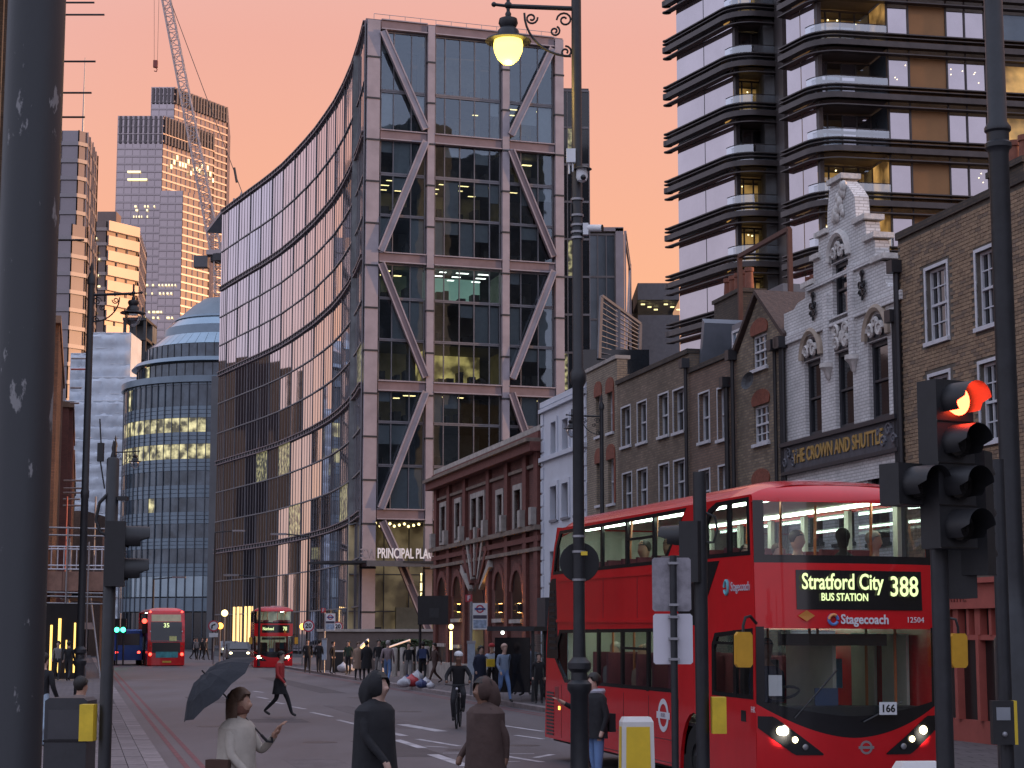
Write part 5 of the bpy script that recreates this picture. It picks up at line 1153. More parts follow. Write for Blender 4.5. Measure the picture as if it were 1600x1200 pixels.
    for a, b in ((0, .1), (2.4, 2.5)): MB().patch(fr(.0), a, b, zg, 2.29, 4, 6).build('screen_pillar', bus_blk, B, True)
    MB().patch(fr(0), 0, 2.5, 2.27, 3.10, 32, 8).build('front_band', bus_red, B, True)
    MB().patch(fr(.004), 0, 2.5, 3.10, 3.20, 32, 2).build('screen_surround', bus_blk, B, True)
    MB().patch(fr(0), .13, 2.37, 3.20, 3.88, 32, 6).build('upper_screen', screen_glass, B, True)
    for a, b in ((0, .13), (2.37, 2.5)): MB().patch(fr(0), a, b, 3.20, 3.90, 4, 6).build('screen_pillar', bus_blk, B, True)
    MB().patch(fr(0), 0, 2.5, 3.88, lambda x: 3.98 + .135 * (1 - uu(x) ** 5), 32, 5).build('front_dome', bus_red, B, True)
    # display and writing on the front
    ds = MB().patch(fr(-.012), .5, 2.27, 2.51, 3.01, 24, 3).build('destination_display', bus_blk, B, True)
    if detail:
        text('display_text', dest[0], .285, led_g, ds, (.54, -.222, 2.855), align='LEFT', ext=.003, sx=.70, bold=.004)
        text('display_text', dest[1], .135, led_g, ds, (.80, -.225, 2.665), align='LEFT', ext=.003, sx=.78, bold=.002)
        text('display_number', num, .36, led_g, ds, (1.97, -.185, 2.80), ext=.003, sx=.75, bold=.004)
        text('operator_name', 'Stagecoach', .165, white_v, B, (1.07, -.215, 2.385), align='LEFT', ext=.003, sx=.9, bold=.004)
        m = MB(); m.path([(.97 + .062 * math.cos(t_ * .42), -.21, 2.385 + .062 * math.sin(t_ * .42)) for t_ in range(15)], .02, 6); m.build('operator_emblem', mat('emblem_blue', (.10, .22, .55), .4), B)
        m = MB(); m.path([(.97 + .062 * math.cos(t_ * .42 + 1), -.222, 2.385 + .062 * math.sin(t_ * .42 + 1)) for t_ in range(6)], .02, 6); m.build('operator_emblem', mat('emblem_orange', (.75, .30, .10), .4), B)
        text('fleet_number', '12504', .10, white_v, B, (2.14, -.14, 2.385), ext=.003)
        MB().add([(.50, -.19, 2.43), (.61, -.205, 2.36), (.72, -.21, 2.43), (.61, -.205, 2.50)], [(0, 1, 2, 3)]).build('diamond_plate', mat('orange_plate', (.62, .25, .05), .4), B)
        text('operator_name', 'Stagecoach', .17, mat('pale_vinyl', (.55, .52, .60), .5), B, (-.008, .88, 2.80), (R(90), 0, R(-90)), ext=.003, sx=.9).location = (-.008, .52, 2.80)
        m = MB(); m.path([(-.008, 1.03 + .07 * math.cos(t_ * .42), 2.80 + .09 * math.sin(t_ * .42)) for t_ in range(15)], .022, 6); m.build('operator_emblem', mat('emblem_teal', (.12, .42, .50), .4), B)
        pl_ = MB().box(1.56, 1.80, -.26, -.255, 1.19, 1.35).build('route_plate', white_paint, B); text('plate_number', '166', .13, mat('black_ink', (.01, .01, .01), .6), pl_, (1.68, -.262, 1.265), ext=.001, bold=.004)
        def roundel(par, o, r, ax, m_, nm):
            m = MB(); n = 28
            def P(a, b, d): return (o[0] + (a if ax == 'f' else d), o[1] + (d if ax == 'f' else -a), o[2] + b)
            vs = []; 
            for i in range(n): t_ = 2 * math.pi * i / n; vs += [P(r * math.cos(t_), r * math.sin(t_), -.004), P(r * .68 * math.cos(t_), r * .68 * math.sin(t_), -.004)]
            m.add(vs, [(2 * i, 2 * ((i + 1) % n), 2 * ((i + 1) % n) + 1, 2 * i + 1) for i in range(n)])
            m.add([P(-r * 1.25, -r * .2, -.006), P(r * 1.25, -r * .2, -.006), P(r * 1.25, r * .2, -.006), P(-r * 1.25, r * .2, -.006)], [(0, 1, 2, 3)]); return m.build(nm, m_, par)
        roundel(B, (1.40, -.195, .78), .085, 'f', mat('badge_grey', (.4, .38, .4), .3, 0, 1, 0, .6), 'roundel_badge')
        rd = roundel(B, (-.003, 3.66, 1.0), .24, 's', white_v, 'side_roundel'); text('roundel_text', 'BUSES', .075, mat('grey_ink', (.25, .2, .25), .6), rd, (-.012, 3.66, 1.0), (R(90), 0, R(-90)), ext=.001)
        MB().box(-.01, 0, .35, .52, 1.08, 1.22).build('fuel_flap', bus_blk, B); text('code_letters', 'HK', .11, white_v, B, (-.006, .1, 1.24), (R(90), 0, R(-90)), ext=.001)
        off([(0, 1.33), (.95, 1.33), (.0, .95)], -.004, 0, 'cheek_crease', bus_red)
        for a in (9.3, 7.1, 4.6): MB().box(-.012, 0, a, a + .07, .82, .88).build('side_marker', amber_lamp, B)
        text('panel_text', 'ELECTRIC HYBRID', .11, mat('pale_print', (.50, .35, .36), .5), B, (-.005, 6.9, 1.02), (R(90), 0, R(-90)), ext=.001)
    else:
        text('display_text', dest[0], .27, led_g, ds, (.54, -.225, 2.76), align='LEFT', ext=.003, sx=.72, bold=.006); text('display_number', num, .34, led_g, ds, (1.98, -.185, 2.76), ext=.003, sx=.8, bold=.006)
    # lamps
    for sg in (0, 1):
        mx_ = (lambda x: x) if sg == 0 else (lambda x: 2.5 - x)
        poly = [(.01, 1.17), (.22, 1.14), (.80, .74), (.62, .70), (.30, .80), (.06, 1.0)]
        hl = MB().patch(lambda x, z: (mx_(x), yf(mx_(x), z) - .010, z), .01, .82, lambda x: max(.69, 1.03 - .75 * x), lambda x: 1.17 - .02 * x if x < .2 else max(.70, 1.166 - (x - .2) * .74), 14, 3).build('headlight', bus_blk, B, True)
        for x, z, r, mt in ((.27, .99, .055, head_lamp), (.45, .88, .04, head_lamp), (.58, .79, .04, grey_metal)):
            x = mx_(x); MB().ball((x, yf(x, z) - .03, z), r, 10, sc=(1, .45, 1)).build('lamp', mt, hl)
        x = mx_(.28); MB().box(x - .03, x + .03, .12, .16, 3.99, 4.02).build('marker_lamp', mat('marker_white', (1, .9, .8), .5, 0, emis=3), B)
        # mirrors on bent arms
        sx = -1 if sg == 0 else 1; X0 = 0 if sg == 0 else 2.5
        mm = MB().path([(X0, -.02, 2.33), (X0 + sx * .12, -.12, 2.42), (X0 + sx * .2, -.16, 2.40), (X0 + sx * .23, -.16, 2.3), (X0 + sx * .23, -.16, 2.02)], .02, 6).build('mirror_arm', bus_trim, B, True)
        a, b = X0 + sx * .23, .11
        MB().prism([(a - b, 1.82), (a - b + .03, 1.78), (a + b - .03, 1.78), (a + b, 1.82), (a + b, 2.18), (a + b - .03, 2.22), (a - b + .03, 2.22), (a - b, 2.18)], -.2, -.12, back=True).build('mirror', mat('mirror_yellow', (.62, .33, .03), .45, .1, 5), mm)
    # wiper arms
    m = MB(); m.tube((.45, yf(.45, 1.2) - .03, 1.15), (1.0, yf(1, 1.7) - .03, 1.75), .012, n=5); m.tube((1.35, -.24, 1.1), (1.9, -.2, 1.35), .012, n=5); m.build('wiper', bus_trim, B)
    # wheels
    for y in (2.36, 8.05):
        for x0, x1 in ((.04, .32), (2.18, 2.46)):
            o = MB().lathe([(.2, 0), (.44, 0), (.48, .04), (.48, .24), (.44, .28), (.2, .28)], n=28).build('wheel', rubber, B, True, (x0, y, .48)); o.rotation_euler = (0, R(90), 0)
            MB().lathe([(.01, .06), (.09, .03), (.1, .07), (.2, .07), (.28, .02), (.3, .0)], n=20).build('rim', grey_metal, o, True)
    MB().box(.05, 2.45, .6, 9.9, .26, .5).build('chassis', rubber, B)
    for y in (2.36, 8.05): MB().box(.36, 2.14, y - .65, y + .65, .3, 1.2).build('wheel_box', rubber, B)
    # rear
    def yr(z): return 10.3 - .03 * z if z < 2 else (10.22 - (z - 2) * .22 if z < 3.1 else 9.98 - (z - 3.1) * .48)
    def rr(dy): return lambda x, z: (x, yr(z) + .06 * (1 - uu(x) ** 3) + dy, z)
    MB().patch(rr(0), 0, 2.5, .3, 4.0, 16, 20).build('rear_panel', bus_red, B, True)
    if not front:
        MB().patch(rr(.012), .25, 2.25, 3.28, 3.75, 12, 4).build('rear_window', mat('rear_glass_lit', (.20, .17, .12), .1, .4, 2, emis=.12, ecol=(1, .9, .6)), B, True)
        MB().patch(rr(.012), .2, 2.3, 1.9, 3.24, 12, 8).build('rear_screen', bus_blk, B, True); MB().patch(rr(.012), .3, 2.2, 1.15, 1.85, 12, 4).build('engine_lid', bus_trim, B, True)
        text('route_number', num, .42, led_g, B, (1.25, yr(3.0) + .12, 3.0), (R(78), 0, R(180)), ext=.003, bold=.006)
        MB().patch(rr(.02), .45, 1.95, .82, 1.22, 8, 3).build('advert_panel', mat('teal_advert', (.05, .28, .32), .4, .4, 4), B, True)
        MB().patch(rr(.02), .9, 1.5, .48, .60, 4, 2).build('number_plate', mat('plate_yellow', (.65, .42, .05), .5, .3, 9), B)
        MB().patch(rr(.02), .55, 1.05, 1.95, 2.28, 4, 2).build('rear_sign', mat('yellow_sign', (.55, .55, .2), .5, .3, 8), B)
        for x in (.18, 2.32):
            for z, r, mt in ((1.05, .11, red_lamp), (3.93, .07, red_lamp), (2.6, .045, white_v), (1.6, .06, mat('lamp_off', (.3, .05, .03), .3))): MB().ball((x, yr(z) + .03, z), r, 10, sc=(1, .4, 1)).build('tail_lamp', mt, B)
    # inside
    MB().box(.06, 2.44, .25, 9.85, 2.36, 2.44).build('upper_floor', bus_trim, B); MB().box(.06, 2.44, .3, 10.0, .9, .95).build('lower_floor', bus_trim, B)
    MB().box(.06, 2.44, .5, 9.4, 3.97, 3.99).build('ceiling', cream, B); MB().box(.06, 2.44, .5, 9.8, 2.30, 2.32).build('lower_ceiling', cream, B)
    MB().box(.06, 2.44, 9.55, 9.6, 2.44, 3.95).build('rear_bulkhead', cream, B); MB().box(.06, 2.44, 9.0, 9.05, .95, 2.3).build('rear_bulkhead', cream, B)
    for x in (.42, 2.02): MB().box(x, x + .07, .55, 9.2, 3.93, 3.96).build('deck_light', deck_light, B)
    for x in (.5, 1.95): MB().box(x, x + .06, 3.2, 8.8, 2.27, 2.295).build('deck_light', mat('lower_deck_light', (.9, 1, .76), .5, 0, emis=11), B)
    if detail or front:
        for i in range(11):
            y = 1.35 + i * .78
            for x in (.12, 1.5): MB().box(x, x + .85, y, y + .1, 2.75, 3.34).box(x, x + .85, y - .4, y, 2.72, 2.82).build('seat', seat_m, B)
            if i > 2 and i < 9:
                for x in (.12, 1.5): MB().box(x, x + .85, y, y + .1, 1.15, 1.85).build('seat', seat_m, B)
        for x, y in ((.55, .5), (.9, 2.6), (1.55, 1.7), (.3, 4.9), (.3, 6.2), (1.6, 4.1), (1.95, .75)): MB().path([(x, y, 2.44), (x, y, 3.5), (x + .06, y + .1, 3.96)], .022, 6).build('grab_pole', pole_o, B)
        for x, y in ((.3, 4.6), (.3, 6.0), (.35, 7.3), (1.1, 3.0), (1.4, 1.3)): MB().tube((x, y, .95), (x, y, 2.3), .02, n=6).build('grab_pole', pole_o, B)
        for y in (.9, 2.5, 4.1, 5.45, 6.8, 8.2): MB().box(2.38, 2.44, y - .07, y + .07, 3.15, 3.95).build('inner_pillar', cream, B)
        MB().box(1.35, 1.40, .7, 2.3, .95, 2.1).build('cab_screen', cream, B); MB().box(.15, 2.3, .05, .4, .95, 1.28).build('dashboard', bus_trim, B); MB().box(.3, .8, 1.2, 1.35, 1.0, 1.85).build('driver_seat', bus_trim, B)
        MB().box(1.72, 2.02, 1.9, 1.93, 1.45, 1.85).build('poster', mat('poster_blue', (.05, .25, .42), .5, .2, 6), B); MB().box(.98, 1.3, .42, .45, 1.22, 1.5).build('ticket_machine', mat('machine_blue', (.05, .08, .16), .5), B)
        for x, y in ((2.2, .6), (2.2, 1.5), (1.75, 2.4), (1.2, 2.6)): MB().tube((x, y, .95), (x, y, 2.28), .022, n=6).build('grab_pole', pole_o, B)
        for y in (.6, 1.6): MB().box(2.36, 2.40, y, y + .75, 1.0, 2.2).build('door_glass', cream, B)
        MB().box(.16, .34, -.02, -.015, 1.42, 1.68).build('notice', white_v, B); MB().box(.5, 2.0, .42, .5, 2.05, 2.2).build('sun_blind', bus_trim, B)
        MB().lathe([(.2, 0), (.22, .02), (.2, .04)], n=16).build('steering_wheel', bus_trim, B, True, (.6, .55, 1.42)).rotation_euler = (R(-25), 0, 0)
    return B
B1 = make_bus('double_deck_bus', 'large red double decker bus waiting at the lights with lit destination display', (3.076, 23.771, 0), (.007, .006, .244), ('Stratford City', 'BUS STATION'), '388', True, True, 'double decker buses')
def rider(label, x, y, z, face, hair, top, s=1., tilt=0):
    # passengers are things of their own, seated in the bus
    M_ = Matrix.Translation(B1.location) @ B1.rotation_euler.to_matrix().to_4x4(); p = M_ @ Vector((x, y, z))
    o = thing('person', label, 'person', p, .244 + tilt, 'passengers on the bus'); person_bust(o, 0, 0, 0, face, hair, top, s)
pink = cloth('pink', (.55, .17, .16)); blk = cloth('black', (.015, .015, .018)); grey_c = cloth('grey', (.20, .19, .19)); tan_c = cloth('tan', (.28, .19, .14)); navy = cloth('navy', (.02, .025, .05)); blue_c = cloth('blue_denim', (.13, .22, .42)); red_c = cloth('red', (.40, .04, .04)); white_c = cloth('white', (.55, .57, .62)); brown_c = cloth('brown', (.07, .042, .036)); cream_c = cloth('cream', (.42, .38, .33))
rider('passenger with dark tied hair and pink top on the upper deck front', .98, .95, 3.18, skin_a, hair_d, pink, 1.0, .7)
rider('child with brown hair beside the pink topped passenger', .72, 1.0, 3.06, skin_b, hair_b, pink, .85, .3)
rider('small passenger at the left corner of the upper front window', .38, 1.3, 3.05, skin_b, hair_d, red_c, .85, -.2)
rider('passenger in black hood on the upper deck front', 1.66, 1.0, 3.2, blk, blk, blk, 1.05, 2.6)
rider('grey haired passenger with glasses at the right of the upper front window', 2.02, .8, 3.18, skin_b, hair_g, tan_c, 1.0, 1.0)
rider('bearded passenger in black looking out of the upper side window', .34, 5.6, 3.2, skin_a, hair_d, blk, 1.05, -1.2)
rider('dark haired passenger behind the upper side window near the stairs', .34, 4.4, 3.2, skin_c, hair_d, blk, 1.0, -1.0)
rider('passenger in pink behind the lower side window', .4, 3.9, 1.68, skin_b, hair_b, pink, .95, -1.0)
rider('passenger with green backpack standing behind the lower side window', .45, 5.0, 1.62, skin_c, hair_d, cloth('backpack_green', (.22, .25, .16)), 1.1, 2.4)
rider('passenger in tan jacket by the middle lower window', .42, 5.9, 1.6, skin_a, hair_b, tan_c, 1.0, -1.1)
rider('passenger in grey near the rear lower window', .42, 7.4, 1.62, skin_b, hair_g, grey_c, 1.0, -1.0)
rider('driver in dark uniform behind the lower windscreen', .58, 1.1, 1.72, skin_c, hair_d, navy, 1.05, 0)
c, s_ = math.cos(.244), math.sin(.244)
B2 = make_bus('double_deck_bus', 'oncoming red double decker bus with bright headlights in the distance', (at(397, 1000, 122).x, 122, -.25), (0, 0, .16), ('Nunhead', ''), '78', True, False, 'double decker buses')
make_bus('double_deck_bus', 'red double decker bus seen from behind driving away on the left', (at(231, 1000, 128).x + 2.5 * math.cos(.26) - 10.3 * math.sin(.26), 128 + 2.5 * math.sin(.26) + 10.3 * math.cos(.26), -.25), (0, 0, math.pi + .26), ('Clapham', ''), '35', False, False, 'double decker buses')
for x in (.3, 2.2):
    for B_, en in ((B2, 900), (B1, 60)):
        sl = bpy.data.lights.new('headlight_beam', 'SPOT'); sl.energy = en; sl.color = (1, .9, .68); sl.spot_size = R(50); sl.spot_blend = .7; sl.shadow_soft_size = .06
        so = bpy.data.objects.new('headlight_beam', sl); COL.objects.link(so); so.parent = B_; so.location = (x, -.32, .98); so.rotation_euler = (R(78), 0, 0)
# ---- blue lorry and cars far down the road
car_glass = mat('car_glass', (.02, .022, .028), .08, .1, 2, 0, 0, spec=.7)
def car(label, px, py, Y, rot, col, facing=True, van=False):
    p = at(px, py, Y); o = thing('parked_van' if van else 'car', label, 'van' if van else 'car', (p.x, Y, 0), rot)
    L_, W_, H_ = (5.2, 2.0, 2.5) if van else (4.3, 1.78, 1.45)
    if van: sidep = [(-L_ / 2, .35), (L_ / 2, .35), (L_ / 2, H_ - .1), (L_ / 2 - .1, H_), (-L_ / 2 + 1.3, H_), (-L_ / 2 + .5, 1.35), (-L_ / 2, 1.1)]
    else: sidep = [(-L_ / 2, .3), (L_ / 2, .3), (L_ / 2, .85), (L_ / 2 - .5, .95), (L_ / 2 - 1.1, 1.4), (-.4, H_), (-1.2, .95), (-L_ / 2 + .1, .8)]
    f = lambda x, y, z: (y, x, z)
    MB().prism(sidep, -W_ / 2, W_ / 2, f=f, back=True).build('body', col, o)
    gl_ = [(-.2, 1.0), (L_ / 2 - 1.0, 1.0), (L_ / 2 - 1.25, 1.33), (-.45, 1.38), (-1.05, 1.0)] if not van else [(-L_ / 2 + .6, 1.4), (-L_ / 2 + 2, 1.4), (-L_ / 2 + 2, 2.2), (-L_ / 2 + 1.2, 2.2)]
    for s in (-1, 1): MB().prism(gl_, s * (W_ / 2 + .006), s * (W_ / 2 + .002), f=f, back=True).build('side_window', car_glass, o)
    if not van: MB().add([(-.75, -1.22, .98), (.75, -1.22, .98), (.65, -.46, 1.42), (-.65, -.46, 1.42)], [(0, 1, 2, 3)]).build('windscreen', car_glass, o, loc=(0, -.02, .02))
    else: MB().box(-.8, .8, L_ / 2 + .003, L_ / 2 + .01, 1.4, 2.2).build('rear_window', car_glass, o)
    for x in (-W_ / 2, W_ / 2 - .2):
        for y in (-L_ * .31, L_ * .31):
            w_ = MB().lathe([(.01, 0), (.28, 0), (.32, .04), (.32, .16), (.28, .2), (.01, .2)], n=18).build('wheel', rubber, o, True, (x, y, .32)); w_.rotation_euler = (0, R(90), 0)
    for x in (-W_ * .38, W_ * .38):
        MB().ball((x, -L_ / 2 + .03, .68), .1, 8, sc=(1.2, .5, .8)).build('headlight', head_lamp if facing else grey_metal, o); MB().ball((x, L_ / 2 - .02, .9), .12, 8, sc=(1, .4, .8)).build('tail_light', red_lamp, o)
    return o
car('blue van with glowing tail lights ahead of the left bus', 197, 1010, 134, math.pi + .25, mat('van_blue', (.02, .06, .28), .35), False, True)
car('dark car with headlights on behind the oncoming bus', 372, 1010, 150, .2, mat('car_dark', (.02, .02, .025), .3))
car('second dark car with bright headlights further behind the oncoming bus', 383, 1006, 172, .2, mat('car_grey', (.10, .10, .11), .3))
car('silver car with headlights at the far bend of the road', 358, 1004, 190, .2, mat('car_silver', (.3, .3, .32), .3))
# ================================================================== street furniture
def chipmat():
    m = bpy.data.materials.new('chipped_post_paint'); m.use_nodes = True; t = m.node_tree; b = t.nodes['Principled BSDF']; n = t.nodes.new; l = t.links.new
    c = n('ShaderNodeTexCoord'); mp = n('ShaderNodeMapping'); mp.inputs['Scale'].default_value = (7, 7, 2.6); l(c.outputs['Object'], mp.inputs[0])
    z = n('ShaderNodeTexNoise'); z.inputs['Scale'].default_value = 1.6; z.inputs['Detail'].default_value = 7; z.inputs['Roughness'].default_value = .62; l(mp.outputs[0], z.inputs['Vector'])
    zb_ = n('ShaderNodeTexNoise'); zb_.inputs['Scale'].default_value = 1.1; zb_.inputs['Detail'].default_value = 2; l(c.outputs['Object'], zb_.inputs['Vector'])
    mpb = n('ShaderNodeMath'); mpb.operation = 'MULTIPLY_ADD'; l(zb_.outputs['Fac'], mpb.inputs[0]); mpb.inputs[1].default_value = .55; mpb.inputs[2].default_value = -.275
    ad_ = n('ShaderNodeMath'); l(z.outputs['Fac'], ad_.inputs[0]); l(mpb.outputs[0], ad_.inputs[1])
    r = n('ShaderNodeValToRGB'); r.color_ramp.elements[0].position = .65; r.color_ramp.elements[1].position = .68; l(ad_.outputs[0], r.inputs[0])
    r.color_ramp.elements[0].color = (.016, .018, .023, 1); r.color_ramp.elements[1].color = (.19, .185, .19, 1)
    l(r.outputs[0], b.inputs['Base Color']); b.inputs['Roughness'].default_value = .5
    bp = n('ShaderNodeBump'); bp.inputs['Strength'].default_value = .25; bp.inputs['Distance'].default_value = .01; l(z.outputs['Fac'], bp.inputs['Height']); l(bp.outputs[0], b.inputs['Normal']); return m
post_blk = mat('post_paint', (.016, .017, .021), .5, .3, 7, .06)
def base(px, Y): p = at(px, 990, Y); return Vector((p.x, Y, .11))
# thick chipped post at the left edge
p = base(23, 8); t = thing('street_post', 'thick dark post with chipped paint at the left edge', 'post', p)
MB().lathe([(.01, 0), (.155, 0), (.155, .5), (.13, .55), (.125, 6.5), (.01, 6.5)], n=40).build('shaft', chipmat(), t, True)
MB().lathe([(.13, .0), (.15, .02), (.15, .08), (.13, .1)], (0, 0, 1.0), 40).build('collar', post_blk, t, True)
def lantern(par, c, lit_, sc_=1.):
    x, y, z = c; h = MB(); q = lambda prof: [(r * sc_, k * sc_) for r, k in prof]
    h.lathe(q([(.01, .36), (.02, .33), (.035, .3), (.03, .27), (.10, .24), (.11, .19), (.085, .14), (.12, .10), (.13, .04), (.25, .0), (.26, -.02), (.13, -.01), (.12, .01)]), c, 24); hd = h.build('lantern_hood', black_metal, par, True)
    g = MB(); g.lathe(q([(.155, -.01), (.165, -.06), (.155, -.14), (.12, -.22), (.06, -.275), (.005, -.29)]), c, 24)
    g.build('lantern_globe', mat('lit_globe', (1, .72, .12), .3, 0, emis=4.5, ecol=(1, .70, .11)) if lit_ else glassmat('globe_glass', (.8, .82, .85), .12), hd, True)
    if lit_:
        ld = bpy.data.lights.new('lantern_light', 'POINT'); ld.energy = 40; ld.color = (1, .62, .16); ld.shadow_soft_size = .12; lo = bpy.data.objects.new('lantern_light', ld); COL.objects.link(lo); lo.parent = par; lo.location = (x, y, z - .42)
def scroll(cx_, cz_, r, d=1, a0=0, turns=1.4, n=18): return [(cx_ + d * r * (1 - .75 * i / n) * math.cos(a0 + turns * 2 * math.pi * i / n), 0, cz_ + r * (1 - .75 * i / n) * math.sin(a0 + turns * 2 * math.pi * i / n)) for i in range(n + 1)]
def heritage_lamp(label, px, Y, d, lit_=False, H_=9.2, arm=.76, r=.062, top_=None, grp='heritage street lamps'):
    t = thing('street_lamp', label, 'street lamp', base(px, Y), 0, grp); H_ -= .1
    MB().lathe([(.01, 0), (.16, 0), (.16, .15), (.105, .25), (.095, 1.45), (.13, 1.5), (.13, 1.56), (.09, 1.6), (.085, 1.68), (.125, 1.72), (.125, 1.78), (.07, 1.84), (r, 2.2), (r * .98, 4.75), (.085, 4.8), (.085, 4.9), (r * .95, 4.95), (r * .88, H_), (.085, H_), (.085, H_ + .12), (.03, H_ + .25), (.045, H_ + .32), (.005, H_ + .48)], n=24).build('column', post_blk, t, True)
    za = H_ - .22; m = MB(); m.tube((0, 0, za), (d * arm, 0, za + .03), .028, n=8); m.tube((d * arm, 0, za - .02), (d * arm, 0, za + .22), .02, n=8); m.ball((d * arm, 0, za + .04), .045, 8); m.ball((d * (arm + .16), 0, za + .05), .03, 8); m.tube((d * arm, 0, za + .03), (d * (arm + .16), 0, za + .05), .018, n=6); a_ = m.build('arm', black_metal, t, True)
    m = MB(); m.path([(d * (.06 + .52 * math.sin(k * math.pi / 20)), 0, za - .55 + .5 * (1 - math.cos(k * math.pi / 20))) for k in range(11)], .014, 6)
    for cx_, cz_, rr_, a0 in ((.13, -.13, .09, 0), (.12, -.50, .07, 1.5), (.5, -.11, .07, 3.0), (.24, -.26, .06, 2)): m.path(scroll(d * cx_, za + cz_, rr_, d, a0), .012, 6)
    m.build('scroll_bracket', black_metal, a_)
    lantern(t, (d * arm, 0, za - .36), lit_); return t
zt = at(900, 15, 20).z
lp = heritage_lamp('street lamp with glowing yellow lantern in front of the bus', 905, 20, -1, True, zt + .22)
def clampring(par, z, r=.072, m_=grey_metal): MB().lathe([(r - .012, -.012), (r, -.012), (r, .012), (r - .012, .012)], (0, 0, z), 18).build('band', m_, par, True)
def LZ(py, Y=20): return at(905, py, Y).z - .11
for y_ in (312, 337, 352, 363, 372, 838, 862, 906): clampring(lp, LZ(y_))
MB().box(-.12, -.02, -.14, -.06, LZ(258), LZ(237)).build('antenna_box', white_paint, lp); MB().tube((-.09, -.1, LZ(275)), (-.09, -.1, LZ(258)), .01, n=6).tube((-.05, -.1, LZ(272)), (-.05, -.1, LZ(258)), .01, n=6).build('antenna_lead', white_paint, lp)
dc = MB().lathe([(.01, .07), (.06, .07), (.065, -.02), (.05, -.06), (.01, -.08)], (.05, -.11, LZ(278)), 16).build('dome_camera', white_paint, lp, True); MB().lathe([(.06, .075), (.10, .05), (.10, .045), (.06, .06)], (.06, -.12, LZ(278) + .02), 16).build('camera_hood', black_metal, dc, True); MB().ball((.06, -.15, LZ(282)), .035, 10).build('camera_lens', bus_blk, dc)
bc = MB().box(.06, .12, -.06, .02, LZ(368), LZ(350)).tube((.1, -.02, LZ(357)), (.27, -.08, LZ(359)), .04, n=12).build('bullet_camera', white_paint, lp, True); MB().tube((.27, -.08, LZ(359)), (.275, -.082, LZ(359)), .041, n=12).build('camera_lens', bus_blk, bc)
MB().box(-.075, -.06, -.03, .03, LZ(345), LZ(318)).build('antenna_strip', black_metal, lp)
o = MB().lathe([(.01, 0), (.21, 0), (.215, .008), (.21, .016), (.01, .016)], n=36).build('round_sign', mat('sign_back', (.012, .012, .014), .7, .2, 5), lp, True, (.01, .10, LZ(878))); o.rotation_euler = (R(90), 0, 0)
MB().box(.02, .09, -.075, -.07, LZ(868), LZ(862)).build('sticker', yellow_paint, lp)
heritage_lamp('unlit street lamp on the left pavement with lantern over the white sheeting', 126, 37, 1, False, at(143, 445, 37).z, .86, .075)
heritage_lamp('unlit street lamp further down the left pavement', 172, 74, 1, False, 9.6, .8, .07)
heritage_lamp('unlit street lamp in front of the yellow brick house', 942, 56, -1, False, at(938, 640, 56).z, .9, .07)
# post at the right edge
t = thing('street_post', 'dark post with ring collar at the right edge', 'post', base(1587, 16.5)); zr = at(1560, 243, 16.5).z; zb = at(1580, 957, 16.5).z - .1
MB().lathe([(.01, 0), (.19, 0), (.19, zb - .25), (.16, zb - .2), (.155, zb - .1), (.13, zb - .05), (.13, zb), (.1, zb + .05), (.092, zb + .3), (.09, zr - .1), (.1, zr - .06), (.12, zr - .04), (.12, zr + .0), (.1, zr + .02), (.1, zr + .1), (.12, zr + .12), (.12, zr + .15), (.088, zr + .2), (.08, 9.2), (.01, 9.2)], n=28).build('shaft', post_blk, t, True)
# ---- traffic signals
visor_m = mat('signal_plastic', (.014, .014, .016), .55, .2, 8, .05)
def head(par, c, rot, lamps, sp=.292, wd=.33, nm='signal_head', board=True):
    """stack of lenses with visors; faces -y before rot; top lens first"""
    n = len(lamps); e = MB().box(-wd / 2, wd / 2, 0, .2, -n * sp, 0).build(nm, visor_m, par, loc=c); e.rotation_euler = (0, 0, rot)
    for i, lm in enumerate(lamps):
        z = -(i + .5) * sp; MB().lathe([(.012, .01), (.09, .0), (.105, .03)], n=20).build('lens', lm or mat('dark_lens', (.02, .018, .018), .25), e, True, (0, -.005, z)).rotation_euler = (R(90), 0, 0)
        m = MB(); k = 18; vs = []
        for d_, r_ in ((0, .125), (-.10, .123), (-.24, .118)):
            for j in range(k + 1):
                a = math.pi * (-.22 + 1.44 * j / k) ; sh = .0 if d_ > -.2 else (.09 if (j < 3 or j > k - 3) else 0); vs.append((r_ * math.cos(a), d_ + sh, z + r_ * math.sin(a)))
        m.add(vs, [(i_ * (k + 1) + j, i_ * (k + 1) + j + 1, (i_ + 1) * (k + 1) + j + 1, (i_ + 1) * (k + 1) + j) for i_ in range(2) for j in range(k)]); m.build('visor', visor_m, e, True)
        MB().box(-wd / 2 - .003, wd / 2 + .003, -.008, .0, z - sp / 2, z - sp / 2 + .008).build('seam', bus_blk, e)
    return e
def push_box(par, c, col=True, rot=0):
    o = MB().box(-.07, .07, -.09, .09, -.18, .18).build('push_button_box', yellow_paint if col else visor_m, par, loc=c); o.rotation_euler = (0, 0, rot); return o
PY = 13.
p = base(1471, PY); p.z = .11; t = thing('traffic_signal', 'traffic signal with glowing red light and side arrow head at the right', 'traffic signal', p, 0, 'traffic signals')
hz = at(1487, 600, PY).z - .11
MB().lathe([(.01, 0), (.062, 0), (.062, hz - .1), (.01, hz - .1)], n=18).build('pole', post_blk, t, True)
hx = at(1484, 720, PY).x - p.x
red_lit = mat('red_signal_light', (1, .08, .03), .4, 0, emis=16, ecol=(1, .07, .025))
h1 = head(t, (hx, -.2, hz), R(28), [red_lit, None, None, None]); hl = at(1415, 727, PY); head(t, (hl.x - p.x + .03, -.16, hl.z - .11), R(30), [None], nm='arrow_head', wd=.30)
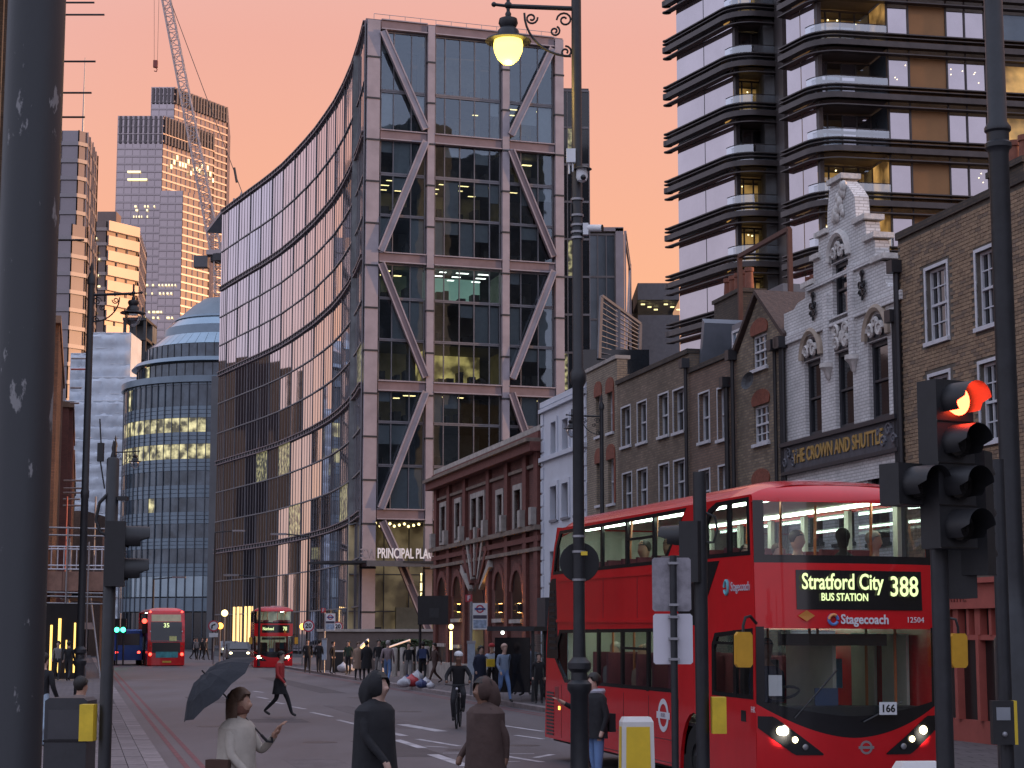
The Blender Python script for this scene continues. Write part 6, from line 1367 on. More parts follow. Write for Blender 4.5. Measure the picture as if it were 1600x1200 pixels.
ld = bpy.data.lights.new('red_signal_glow', 'POINT'); ld.energy = 2.5; ld.color = (1, .06, .03); ld.shadow_soft_size = .06; lo = bpy.data.objects.new('red_signal_glow', ld); COL.objects.link(lo); lo.parent = h1; lo.location = (0, -.09, -.15)
hb = at(1532, 702, PY); head(t, (hb.x - p.x, .32, hb.z - .11), R(150), [None, None, None], nm='signal_head')
MB().box(-.05, hx + .1, -.03, .03, hz - .45, hz - .39).box(-.05, hx + .1, -.03, .03, hz - 1.0, hz - .94).box(hl.x - p.x, hx, -.02, .02, hl.z - .3, hl.z - .26).build('bracket', visor_m, t)
m = MB(); m.path([(.28, .2, hz - .75), (.18, .1, hz - .85), (.2, .05, hz - 1.05), (.3, .12, hz - 1.12)], .018, 6); m.build('cable', visor_m, t, True)
MB().box(.10, .3, .16, .5, hz - 1.5, hz - .85).build('detector_box', visor_m, t)
p = base(1567, 15); t = thing('push_button_post', 'slim post with crossing push button at the right edge', 'post', p)
MB().lathe([(.01, 0), (.055, 0), (.055, at(1560, 720, 15).z - .1), (.01, at(1560, 720, 15).z - .1)], n=16).build('pole', post_blk, t, True)
zc = at(1558, 1128, 15).z - .11; o = MB().box(-.14, .03, -.14, -.05, zc - .17, zc + .17).build('push_button_box', visor_m, t); MB().box(.03, .055, -.14, -.04, zc - .17, zc + .17).build('box_side', yellow_paint, o); MB().box(-.11, 0, -.146, -.14, zc + .02, zc + .12).build('sign_panel', mat('panel_grey', (.25, .27, .3), .3), o); MB().ball((-.05, -.145, zc - .09), .022, 8).build('button', grey_metal, o)
# left signal
p = base(169, 19); t = thing('traffic_signal', 'dark traffic signal with aerial seen from the side at the left kerb', 'traffic signal', p, 0, 'traffic signals'); zt = at(176, 718, 19).z - .11
MB().lathe([(.01, 0), (.065, 0), (.065, zt), (.05, zt + .02), (.01, zt + .02)], n=18).build('pole', post_blk, t, True); MB().lathe([(.02, 0), (.03, .03), (.015, .08), (.02, .12), (.004, .2)], (0, 0, zt), 12).build('finial', post_blk, t, True)
zh = at(200, 815, 19).z - .11; head(t, (.14, .05, zh), R(100), [None, None], .33, .3); MB().box(0, .16, -.02, .02, zh - .1, zh - .06).box(0, .16, -.02, .02, zh - .6, zh - .56).build('bracket', visor_m, t)
MB().path([(-.03, -.04, zt - .35), (-.12, -.04, zt - .45), (-.15, -.04, zt - .62), (-.1, -.04, zt - .75), (-.03, -.04, zt - .78)], .018, 8).build('cable', visor_m, t, True)
m = MB(); m.box(-.16, -.10, -.03, .03, zt - .02, zt + .17); m.tube((-.13, 0, zt + .17), (-.15, 0, zt + .42), .008, n=5); m.tube((-.13, 0, zt - .02), (-.08, 0, zt - .3), .008, n=5); m.build('aerial', visor_m, t)
MB().box(.06, .16, -.05, .05, zt - .42, zt - .38).build('detector', visor_m, t); push_box(t, (-.15, -.12, at(143, 1128, 19).z - .11))
# centre signal
p = base(1096, 19); t = thing('traffic_signal', 'dark traffic signal seen from behind in front of the bus', 'traffic signal', p, 0, 'traffic signals'); zt = at(1092, 738, 19).z - .11
MB().lathe([(.01, 0), (.068, 0), (.068, zt), (.01, zt)], n=18).build('pole', post_blk, t, True); zh = at(1065, 815, 19).z - .11
head(t, (-.16, .06, zh), R(-115), [None, None], .31, .3); MB().box(-.16, 0, -.02, .02, zh - .1, zh - .06).box(-.16, 0, -.02, .02, zh - .56, zh - .52).build('bracket', visor_m, t)
m = MB(); m.path([(.06, -.05, zt - .42), (.15, -.05, zt - .46), (.17, -.05, zt - .6), (.13, -.05, zt - .72), (.06, -.05, zt - .72)], .014, 6); m.build('cable', visor_m, t, True)
push_box(t, (.155, -.06, at(1119, 1117, 19).z - .11))
# sign pole with two plates seen from behind
p = base(1053, 18); t = thing('sign_post', 'thin pole with two blank plates seen from behind before the bus', 'sign', p); q = lambda y_: at(1053, y_, 18).z - .11
MB().tube((0, 0, 0), (0, 0, q(868)), .034, n=14).build('pole', post_blk, t, True)
def rplate(x0, x1, z0, z1, y, r=.02): return [(x0 + r, z0), (x1 - r, z0), (x1, z0 + r), (x1, z1 - r), (x1 - r, z1), (x0 + r, z1), (x0, z1 - r), (x0, z0 + r)]
MB().prism(rplate(-.2, .175, q(955), q(871), 0), .05, .06, back=True).build('upper_plate', mat('worn_plate', (.30, .28, .31), .6, .35, 7, .1), t); MB().prism(rplate(-.195, .185, q(1038), q(959), 0), .05, .058, back=True).build('lower_plate', mat('plate_white', (.62, .60, .66), .5, .04, 4), t)
for y_ in (880, 945, 964, 1030, 998): MB().box(-.05, .05, -.04, .05, q(y_) - .012, q(y_) + .012).build('clip', grey_metal, t)
# illuminated bollards
bol_w = mat('bollard_white', (.70, .68, .66), .4, .05, 3); bol_y = mat('bollard_yellow', (.62, .42, .02), .45, .15, 3, emis=.05, ecol=(1, .7, .1))
def bollard(label, px, pytop, Y, col):
    p = base(px, Y); p.z = 0; t = thing('traffic_bollard', label, 'bollard', p, .1, 'traffic bollards'); z = at(px, pytop, Y).z
    MB().hexa([(-.22, -.15, 0), (.22, -.15, 0), (.22, .15, 0), (-.22, .15, 0)], [(-.2, -.13, z - .06), (.2, -.13, z - .06), (.2, .13, z - .06), (-.2, .13, z - .06)]).hexa([(-.2, -.13, z - .06), (.2, -.13, z - .06), (.2, .13, z - .06), (-.2, .13, z - .06)], [(-.17, -.10, z), (.17, -.10, z), (.17, .10, z), (-.17, .10, z)]).build('shell', bol_w, t)
    MB().add([(-.165, -.152, .12), (.165, -.152, .12), (.15, -.138, z - .12), (-.15, -.138, z - .12)], [(0, 1, 2, 3)]).build('face_panel', col, t); MB().add([(-.222, .11, .12), (-.222, -.11, .12), (-.204, -.09, z - .12), (-.204, .09, z - .12)], [(0, 1, 2, 3)]).build('side_panel', col, t)
bollard('yellow and white traffic bollard in front of the bus side', 993, 1120, 24, bol_y); bollard('pale top of a traffic bollard at the bottom under the bus', 1430, 1190, 16.2, mat('bollard_grey', (.4, .4, .42), .5))
# grey cabinet by the left signal
p = base(115, 19.7); t = thing('street_cabinet', 'dark grey street cabinet beside the left signal pole', 'cabinet', p); zt = at(117, 1090, 19.7).z - .11
MB().prism([(-.24, 0), (.2, 0), (.2, zt - .03), (.16, zt), (-.2, zt), (-.24, zt - .03)], -.15, .3, back=True).build('body', mat('cabinet_grey', (.035, .036, .042), .55, .2, 5, .05), t); MB().box(-.2, .17, -.16, -.151, zt - .42, zt - .12).build('flap', mat('cabinet_flap', (.05, .05, .058), .5), t); MB().box(-.25, .21, -.155, .3, zt - .45, zt - .43).build('seam', bus_blk, t)
# ---- bus stop flags, shelter, boards
def stop_flag(label, px, Y, zt):
    p = base(px, Y); t = thing('bus_stop', label, 'bus stop', p, 0, 'bus stop flags'); zt -= .11
    MB().tube((0, 0, 0), (0, 0, zt), .045, n=10).build('pole', grey_metal, t, True); pl_ = MB().box(.05, .56, -.02, .02, zt - .95, zt - .05).build('flag', white_paint, t)
    m = MB(); n = 24; vs = []
    for i in range(n): a = 2 * math.pi * i / n; vs += [(.305 + .14 * math.cos(a), -.024, zt - .25 + .14 * math.sin(a)), (.305 + .09 * math.cos(a), -.024, zt - .25 + .09 * math.sin(a))]
    m.add(vs, [(2 * i, 2 * ((i + 1) % n), 2 * ((i + 1) % n) + 1, 2 * i + 1) for i in range(n)]); m.build('roundel', mat('roundel_red', (.45, .03, .06), .5), pl_); MB().box(.12, .49, -.03, -.025, zt - .285, zt - .215).build('roundel_bar', mat('roundel_blue', (.03, .04, .18), .5), pl_)
    MB().box(.07, .54, -.026, -.021, zt - .58, zt - .46).build('name_strip', mat('strip_dark', (.06, .05, .08), .5), pl_); MB().box(.08, .53, -.026, -.021, zt - .9, zt - .62).build('route_tiles', mat('tile_blue', (.30, .38, .50), .5, .5, 9), pl_)
    f = MB().box(-.2, .04, -.02, .02, zt - .02, zt + .24).build('stop_letter_plate', mat('letter_red', (.42, .04, .05), .5), t); text('stop_letter', 'F', .24, white_v, f, (-.08, -.025, zt + .11), ext=.002, bold=.004)
    MB().box(-.12, .14, -.08, -.03, .7, 1.75).build('timetable_panel', mat('panel_blue_grey', (.36, .42, .50), .5, .25, 6), t); MB().box(-.14, .16, -.09, -.02, 1.75, 1.85).build('panel_cap', grey_metal, t)
stop_flag('bus stop flag with red F plate in front of the brick hall', 736, 64, at(740, 940, 64).z); stop_flag('distant bus stop flag beside the oncoming bus', 507, 100, at(507, 957, 100).z)
p = base(822, 60); t = thing('bus_shelter', 'glass bus shelter with flat roof behind the big bus', 'bus shelter', p, -sa); zr = at(822, 986, 60).z - .11
MB().box(-.75, .75, -2.2, 2.2, zr, zr + .14).build('roof', dark_metal, t)
for y in (-2, 0, 2): MB().box(.62, .7, y - .05, y + .05, 0, zr).build('post', dark_metal, t)
for y in (-1, 1): MB().add([(.65, y - .9, .2), (.65, y + .9, .2), (.65, y + .9, zr - .1), (.65, y - .9, zr - .1)], [(0, 1, 2, 3)]).build('pane', clear, t)
MB().box(.2, .55, -1.6, 1.6, .5, .58).build('bench', mat('bench_red', (.3, .03, .03), .5), t); MB().box(-.5, .6, -2.2, -2.1, .3, zr - .2).build('end_panel', bus_blk, t); MB().ball((-.3, -2.0, zr - .05), .06, 8).build('lamp', lit_white, t)
p = at(850, 960, 62); t = thing('notice_board', 'large dark board above the bus shelter beside the bus', 'board', p, RF.rot); MB().box(-.55, .55, -.1, .1, -.55, .55).build('board', mat('board_dark', (.035, .036, .042), .6), t); MB().box(-.08, .08, -.05, .05, -p.z + .1, -.55).build('board_post', dark_metal, t)
p = base(660, 80); t = thing('message_sign', 'black electronic sign seen from behind before the brick hall', 'sign', p); z0, z1 = at(676, 976, 80).z - .11, at(676, 931, 80).z - .11
MB().tube((-.1, 0, 0), (-.1, 0, z1), .06, n=8).build('post', black_metal, t); MB().box(-.2, 1.1, -.12, .12, z0, z1).build('sign_case', black_metal, t); MB().box(.3, .7, -.14, -.12, z0 + .3, z0 + .7).build('hatch', dark_metal, t)
for px, Y, y_, d in ((480, 118, 838, -1), (405, 122, 902, -1), (333, 150, 832, 1), (238, 140, 905, 1)):
    t = thing('slim_street_lamp', {480: 'slim modern street lamp right of the oncoming bus', 405: 'slim modern street lamp rising behind the oncoming bus', 333: 'slim street lamp beside the rounded office', 238: 'slim street lamp above the bus driving away'}[px], 'street lamp', base(px, Y), 0, 'slim modern street lamps'); z = at(px, y_, Y).z - .11
    MB().tube((0, 0, 0), (0, 0, z), .11, .06, 8).tube((0, 0, z), (d * 1.6, 0, z + .15), .05, n=6).build('column', post_blk, t, True); MB().box(min(d * 1.4, d * 2.4), max(d * 1.4, d * 2.4), -.15, .15, z + .08, z + .2).build('lamp_head', grey_metal, t)
# far signs, beacons, signals
def roundsign(label, px, py, Y, r, kind):
    p = at(px, py, Y); t = thing('road_sign', label, 'sign', (p.x, Y, .11)); z = p.z - .11
    MB().tube((0, .05, 0), (0, .05, z + r), .04, n=8).build('pole', grey_metal, t); o = MB().lathe([(.005, 0), (r, 0), (r, .02), (.005, .02)], n=24).build('disc', white_paint, t, False, (0, 0, z)); o.rotation_euler = (R(90), 0, 0)
    o = MB().lathe([(r * .78, -.004), (r, -.004)], n=24).build('ring', mat('roundel_red', (.45, .03, .06), .5), t, False, (0, -.03, z)); o.rotation_euler = (R(90), 0, 0)
    if kind == '20': text('speed_number', '20', r * 1.1, mat('black_ink', (.01, .01, .01), .6), t, (0, -.035, z), ext=.002, bold=.01)
    else: m = MB(); m.path([(-.15 * r * 2, -.03, z - r * .45), (-.15 * r * 2, -.03, z + r * .1), (r * .3, -.03, z + r * .3)], r * .12, 6); m.build('arrow', mat('black_ink', (.01, .01, .01), .6), t); MB().box(-r * .8, r * .8, -.02, 0, z - r * 2.0, z - r * 1.25).build('sub_plate', white_paint, t)
roundsign('round no right turn sign beside the bus driving away', 334, 978, 128, .38, 'turn'); roundsign('round speed limit sign right of the oncoming bus', 482, 978, 112, .36, '20'); roundsign('small round sign behind the distant bus stop', 528, 979, 112, .3, '20')
for i, (px, py, Y) in enumerate(((351, 958, 132), (344, 978, 140), (473, 979, 120))):
    p = at(px, py, Y); t = thing('beacon', ('tall crossing beacon with pale yellow globe by the far road sign', 'lower amber crossing beacon by the far road sign', 'amber crossing beacon right of the oncoming bus')[i], 'beacon', (p.x, Y, .11), 0, 'crossing beacons'); MB().tube((0, 0, 0), (0, 0, p.z - .3), .05, n=8).build('pole', mat('beacon_pole', (.2, .2, .2), .5), t); MB().ball((0, 0, p.z - .11), .24 if i < 2 else .2, 12).build('globe', amber_lamp if i else lit_yellow, t, True)
for i, (px, Y, mt) in enumerate(((183, 126, green_lamp), (193, 127, green_lamp), (226, 129, red_lamp))):
    p = at(px, 984, Y); t = thing('traffic_signal', ('far signal showing green above the blue van, left one', 'far signal showing green above the blue van, right one', 'far signal showing red beside the bus driving away')[i], 'traffic signal', (p.x, Y, .11), 0, 'traffic signals'); z = p.z - .11
    MB().tube((0, .1, 0), (0, .1, z + .5), .06, n=8).build('pole', post_blk, t); h = MB().box(-.17, .17, -.1, .1, z - .25, z + .75).build('signal_head', visor_m, t); MB().ball((0, -.11, z + (.6 if i == 2 else 0)), .17, 12, sc=(1, .4, 1)).build('lens', mt, h)
t = thing('cycle_stand', 'low metal cycle railing on the left pavement before the blue van', 'railing', (kl(112) - 1.6, 112, .11), math.atan2(1, -.231))
for k in range(6): MB().path([(k * .75, 0, 0), (k * .75, 0, .7), (k * .75 + .1, 0, .8), (k * .75 + .5, 0, .8), (k * .75 + .6, 0, .7), (k * .75 + .6, 0, 0)], .03, 6).build('hoop', grey_metal, t, True)
# plaza in front of the offices
pz0 = thing('plaza_wall', 'low stone planter wall in front of the office entrance', 'wall', (at(590, 1000, 108).x, 108, .11), .1)
wl = at(690, 1000, 108).x - at(500, 1000, 108).x
MB().box(-3.4, wl - 3.4, 0, 1.5, 0, at(600, 990, 108).z).build('wall_body', mat('plaza_stone', (.13, .105, .095), .8, .2, 1, .1), pz0); MB().box(-3.5, wl - 3.3, -.1, 1.6, at(600, 990, 108).z, at(600, 988, 108).z + .08).build('coping', stone, pz0)
hd = thing('hedge', 'clipped green hedge on the planter wall by the brick hall', 'hedge', (at(640, 1000, 106).x, 106, .11))
leaf_a, leaf_b = mat('leaf_dark', (.022, .045, .016), .6, .3, 3), mat('leaf_mid', (.045, .085, .028), .6, .3, 3); m = MB(); z0 = at(640, 1020, 106).z; zz1 = at(640, 1002, 106).z
for k in range(2600):
    x, y = random.uniform(-1.6, 1.7), random.uniform(-.5, .5); z = z0 + (zz1 - z0) * (1 - random.random() ** 2) * (1 - .25 * (x / 1.7) ** 2); a, b = random.uniform(0, 6.3), random.uniform(-.8, .8); r = random.uniform(.04, .09); u = Vector((math.cos(a), math.sin(a), b)).normalized() * r; v = u.cross(Vector((random.uniform(-1, 1), random.uniform(-1, 1), 1))).normalized() * r * .6; c = Vector((x, y, z))
    m.add([c - u, c + v, c + u, c - v], [(0, 1, 2, 3)], random.randint(0, 1))
m.build('foliage', [leaf_a, leaf_b], hd, kind='stuff'); MB().box(-1.6, 1.7, -.35, .35, 0, z0 + .1).build('stem_bed', mat('soil', (.03, .025, .02), .9), hd)
for i in range(8):
    px = 592 + i * 12.5; t = thing('plaza_post', ('leftmost', 'second', 'third', 'fourth', 'fifth', 'sixth', 'seventh', 'rightmost')[i] + ' short stone bollard from the left before the hedge', 'bollard', base(px, 92), 0, 'stone bollards before the hedge'); z = at(px, 1013 - i * .5, 92).z - .11; MB().lathe([(.01, 0), (.14, 0), (.14, z - .05), (.1, z), (.01, z)], n=12).build('stone_shaft', stone, t, True)
for i, (a, b) in enumerate((((556, 1016), (575, 999)), ((605, 1012), (640, 1000)))):
    p, q = at(*a, 100), at(*b, 104); t = thing('handrail', ('sloping handrail with a light strip left of the hedge', 'pale sloping handrail before the hedge')[i], 'handrail', p, 0, 'plaza handrails'); d = q - p; MB().tube((0, 0, 0), d, .05, n=8).build('rail', white_paint, t); MB().tube((0, 0, -p.z + .1), (0, 0, 0), .04, n=6).tube(d + Vector((0, 0, -q.z + .1)), d, .04, n=6).build('rail_post', grey_metal, t)
    if i == 0: MB().bar((0, -.08, -.1), d + Vector((0, -.08, -.1)), .1, .14).build('light_strip', lit_warm, t)
# rubbish bags on the kerb
bagc = [mat('bag_white', (.50, .50, .54), .45, .15, 4, .3), mat('bag_red', (.45, .05, .06), .45, .15, 4, .3), mat('bag_blue', (.05, .07, .18), .45, .2, 4, .3), mat('bag_black', (.02, .02, .025), .4, .2, 4, .3)]
def bag(px, py, r, k, label):
    p = gp(px, py, .12); m = MB(); n, kk = 14, 9; vs = []
    sd_ = [random.uniform(.82, 1.15) for _ in range(n)]
    for i in range(kk + 1):
        th = math.pi * i / kk
        for j in range(n):
            a = 2 * math.pi * j / n; rr_ = r * (math.sin(th) ** .8) * sd_[j] * (1 + .08 * math.sin(3 * a + i)); vs.append((rr_ * math.cos(a) + 1e-4 * j, rr_ * math.sin(a), r * .75 * (1 - math.cos(th)) * (.9 if i < kk else 1.15)))
    m.add(vs, [(i * n + j, i * n + (j + 1) % n, (i + 1) * n + (j + 1) % n, (i + 1) * n + j) for i in range(kk) for j in range(n)])
    o = m.build('rubbish_bag', bagc[k], None, True, p); tag(o, label, 'rubbish bag', 'rubbish bags on the right kerb'); o.rotation_euler = (0, 0, random.random() * 6)
for px, py, r, k, lb in ((632, 1074, .26, 0, 'white rubbish bag at the left end of the coloured pile'), (643, 1073, .3, 1, 'bright red rubbish bag in the middle of the pile'), (652, 1068, .34, 0, 'tall white bag standing at the top of the pile'), (658, 1075, .22, 2, 'small blue rubbish bag at the front of the pile'), (665, 1074, .24, 0, 'pale bag on the right of the coloured pile'), (673, 1076, .17, 0, 'smallest white bag at the right end of the pile'), (637, 1067, .22, 2, 'blue bag behind the white and red bags'), (536, 1051, .34, 0, 'big white sack beside the black bin'), (548, 1049, .26, 0, 'smaller white sack leaning at the big sack'), (594, 1056, .3, 0, 'white carrier bag near the man in grey jacket')): bag(px, py, r, k, lb)
p = gp(528, 1050, .12); t = thing('litter_bin', 'black litter bin with pale frame beside the distant bus stop', 'bin', p); MB().box(-.3, .3, -.3, .3, 0, 1.05).build('bin_body', black_metal, t); MB().box(-.33, -.28, -.33, .33, 0, 1.15).box(-.33, .33, -.33, .33, 1.1, 1.16).build('bin_frame', white_paint, t)
# ================================================================== people
JOBS = []
def person(label, px, Y, h, face, pose, cols, hair=hair_d, fine=False, group=None, hat=None, z0=.12, bust=1., X_=None, extra=None, skin=skin_b):
    """cols: (top, legs, shoes). face: rotation about z, 0 looks at the viewer"""
    k = h / 1.76; W = X_ if X_ is not None else at(px, 990, Y).x
    t = thing('person', label, 'person', (W, Y, z0), face, group)
    st = {'walk': .24, 'stand': .03, 'stride': .34, 'sit': 0, 'cycle': 0}[pose]; V = []; E = []; Rr = []; T = []
    def v(x, y, z, r, tp, par=None):
        V.append((x * k, y * k, z * k)); Rr.append(r * k); T.append(tp); i = len(V) - 1
        if par is not None: E.append((par, i))
        return i
    lean = {'cycle': -.18}.get(pose, -.03)
    pel = v(0, 0, .96, .135, 0); sp = v(0, lean * .3, 1.14, .125, 0, pel); ch = v(0, lean * .7, 1.33, .145 * bust, 0, sp); nb = v(0, lean, 1.455, .085, 0, ch); nk = v(0, lean - .01, 1.51, .055, 1, nb); hd = v(0, lean - .035, 1.585, .072, 1, nk); hh = v(0, lean - .025, 1.665, .092, 1, hd); tp = v(0, lean - .01, 1.745, .055, 1, hh)
    if fine: v(0, lean - .135, 1.625, .013, 1, hd)
    for s in (-1, 1):
        sh = v(s * .175, lean * .8 + .01, 1.42, .068, 0, ch)
        arm = (extra or {}).get('arm' + ('L' if s < 0 else 'R'))
        if arm: el, wr, hn = arm
        elif pose == 'cycle': el, wr, hn = (s * .3, -.28, 1.2), (s * .28, -.5, 1.08), (s * .28, -.57, 1.06)
        else: dy = s * st * .7; el, wr, hn = (s * .235, .05 + dy * .4, 1.15), (s * .22, -.04 + dy, .92), (s * .21, -.07 + dy, .83)
        a = v(*el, .05, 0, sh); b = v(*wr, .036, 0, a); c = v(*hn, .036, 1, b)
        if fine and arm:
            d = (Vector(hn) - Vector(wr)).normalized(); sx = d.cross(Vector((0, 1, 0))).normalized()
            for q in range(4):
                bse = Vector(hn) + sx * (q - 1.5) * .022; f1 = v(*(bse + d * .045), .0095, 1, c); f2 = v(*(bse + d * .075 + Vector((0, -.02, 0))), .008, 1, f1); v(*(bse + d * .085 + Vector((0, -.045, 0))), .007, 1, f2)
            th = v(*(Vector(wr) + d * .05 + sx * .05), .011, 1, b); v(*(Vector(wr) + d * .09 + sx * .06 + Vector((0, -.02, 0))), .009, 1, th)
        hp = v(s * .09, 0, .88, .095, 2, pel)
        if pose == 'cycle':
            kn = v(s * .13, -.36, .78 if s > 0 else .62, .07, 2, hp); an = v(s * .12, -.16, .42 if s > 0 else .2, .045, 2, kn); v(s * .12, -.32, .36 if s > 0 else .15, .036, 3, an)
        else:
            f = s * st; kn = v(s * .1, -abs(f) * .25 - f * .35, .5, .066, 2, hp); an = v(s * .095, -f + (.06 if f < 0 else 0), .10 + (.07 if f < 0 and st > .1 else 0), .042, 2, kn); v(s * .11, -f - .13, .045 + (.0 if f >= 0 or st < .1 else .03), .036, 3, an)
    me = bpy.data.meshes.new('person_body'); me.from_pydata(V, E, []); o = link('person_body', me, t)
    md = o.modifiers.new('skin', 'SKIN'); md.use_smooth_shade = True; md.branch_smoothing = .4
    for i, sv in enumerate(me.skin_vertices[0].data): sv.radius = (Rr[i], Rr[i]); sv.use_root = (i == 0)
    if True: sb = o.modifiers.new('sub', 'SUBSURF'); sb.levels = sb.render_levels = 2 if fine else 1
    JOBS.append((o, [Vector(q) for q in V], E, T, [cols[0], skin, cols[1], cols[2]]))
    hb = MB(); hz = 1.69 * k; hy = (lean - .018) * k
    if hat is not None:
        hb.ball((0, hy, hz + .035 * k), .118 * k, 16, sc=(.95, 1.12, .78)); hb.v = [(a, b, max(c, hz + .0)) for a, b, c in hb.v]; hb.build('helmet' if hat == 'h' else 'hat', white_paint if hat == 'h' else hat, t, True)
    else:
        hb.ball((0, hy + .014 * k, hz - .012 * k), .108 * k, 18, sc=(.95, 1.06, 1.06)); hb.v = [(a, b, max(c, hz + (.035 if b < hy - .05 * k else -.13 if b > hy + .02 * k else -.03) * k)) for a, b, c in hb.v]; hb.v = [(a * (1 + random.uniform(-.05, .05)), b * 1.0 + random.uniform(-.004, .004), c) for a, b, c in hb.v]; hb.build('hair', hair, t, True)
    return t, k
def coat(t, k, m_, z0=.5, z1=1.44, r=.2, flare=1.25, y0=-.01):
    pr_ = []; n = 7
    for rr, z in ([(.066, 1.515), (.105, 1.485), (.165, 1.45), (.205, 1.40)] if z1 > 1.2 else [(.16, z1)]) : pr_.append((rr * r / .205, z))
    zs_ = pr_[-1][1]
    for i in range(1, 6): s = i / 5; pr_.append((r * (1.0 - .06 * math.sin(math.pi * s) + (flare - 1) * s), zs_ + (z0 - zs_) * s))
    n = len(pr_)
    m = MB(); N_ = 22; vs = []
    for i, (rr, z) in enumerate(pr_):
        for j in range(N_): a = 2 * math.pi * j / N_; w = 1 + .06 * math.sin(5 * a + i * .7) * (i / n); vs.append((rr * 1.12 * w * math.cos(a) * k, (rr * .8 * w * math.sin(a) + y0) * k, z * k))
    m.add(vs, [(i * N_ + j, i * N_ + (j + 1) % N_, (i + 1) * N_ + (j + 1) % N_, (i + 1) * N_ + j) for i in range(n - 1) for j in range(N_)]); return m.build('coat', m_, t, True)
def hood(t, k, m_, y=-.03):
    m = MB(); n, q = 20, 12; vs = []
    for i in range(q + 1):
        th = math.pi * (.02 + .86 * i / q)
        for j in range(n + 1):
            a = math.pi * (-.30 + 1.60 * j / n); rr = .128 * math.sin(th) * (1 + .03 * math.sin(4 * a + i)); vs.append((rr * .92 * math.cos(a) * k, (y + .012 + rr * (1.30 if math.sin(a) > 0 else 1.0) * math.sin(a) * (1 + .25 * i / q)) * k, (1.655 + .142 * math.cos(th) - .012 * i * (math.sin(a) > .2) + .006 * math.sin(6 * a + 2 * i)) * k))
    m.add(vs, [(i * (n + 1) + j, i * (n + 1) + j + 1, (i + 1) * (n + 1) + j + 1, (i + 1) * (n + 1) + j) for i in range(q) for j in range(n)]); return m.build('hood', m_, t, True)
def long_hair(t, k, m_, y=-.03):
    m = MB(); n, q = 18, 9; vs = []
    for i in range(q + 1):
        s = i / q; z = 1.76 - .40 * s; r = (.06, .1, .113, .118, .118, .115, .11, .105, .10, .085)[i]
        for j in range(n + 1): a = math.pi * (-.12 + 1.24 * j / n); w = 1 + .05 * math.sin(7 * a + i); vs.append((r * .95 * w * math.cos(a) * k, (y + .02 + r * w * math.sin(a)) * k, (z + .008 * math.sin(9 * a)) * k))
    m.add(vs, [(i * (n + 1) + j, i * (n + 1) + j + 1, (i + 1) * (n + 1) + j + 1, (i + 1) * (n + 1) + j) for i in range(q) for j in range(n)]); m.build('long_hair', m_, t, True)
    MB().lathe([(.062, 1.455), (.085, 1.47), (.095, 1.50), (.085, 1.535), (.06, 1.54)], (0, y, 0), 18).build('scarf', cloth('scarf_rust', (.16, .07, .05)), t, True)
shoe = mat('shoe_dark', (.02, .018, .018), .6); darkc = cloth('charcoal', (.03, .03, .035))
G1 = 'people on the right pavement'
# foreground walkers
t, k = person('woman in pale coat carrying a dark umbrella in the left foreground', 372, 17.5, 1.68, R(75), 'stride', (cream_c, tan_c, shoe), hair_b, True, 'walkers crossing in the foreground', z0=0, extra={'armR': ((.26, -.16, 1.16), (.16, -.34, 1.32), (.14, -.38, 1.38))}, skin=skin_a)
coat(t, k, cream_c, .62, 1.46, .21, 1.3); long_hair(t, k, hair_b); MB().box(-.32, -.2, -.06, .16, .78, 1.06).build('bag', cloth('bag_brown', (.07, .035, .025)), t)
u = thing('umbrella', 'dark open umbrella tilted forward in front of the woman in pale coat', 'umbrella', at(338, 1072, 17.4), 0); u.rotation_euler = (R(12), R(-42), 0)
m = MB(); rib = 8; vs = [(0, 0, .16)]
for ring_, (r, z) in enumerate(((.16, .135), (.3, .07), (.44, -.05))):
    for j in range(16): rr = r * (1 if j % 2 == 0 else .955); a = 2 * math.pi * j / 16; vs.append((rr * math.cos(a), rr * math.sin(a), z - (0 if j % 2 == 0 else -.02)))
m.add(vs, [(0, 1 + j, 1 + (j + 1) % 16) for j in range(16)] + [(1 + i * 16 + j, 1 + (i + 1) * 16 + j, 1 + (i + 1) * 16 + (j + 1) % 16, 1 + i * 16 + (j + 1) % 16) for i in range(2) for j in range(16)]); m.build('canopy', cloth('umbrella', (.016, .018, .024)), u)
MB().tube((0, 0, .2), (0, 0, -.62), .008, n=6).path([(0, 0, -.62), (0, 0, -.7), (.03, 0, -.74), (.06, 0, -.7)], .014, 6).build('shaft', black_metal, u)
for j in range(8): a = 2 * math.pi * j / 8; MB().tube((0, 0, .15), (.43 * math.cos(a), .43 * math.sin(a), -.05), .004, n=4).build('rib', grey_metal, u)
t, k = person('walker in long black coat crossing in the centre foreground', 586, 19, 1.8, R(62), 'stride', (blk, blk, shoe), hair_d, True, 'walkers crossing in the foreground', z0=0, skin=skin_b); coat(t, k, blk, .55, 1.46, .22, 1.3); hood(t, k, blk)
t, k = person('walker in brown coat crossing right of the centre', 760, 20, 1.72, R(-62), 'walk', (brown_c, brown_c, shoe), hair_d, True, 'walkers crossing in the foreground', z0=0, skin=skin_c); coat(t, k, brown_c, .48, 1.46, .24, 1.2); hood(t, k, brown_c)
t, k = person('walker in red top and dark skirt crossing before the oncoming bus', 438, 50, 1.72, R(70), 'stride', (red_c, blk, shoe), hair_d, False, 'walkers crossing in the foreground', z0=0); coat(t, k, blk, .62, 1.05, .19, 1.2)
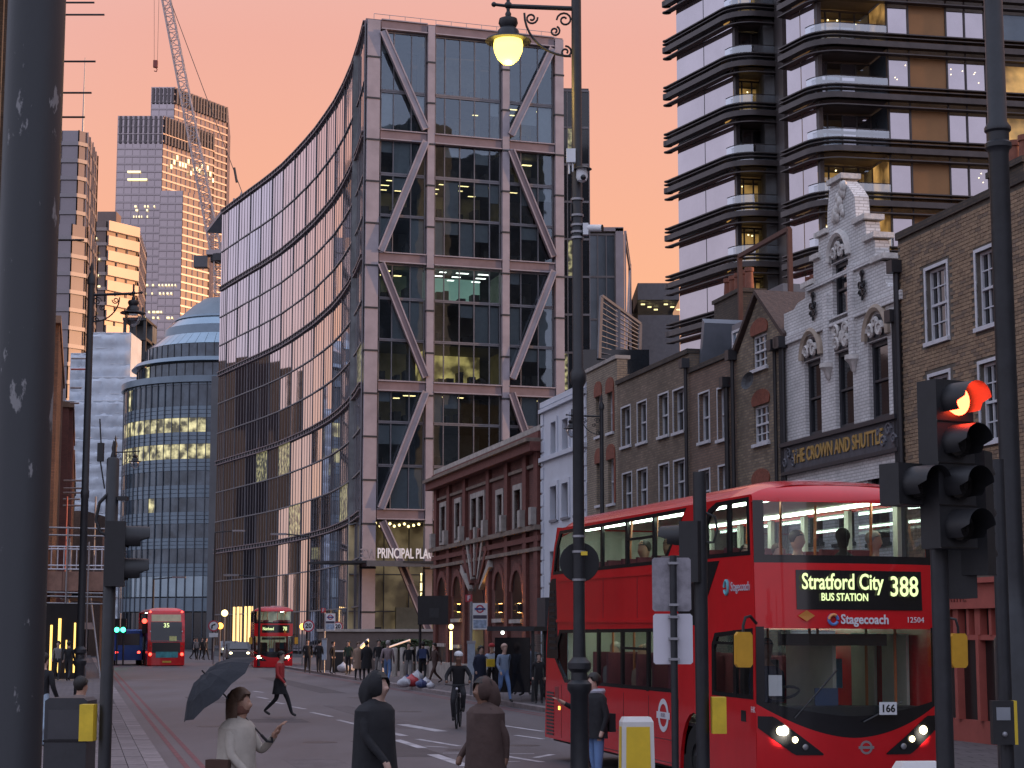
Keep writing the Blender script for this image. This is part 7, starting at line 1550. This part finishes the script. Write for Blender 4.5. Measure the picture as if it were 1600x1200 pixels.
# man taking a photo beside the bus
t, k = person('man in black jacket holding a phone up beside the bus', 931, 26.2, 1.64, R(-65), 'stand', (blk, blue_c, shoe), hair_d, True, None, z0=0, extra={'armL': ((-.2, -.26, 1.25), (-.16, -.46, 1.33), (-.15, -.53, 1.37))}, skin=skin_b)
MB().lathe([(.075, 1.33), (.10, 1.36), (.115, 1.41), (.10, 1.44), (.07, 1.40)], (0, .02, 0), 16).build('hood', cloth('hood_grey', (.45, .45, .52)), t, True)
MB().prism([(-.19, 1.30), (-.09, 1.30), (-.09, 1.47), (-.19, 1.47)], -.55, -.535, back=True).build('phone', mat('phone', (.25, .06, .06), .3), t); MB().box(-.10, .16, .12, .22, .85, 1.1).build('shoulder_bag', blk, t)
coat(t, k, blk, .82, 1.46, .19, 1.1)
# cyclist
cy = thing('bicycle', 'dark bicycle ridden towards the viewer by the cyclist', 'bicycle', gp(716, 1137), -.05)
for y in (-.5, .52):
    w_ = MB(); n = 28; 
    w_.path([(0, y + .34 * math.cos(2 * math.pi * i / n), .34 + .34 * math.sin(2 * math.pi * i / n)) for i in range(n + 1)], .018, 6); wo = w_.build('wheel', rubber, cy, True)
    m = MB()
    for i in range(10): a = 2 * math.pi * i / 10; m.tube((0, y, .34), (0, y + .33 * math.cos(a), .34 + .33 * math.sin(a)), .003, n=4)
    m.build('spokes', grey_metal, wo)
m = MB(); m.tube((0, -.5, .34), (0, -.38, .95), .02, n=8); m.tube((0, -.4, .82), (0, .1, .33), .02, n=8); m.tube((0, .1, .33), (0, .22, .88), .018, n=8); m.tube((0, -.39, .88), (0, .2, .8), .018, n=8); m.tube((0, .1, .33), (0, .52, .34), .012, n=6); m.tube((0, .2, .8), (0, .52, .34), .012, n=6); m.build('frame', black_metal, cy)
MB().path([(-.28, -.42, 1.02), (-.1, -.4, 1.0), (.1, -.4, 1.0), (.28, -.42, 1.02)], .014, 6).build('handlebar', black_metal, cy, True); MB().box(-.07, .07, .12, .36, .9, .95).build('saddle', rubber, cy); MB().ball((0, -.48, .92), .03, 8).build('lamp', white_v, cy)
t, k = person('cyclist in black with white helmet riding towards the viewer', 716, cy.location.y + .2, 1.7, 0, 'cycle', (blk, darkc, shoe), hair_d, True, None, 'h', z0=.04, X_=cy.location.x, skin=skin_c)
# person behind the cabinet at the left and one at the left edge
t, k = person('person in grey brown coat behind the street cabinet', 126, 24, 1.52, R(150), 'stand', (tan_c, darkc, shoe), hair_d, True, None, skin=skin_a); coat(t, k, cloth('coat_greybrown', (.17, .13, .12)), .5, 1.44, .21, 1.15)
person('person in dark jacket and pale blue jeans behind the thick post', 68, 34, 1.72, R(160), 'walk', (blk, cloth('pale_denim', (.35, .45, .55)), shoe), hair_d)
# right pavement
for a in (('man in grey jacket and blue jeans walking past the plaza', 606, 78, 1.78, R(170), 'walk', (cloth('mauve_grey', (.22, .17, .18)), blue_c, shoe), hair_g), ('person in tan coat standing left of the man in grey jacket', 560, 84, 1.7, R(20), 'stand', (tan_c, darkc, shoe), hair_b), ('person all in black next to the tan coat', 573, 83, 1.76, R(200), 'stand', (blk, blk, shoe), hair_d), ('person in dark jacket behind the man in grey jacket', 592, 86, 1.8, R(10), 'walk', (blk, grey_c, shoe), hair_d), ('person in black jacket and grey trousers before the stone bollards', 639, 80, 1.7, R(0), 'walk', (blk, grey_c, shoe), hair_d), ('person with blue rucksack walking past the brick hall corner', 661, 79, 1.74, R(180), 'stride', (navy, blk, shoe), hair_d), ('person in dark brown at the corner of the brick hall', 680, 78, 1.68, R(-60), 'stride', (brown_c, brown_c, shoe), hair_d),
          ('person in navy coat hidden behind the bus stop pole', 750, 60, 1.68, R(40), 'stand', (navy, blk, shoe), hair_d), ('person with red hat and pale blue top at the bus stop', 768, 62, 1.72, R(10), 'stand', (cloth('pale_blue', (.35, .42, .55)), darkc, shoe), hair_d), ('bald man in blue jacket and jeans at the bus stop', 787, 57, 1.76, R(30), 'walk', (cloth('steel_blue', (.20, .26, .36)), blue_c, shoe), skin_b), ('person in brown coat waiting left of the shelter', 803, 64, 1.76, R(-30), 'stand', (brown_c, darkc, shoe), hair_d), ('person in tan jacket waiting under the shelter', 816, 63, 1.7, R(-70), 'stand', (tan_c, darkc, shoe), hair_b), ('person in grey blue coat under the shelter', 832, 64, 1.74, R(20), 'stand', (cloth('grey_blue', (.15, .17, .22)), darkc, shoe), hair_d), ('person in black sitting low at the shelter end', 842, 56, 1.5, R(0), 'stand', (blk, blk, shoe), hair_d),
          ('person in black left of the distant bus stop', 481, 98, 1.78, R(10), 'walk', (blk, blk, shoe), hair_d), ('second person in black beside the distant bus stop', 499, 100, 1.74, R(160), 'stand', (blk, darkc, shoe), hair_d), ('person in black by the litter bin', 520, 97, 1.7, R(70), 'stand', (blk, blk, shoe), hair_d), ('person in dark green behind the white sacks', 545, 95, 1.72, R(-20), 'stand', (cloth('dark_green', (.03, .05, .035)), blk, shoe), hair_d)):
    t, k = person(a[0], a[1], a[2], a[3], a[4], a[5], a[6], a[7], False, G1, hat=(red_c if 'red hat' in a[0] else None))
    if 'rucksack' in a[0]: MB().box(-.16, .16, .1, .26, 1.05, 1.45).build('rucksack', cloth('rucksack_blue', (.04, .06, .14)), t)
    if 'pale blue top' in a[0]: MB().box(-.2, .2, -.34, -.14, 1.0, 1.25).build('carried_bag', yellow_paint, t)
    if 'coat' in a[0]: coat(t, k, a[6][0], .55, 1.44, .2, 1.15)
for i, (px, Y) in enumerate(((308, 146), (316, 147), (322, 146), (303, 150))):
    person(('distant person in grey crossing beyond the left bus', 'distant person in black nearest the yellow shop light', 'distant person in black right of the other', 'distant person in dark coat behind the left bus')[i], px, Y, 1.75, R(30 * i), 'walk', ((grey_c, blk, darkc, navy)[i], blk, shoe), hair_d, False, 'distant people beyond the left bus')
for i, (px, Y) in enumerate(((92, 84), (108, 82))):
    person(('person in grey walking under the gantry', 'person in black walking under the gantry, nearer the road')[i], px, Y, 1.74, R(180 * i), 'walk', ((grey_c, blk)[i], darkc, shoe), hair_d, False, 'people under the gantry')
# turn the skinned skeletons into plain meshes with clothing by body part
dg = bpy.context.evaluated_depsgraph_get()
for o, V, E, T, ms in JOBS:
    me = bpy.data.meshes.new_from_object(o.evaluated_get(dg)); me.name = 'person_body'
    me.materials.clear()
    for m_ in ms: me.materials.append(m_)
    segs = [(V[a], V[b], T[b]) for a, b in E]; idx = []
    for pol in me.polygons:
        c = pol.center; best = None
        for a, b, tp in segs:
            d = b - a; s = max(0, min(1, (c - a).dot(d) / max(1e-9, d.length_squared))); q = (a + d * s - c).length
            if best is None or q < best[0]: best = (q, tp)
        idx.append(best[1])
    me.polygons.foreach_set('material_index', idx); me.polygons.foreach_set('use_smooth', [True] * len(idx))
    par = o.parent; bpy.data.objects.remove(o); n_ = link('person_body', me, par)
finish_texts()
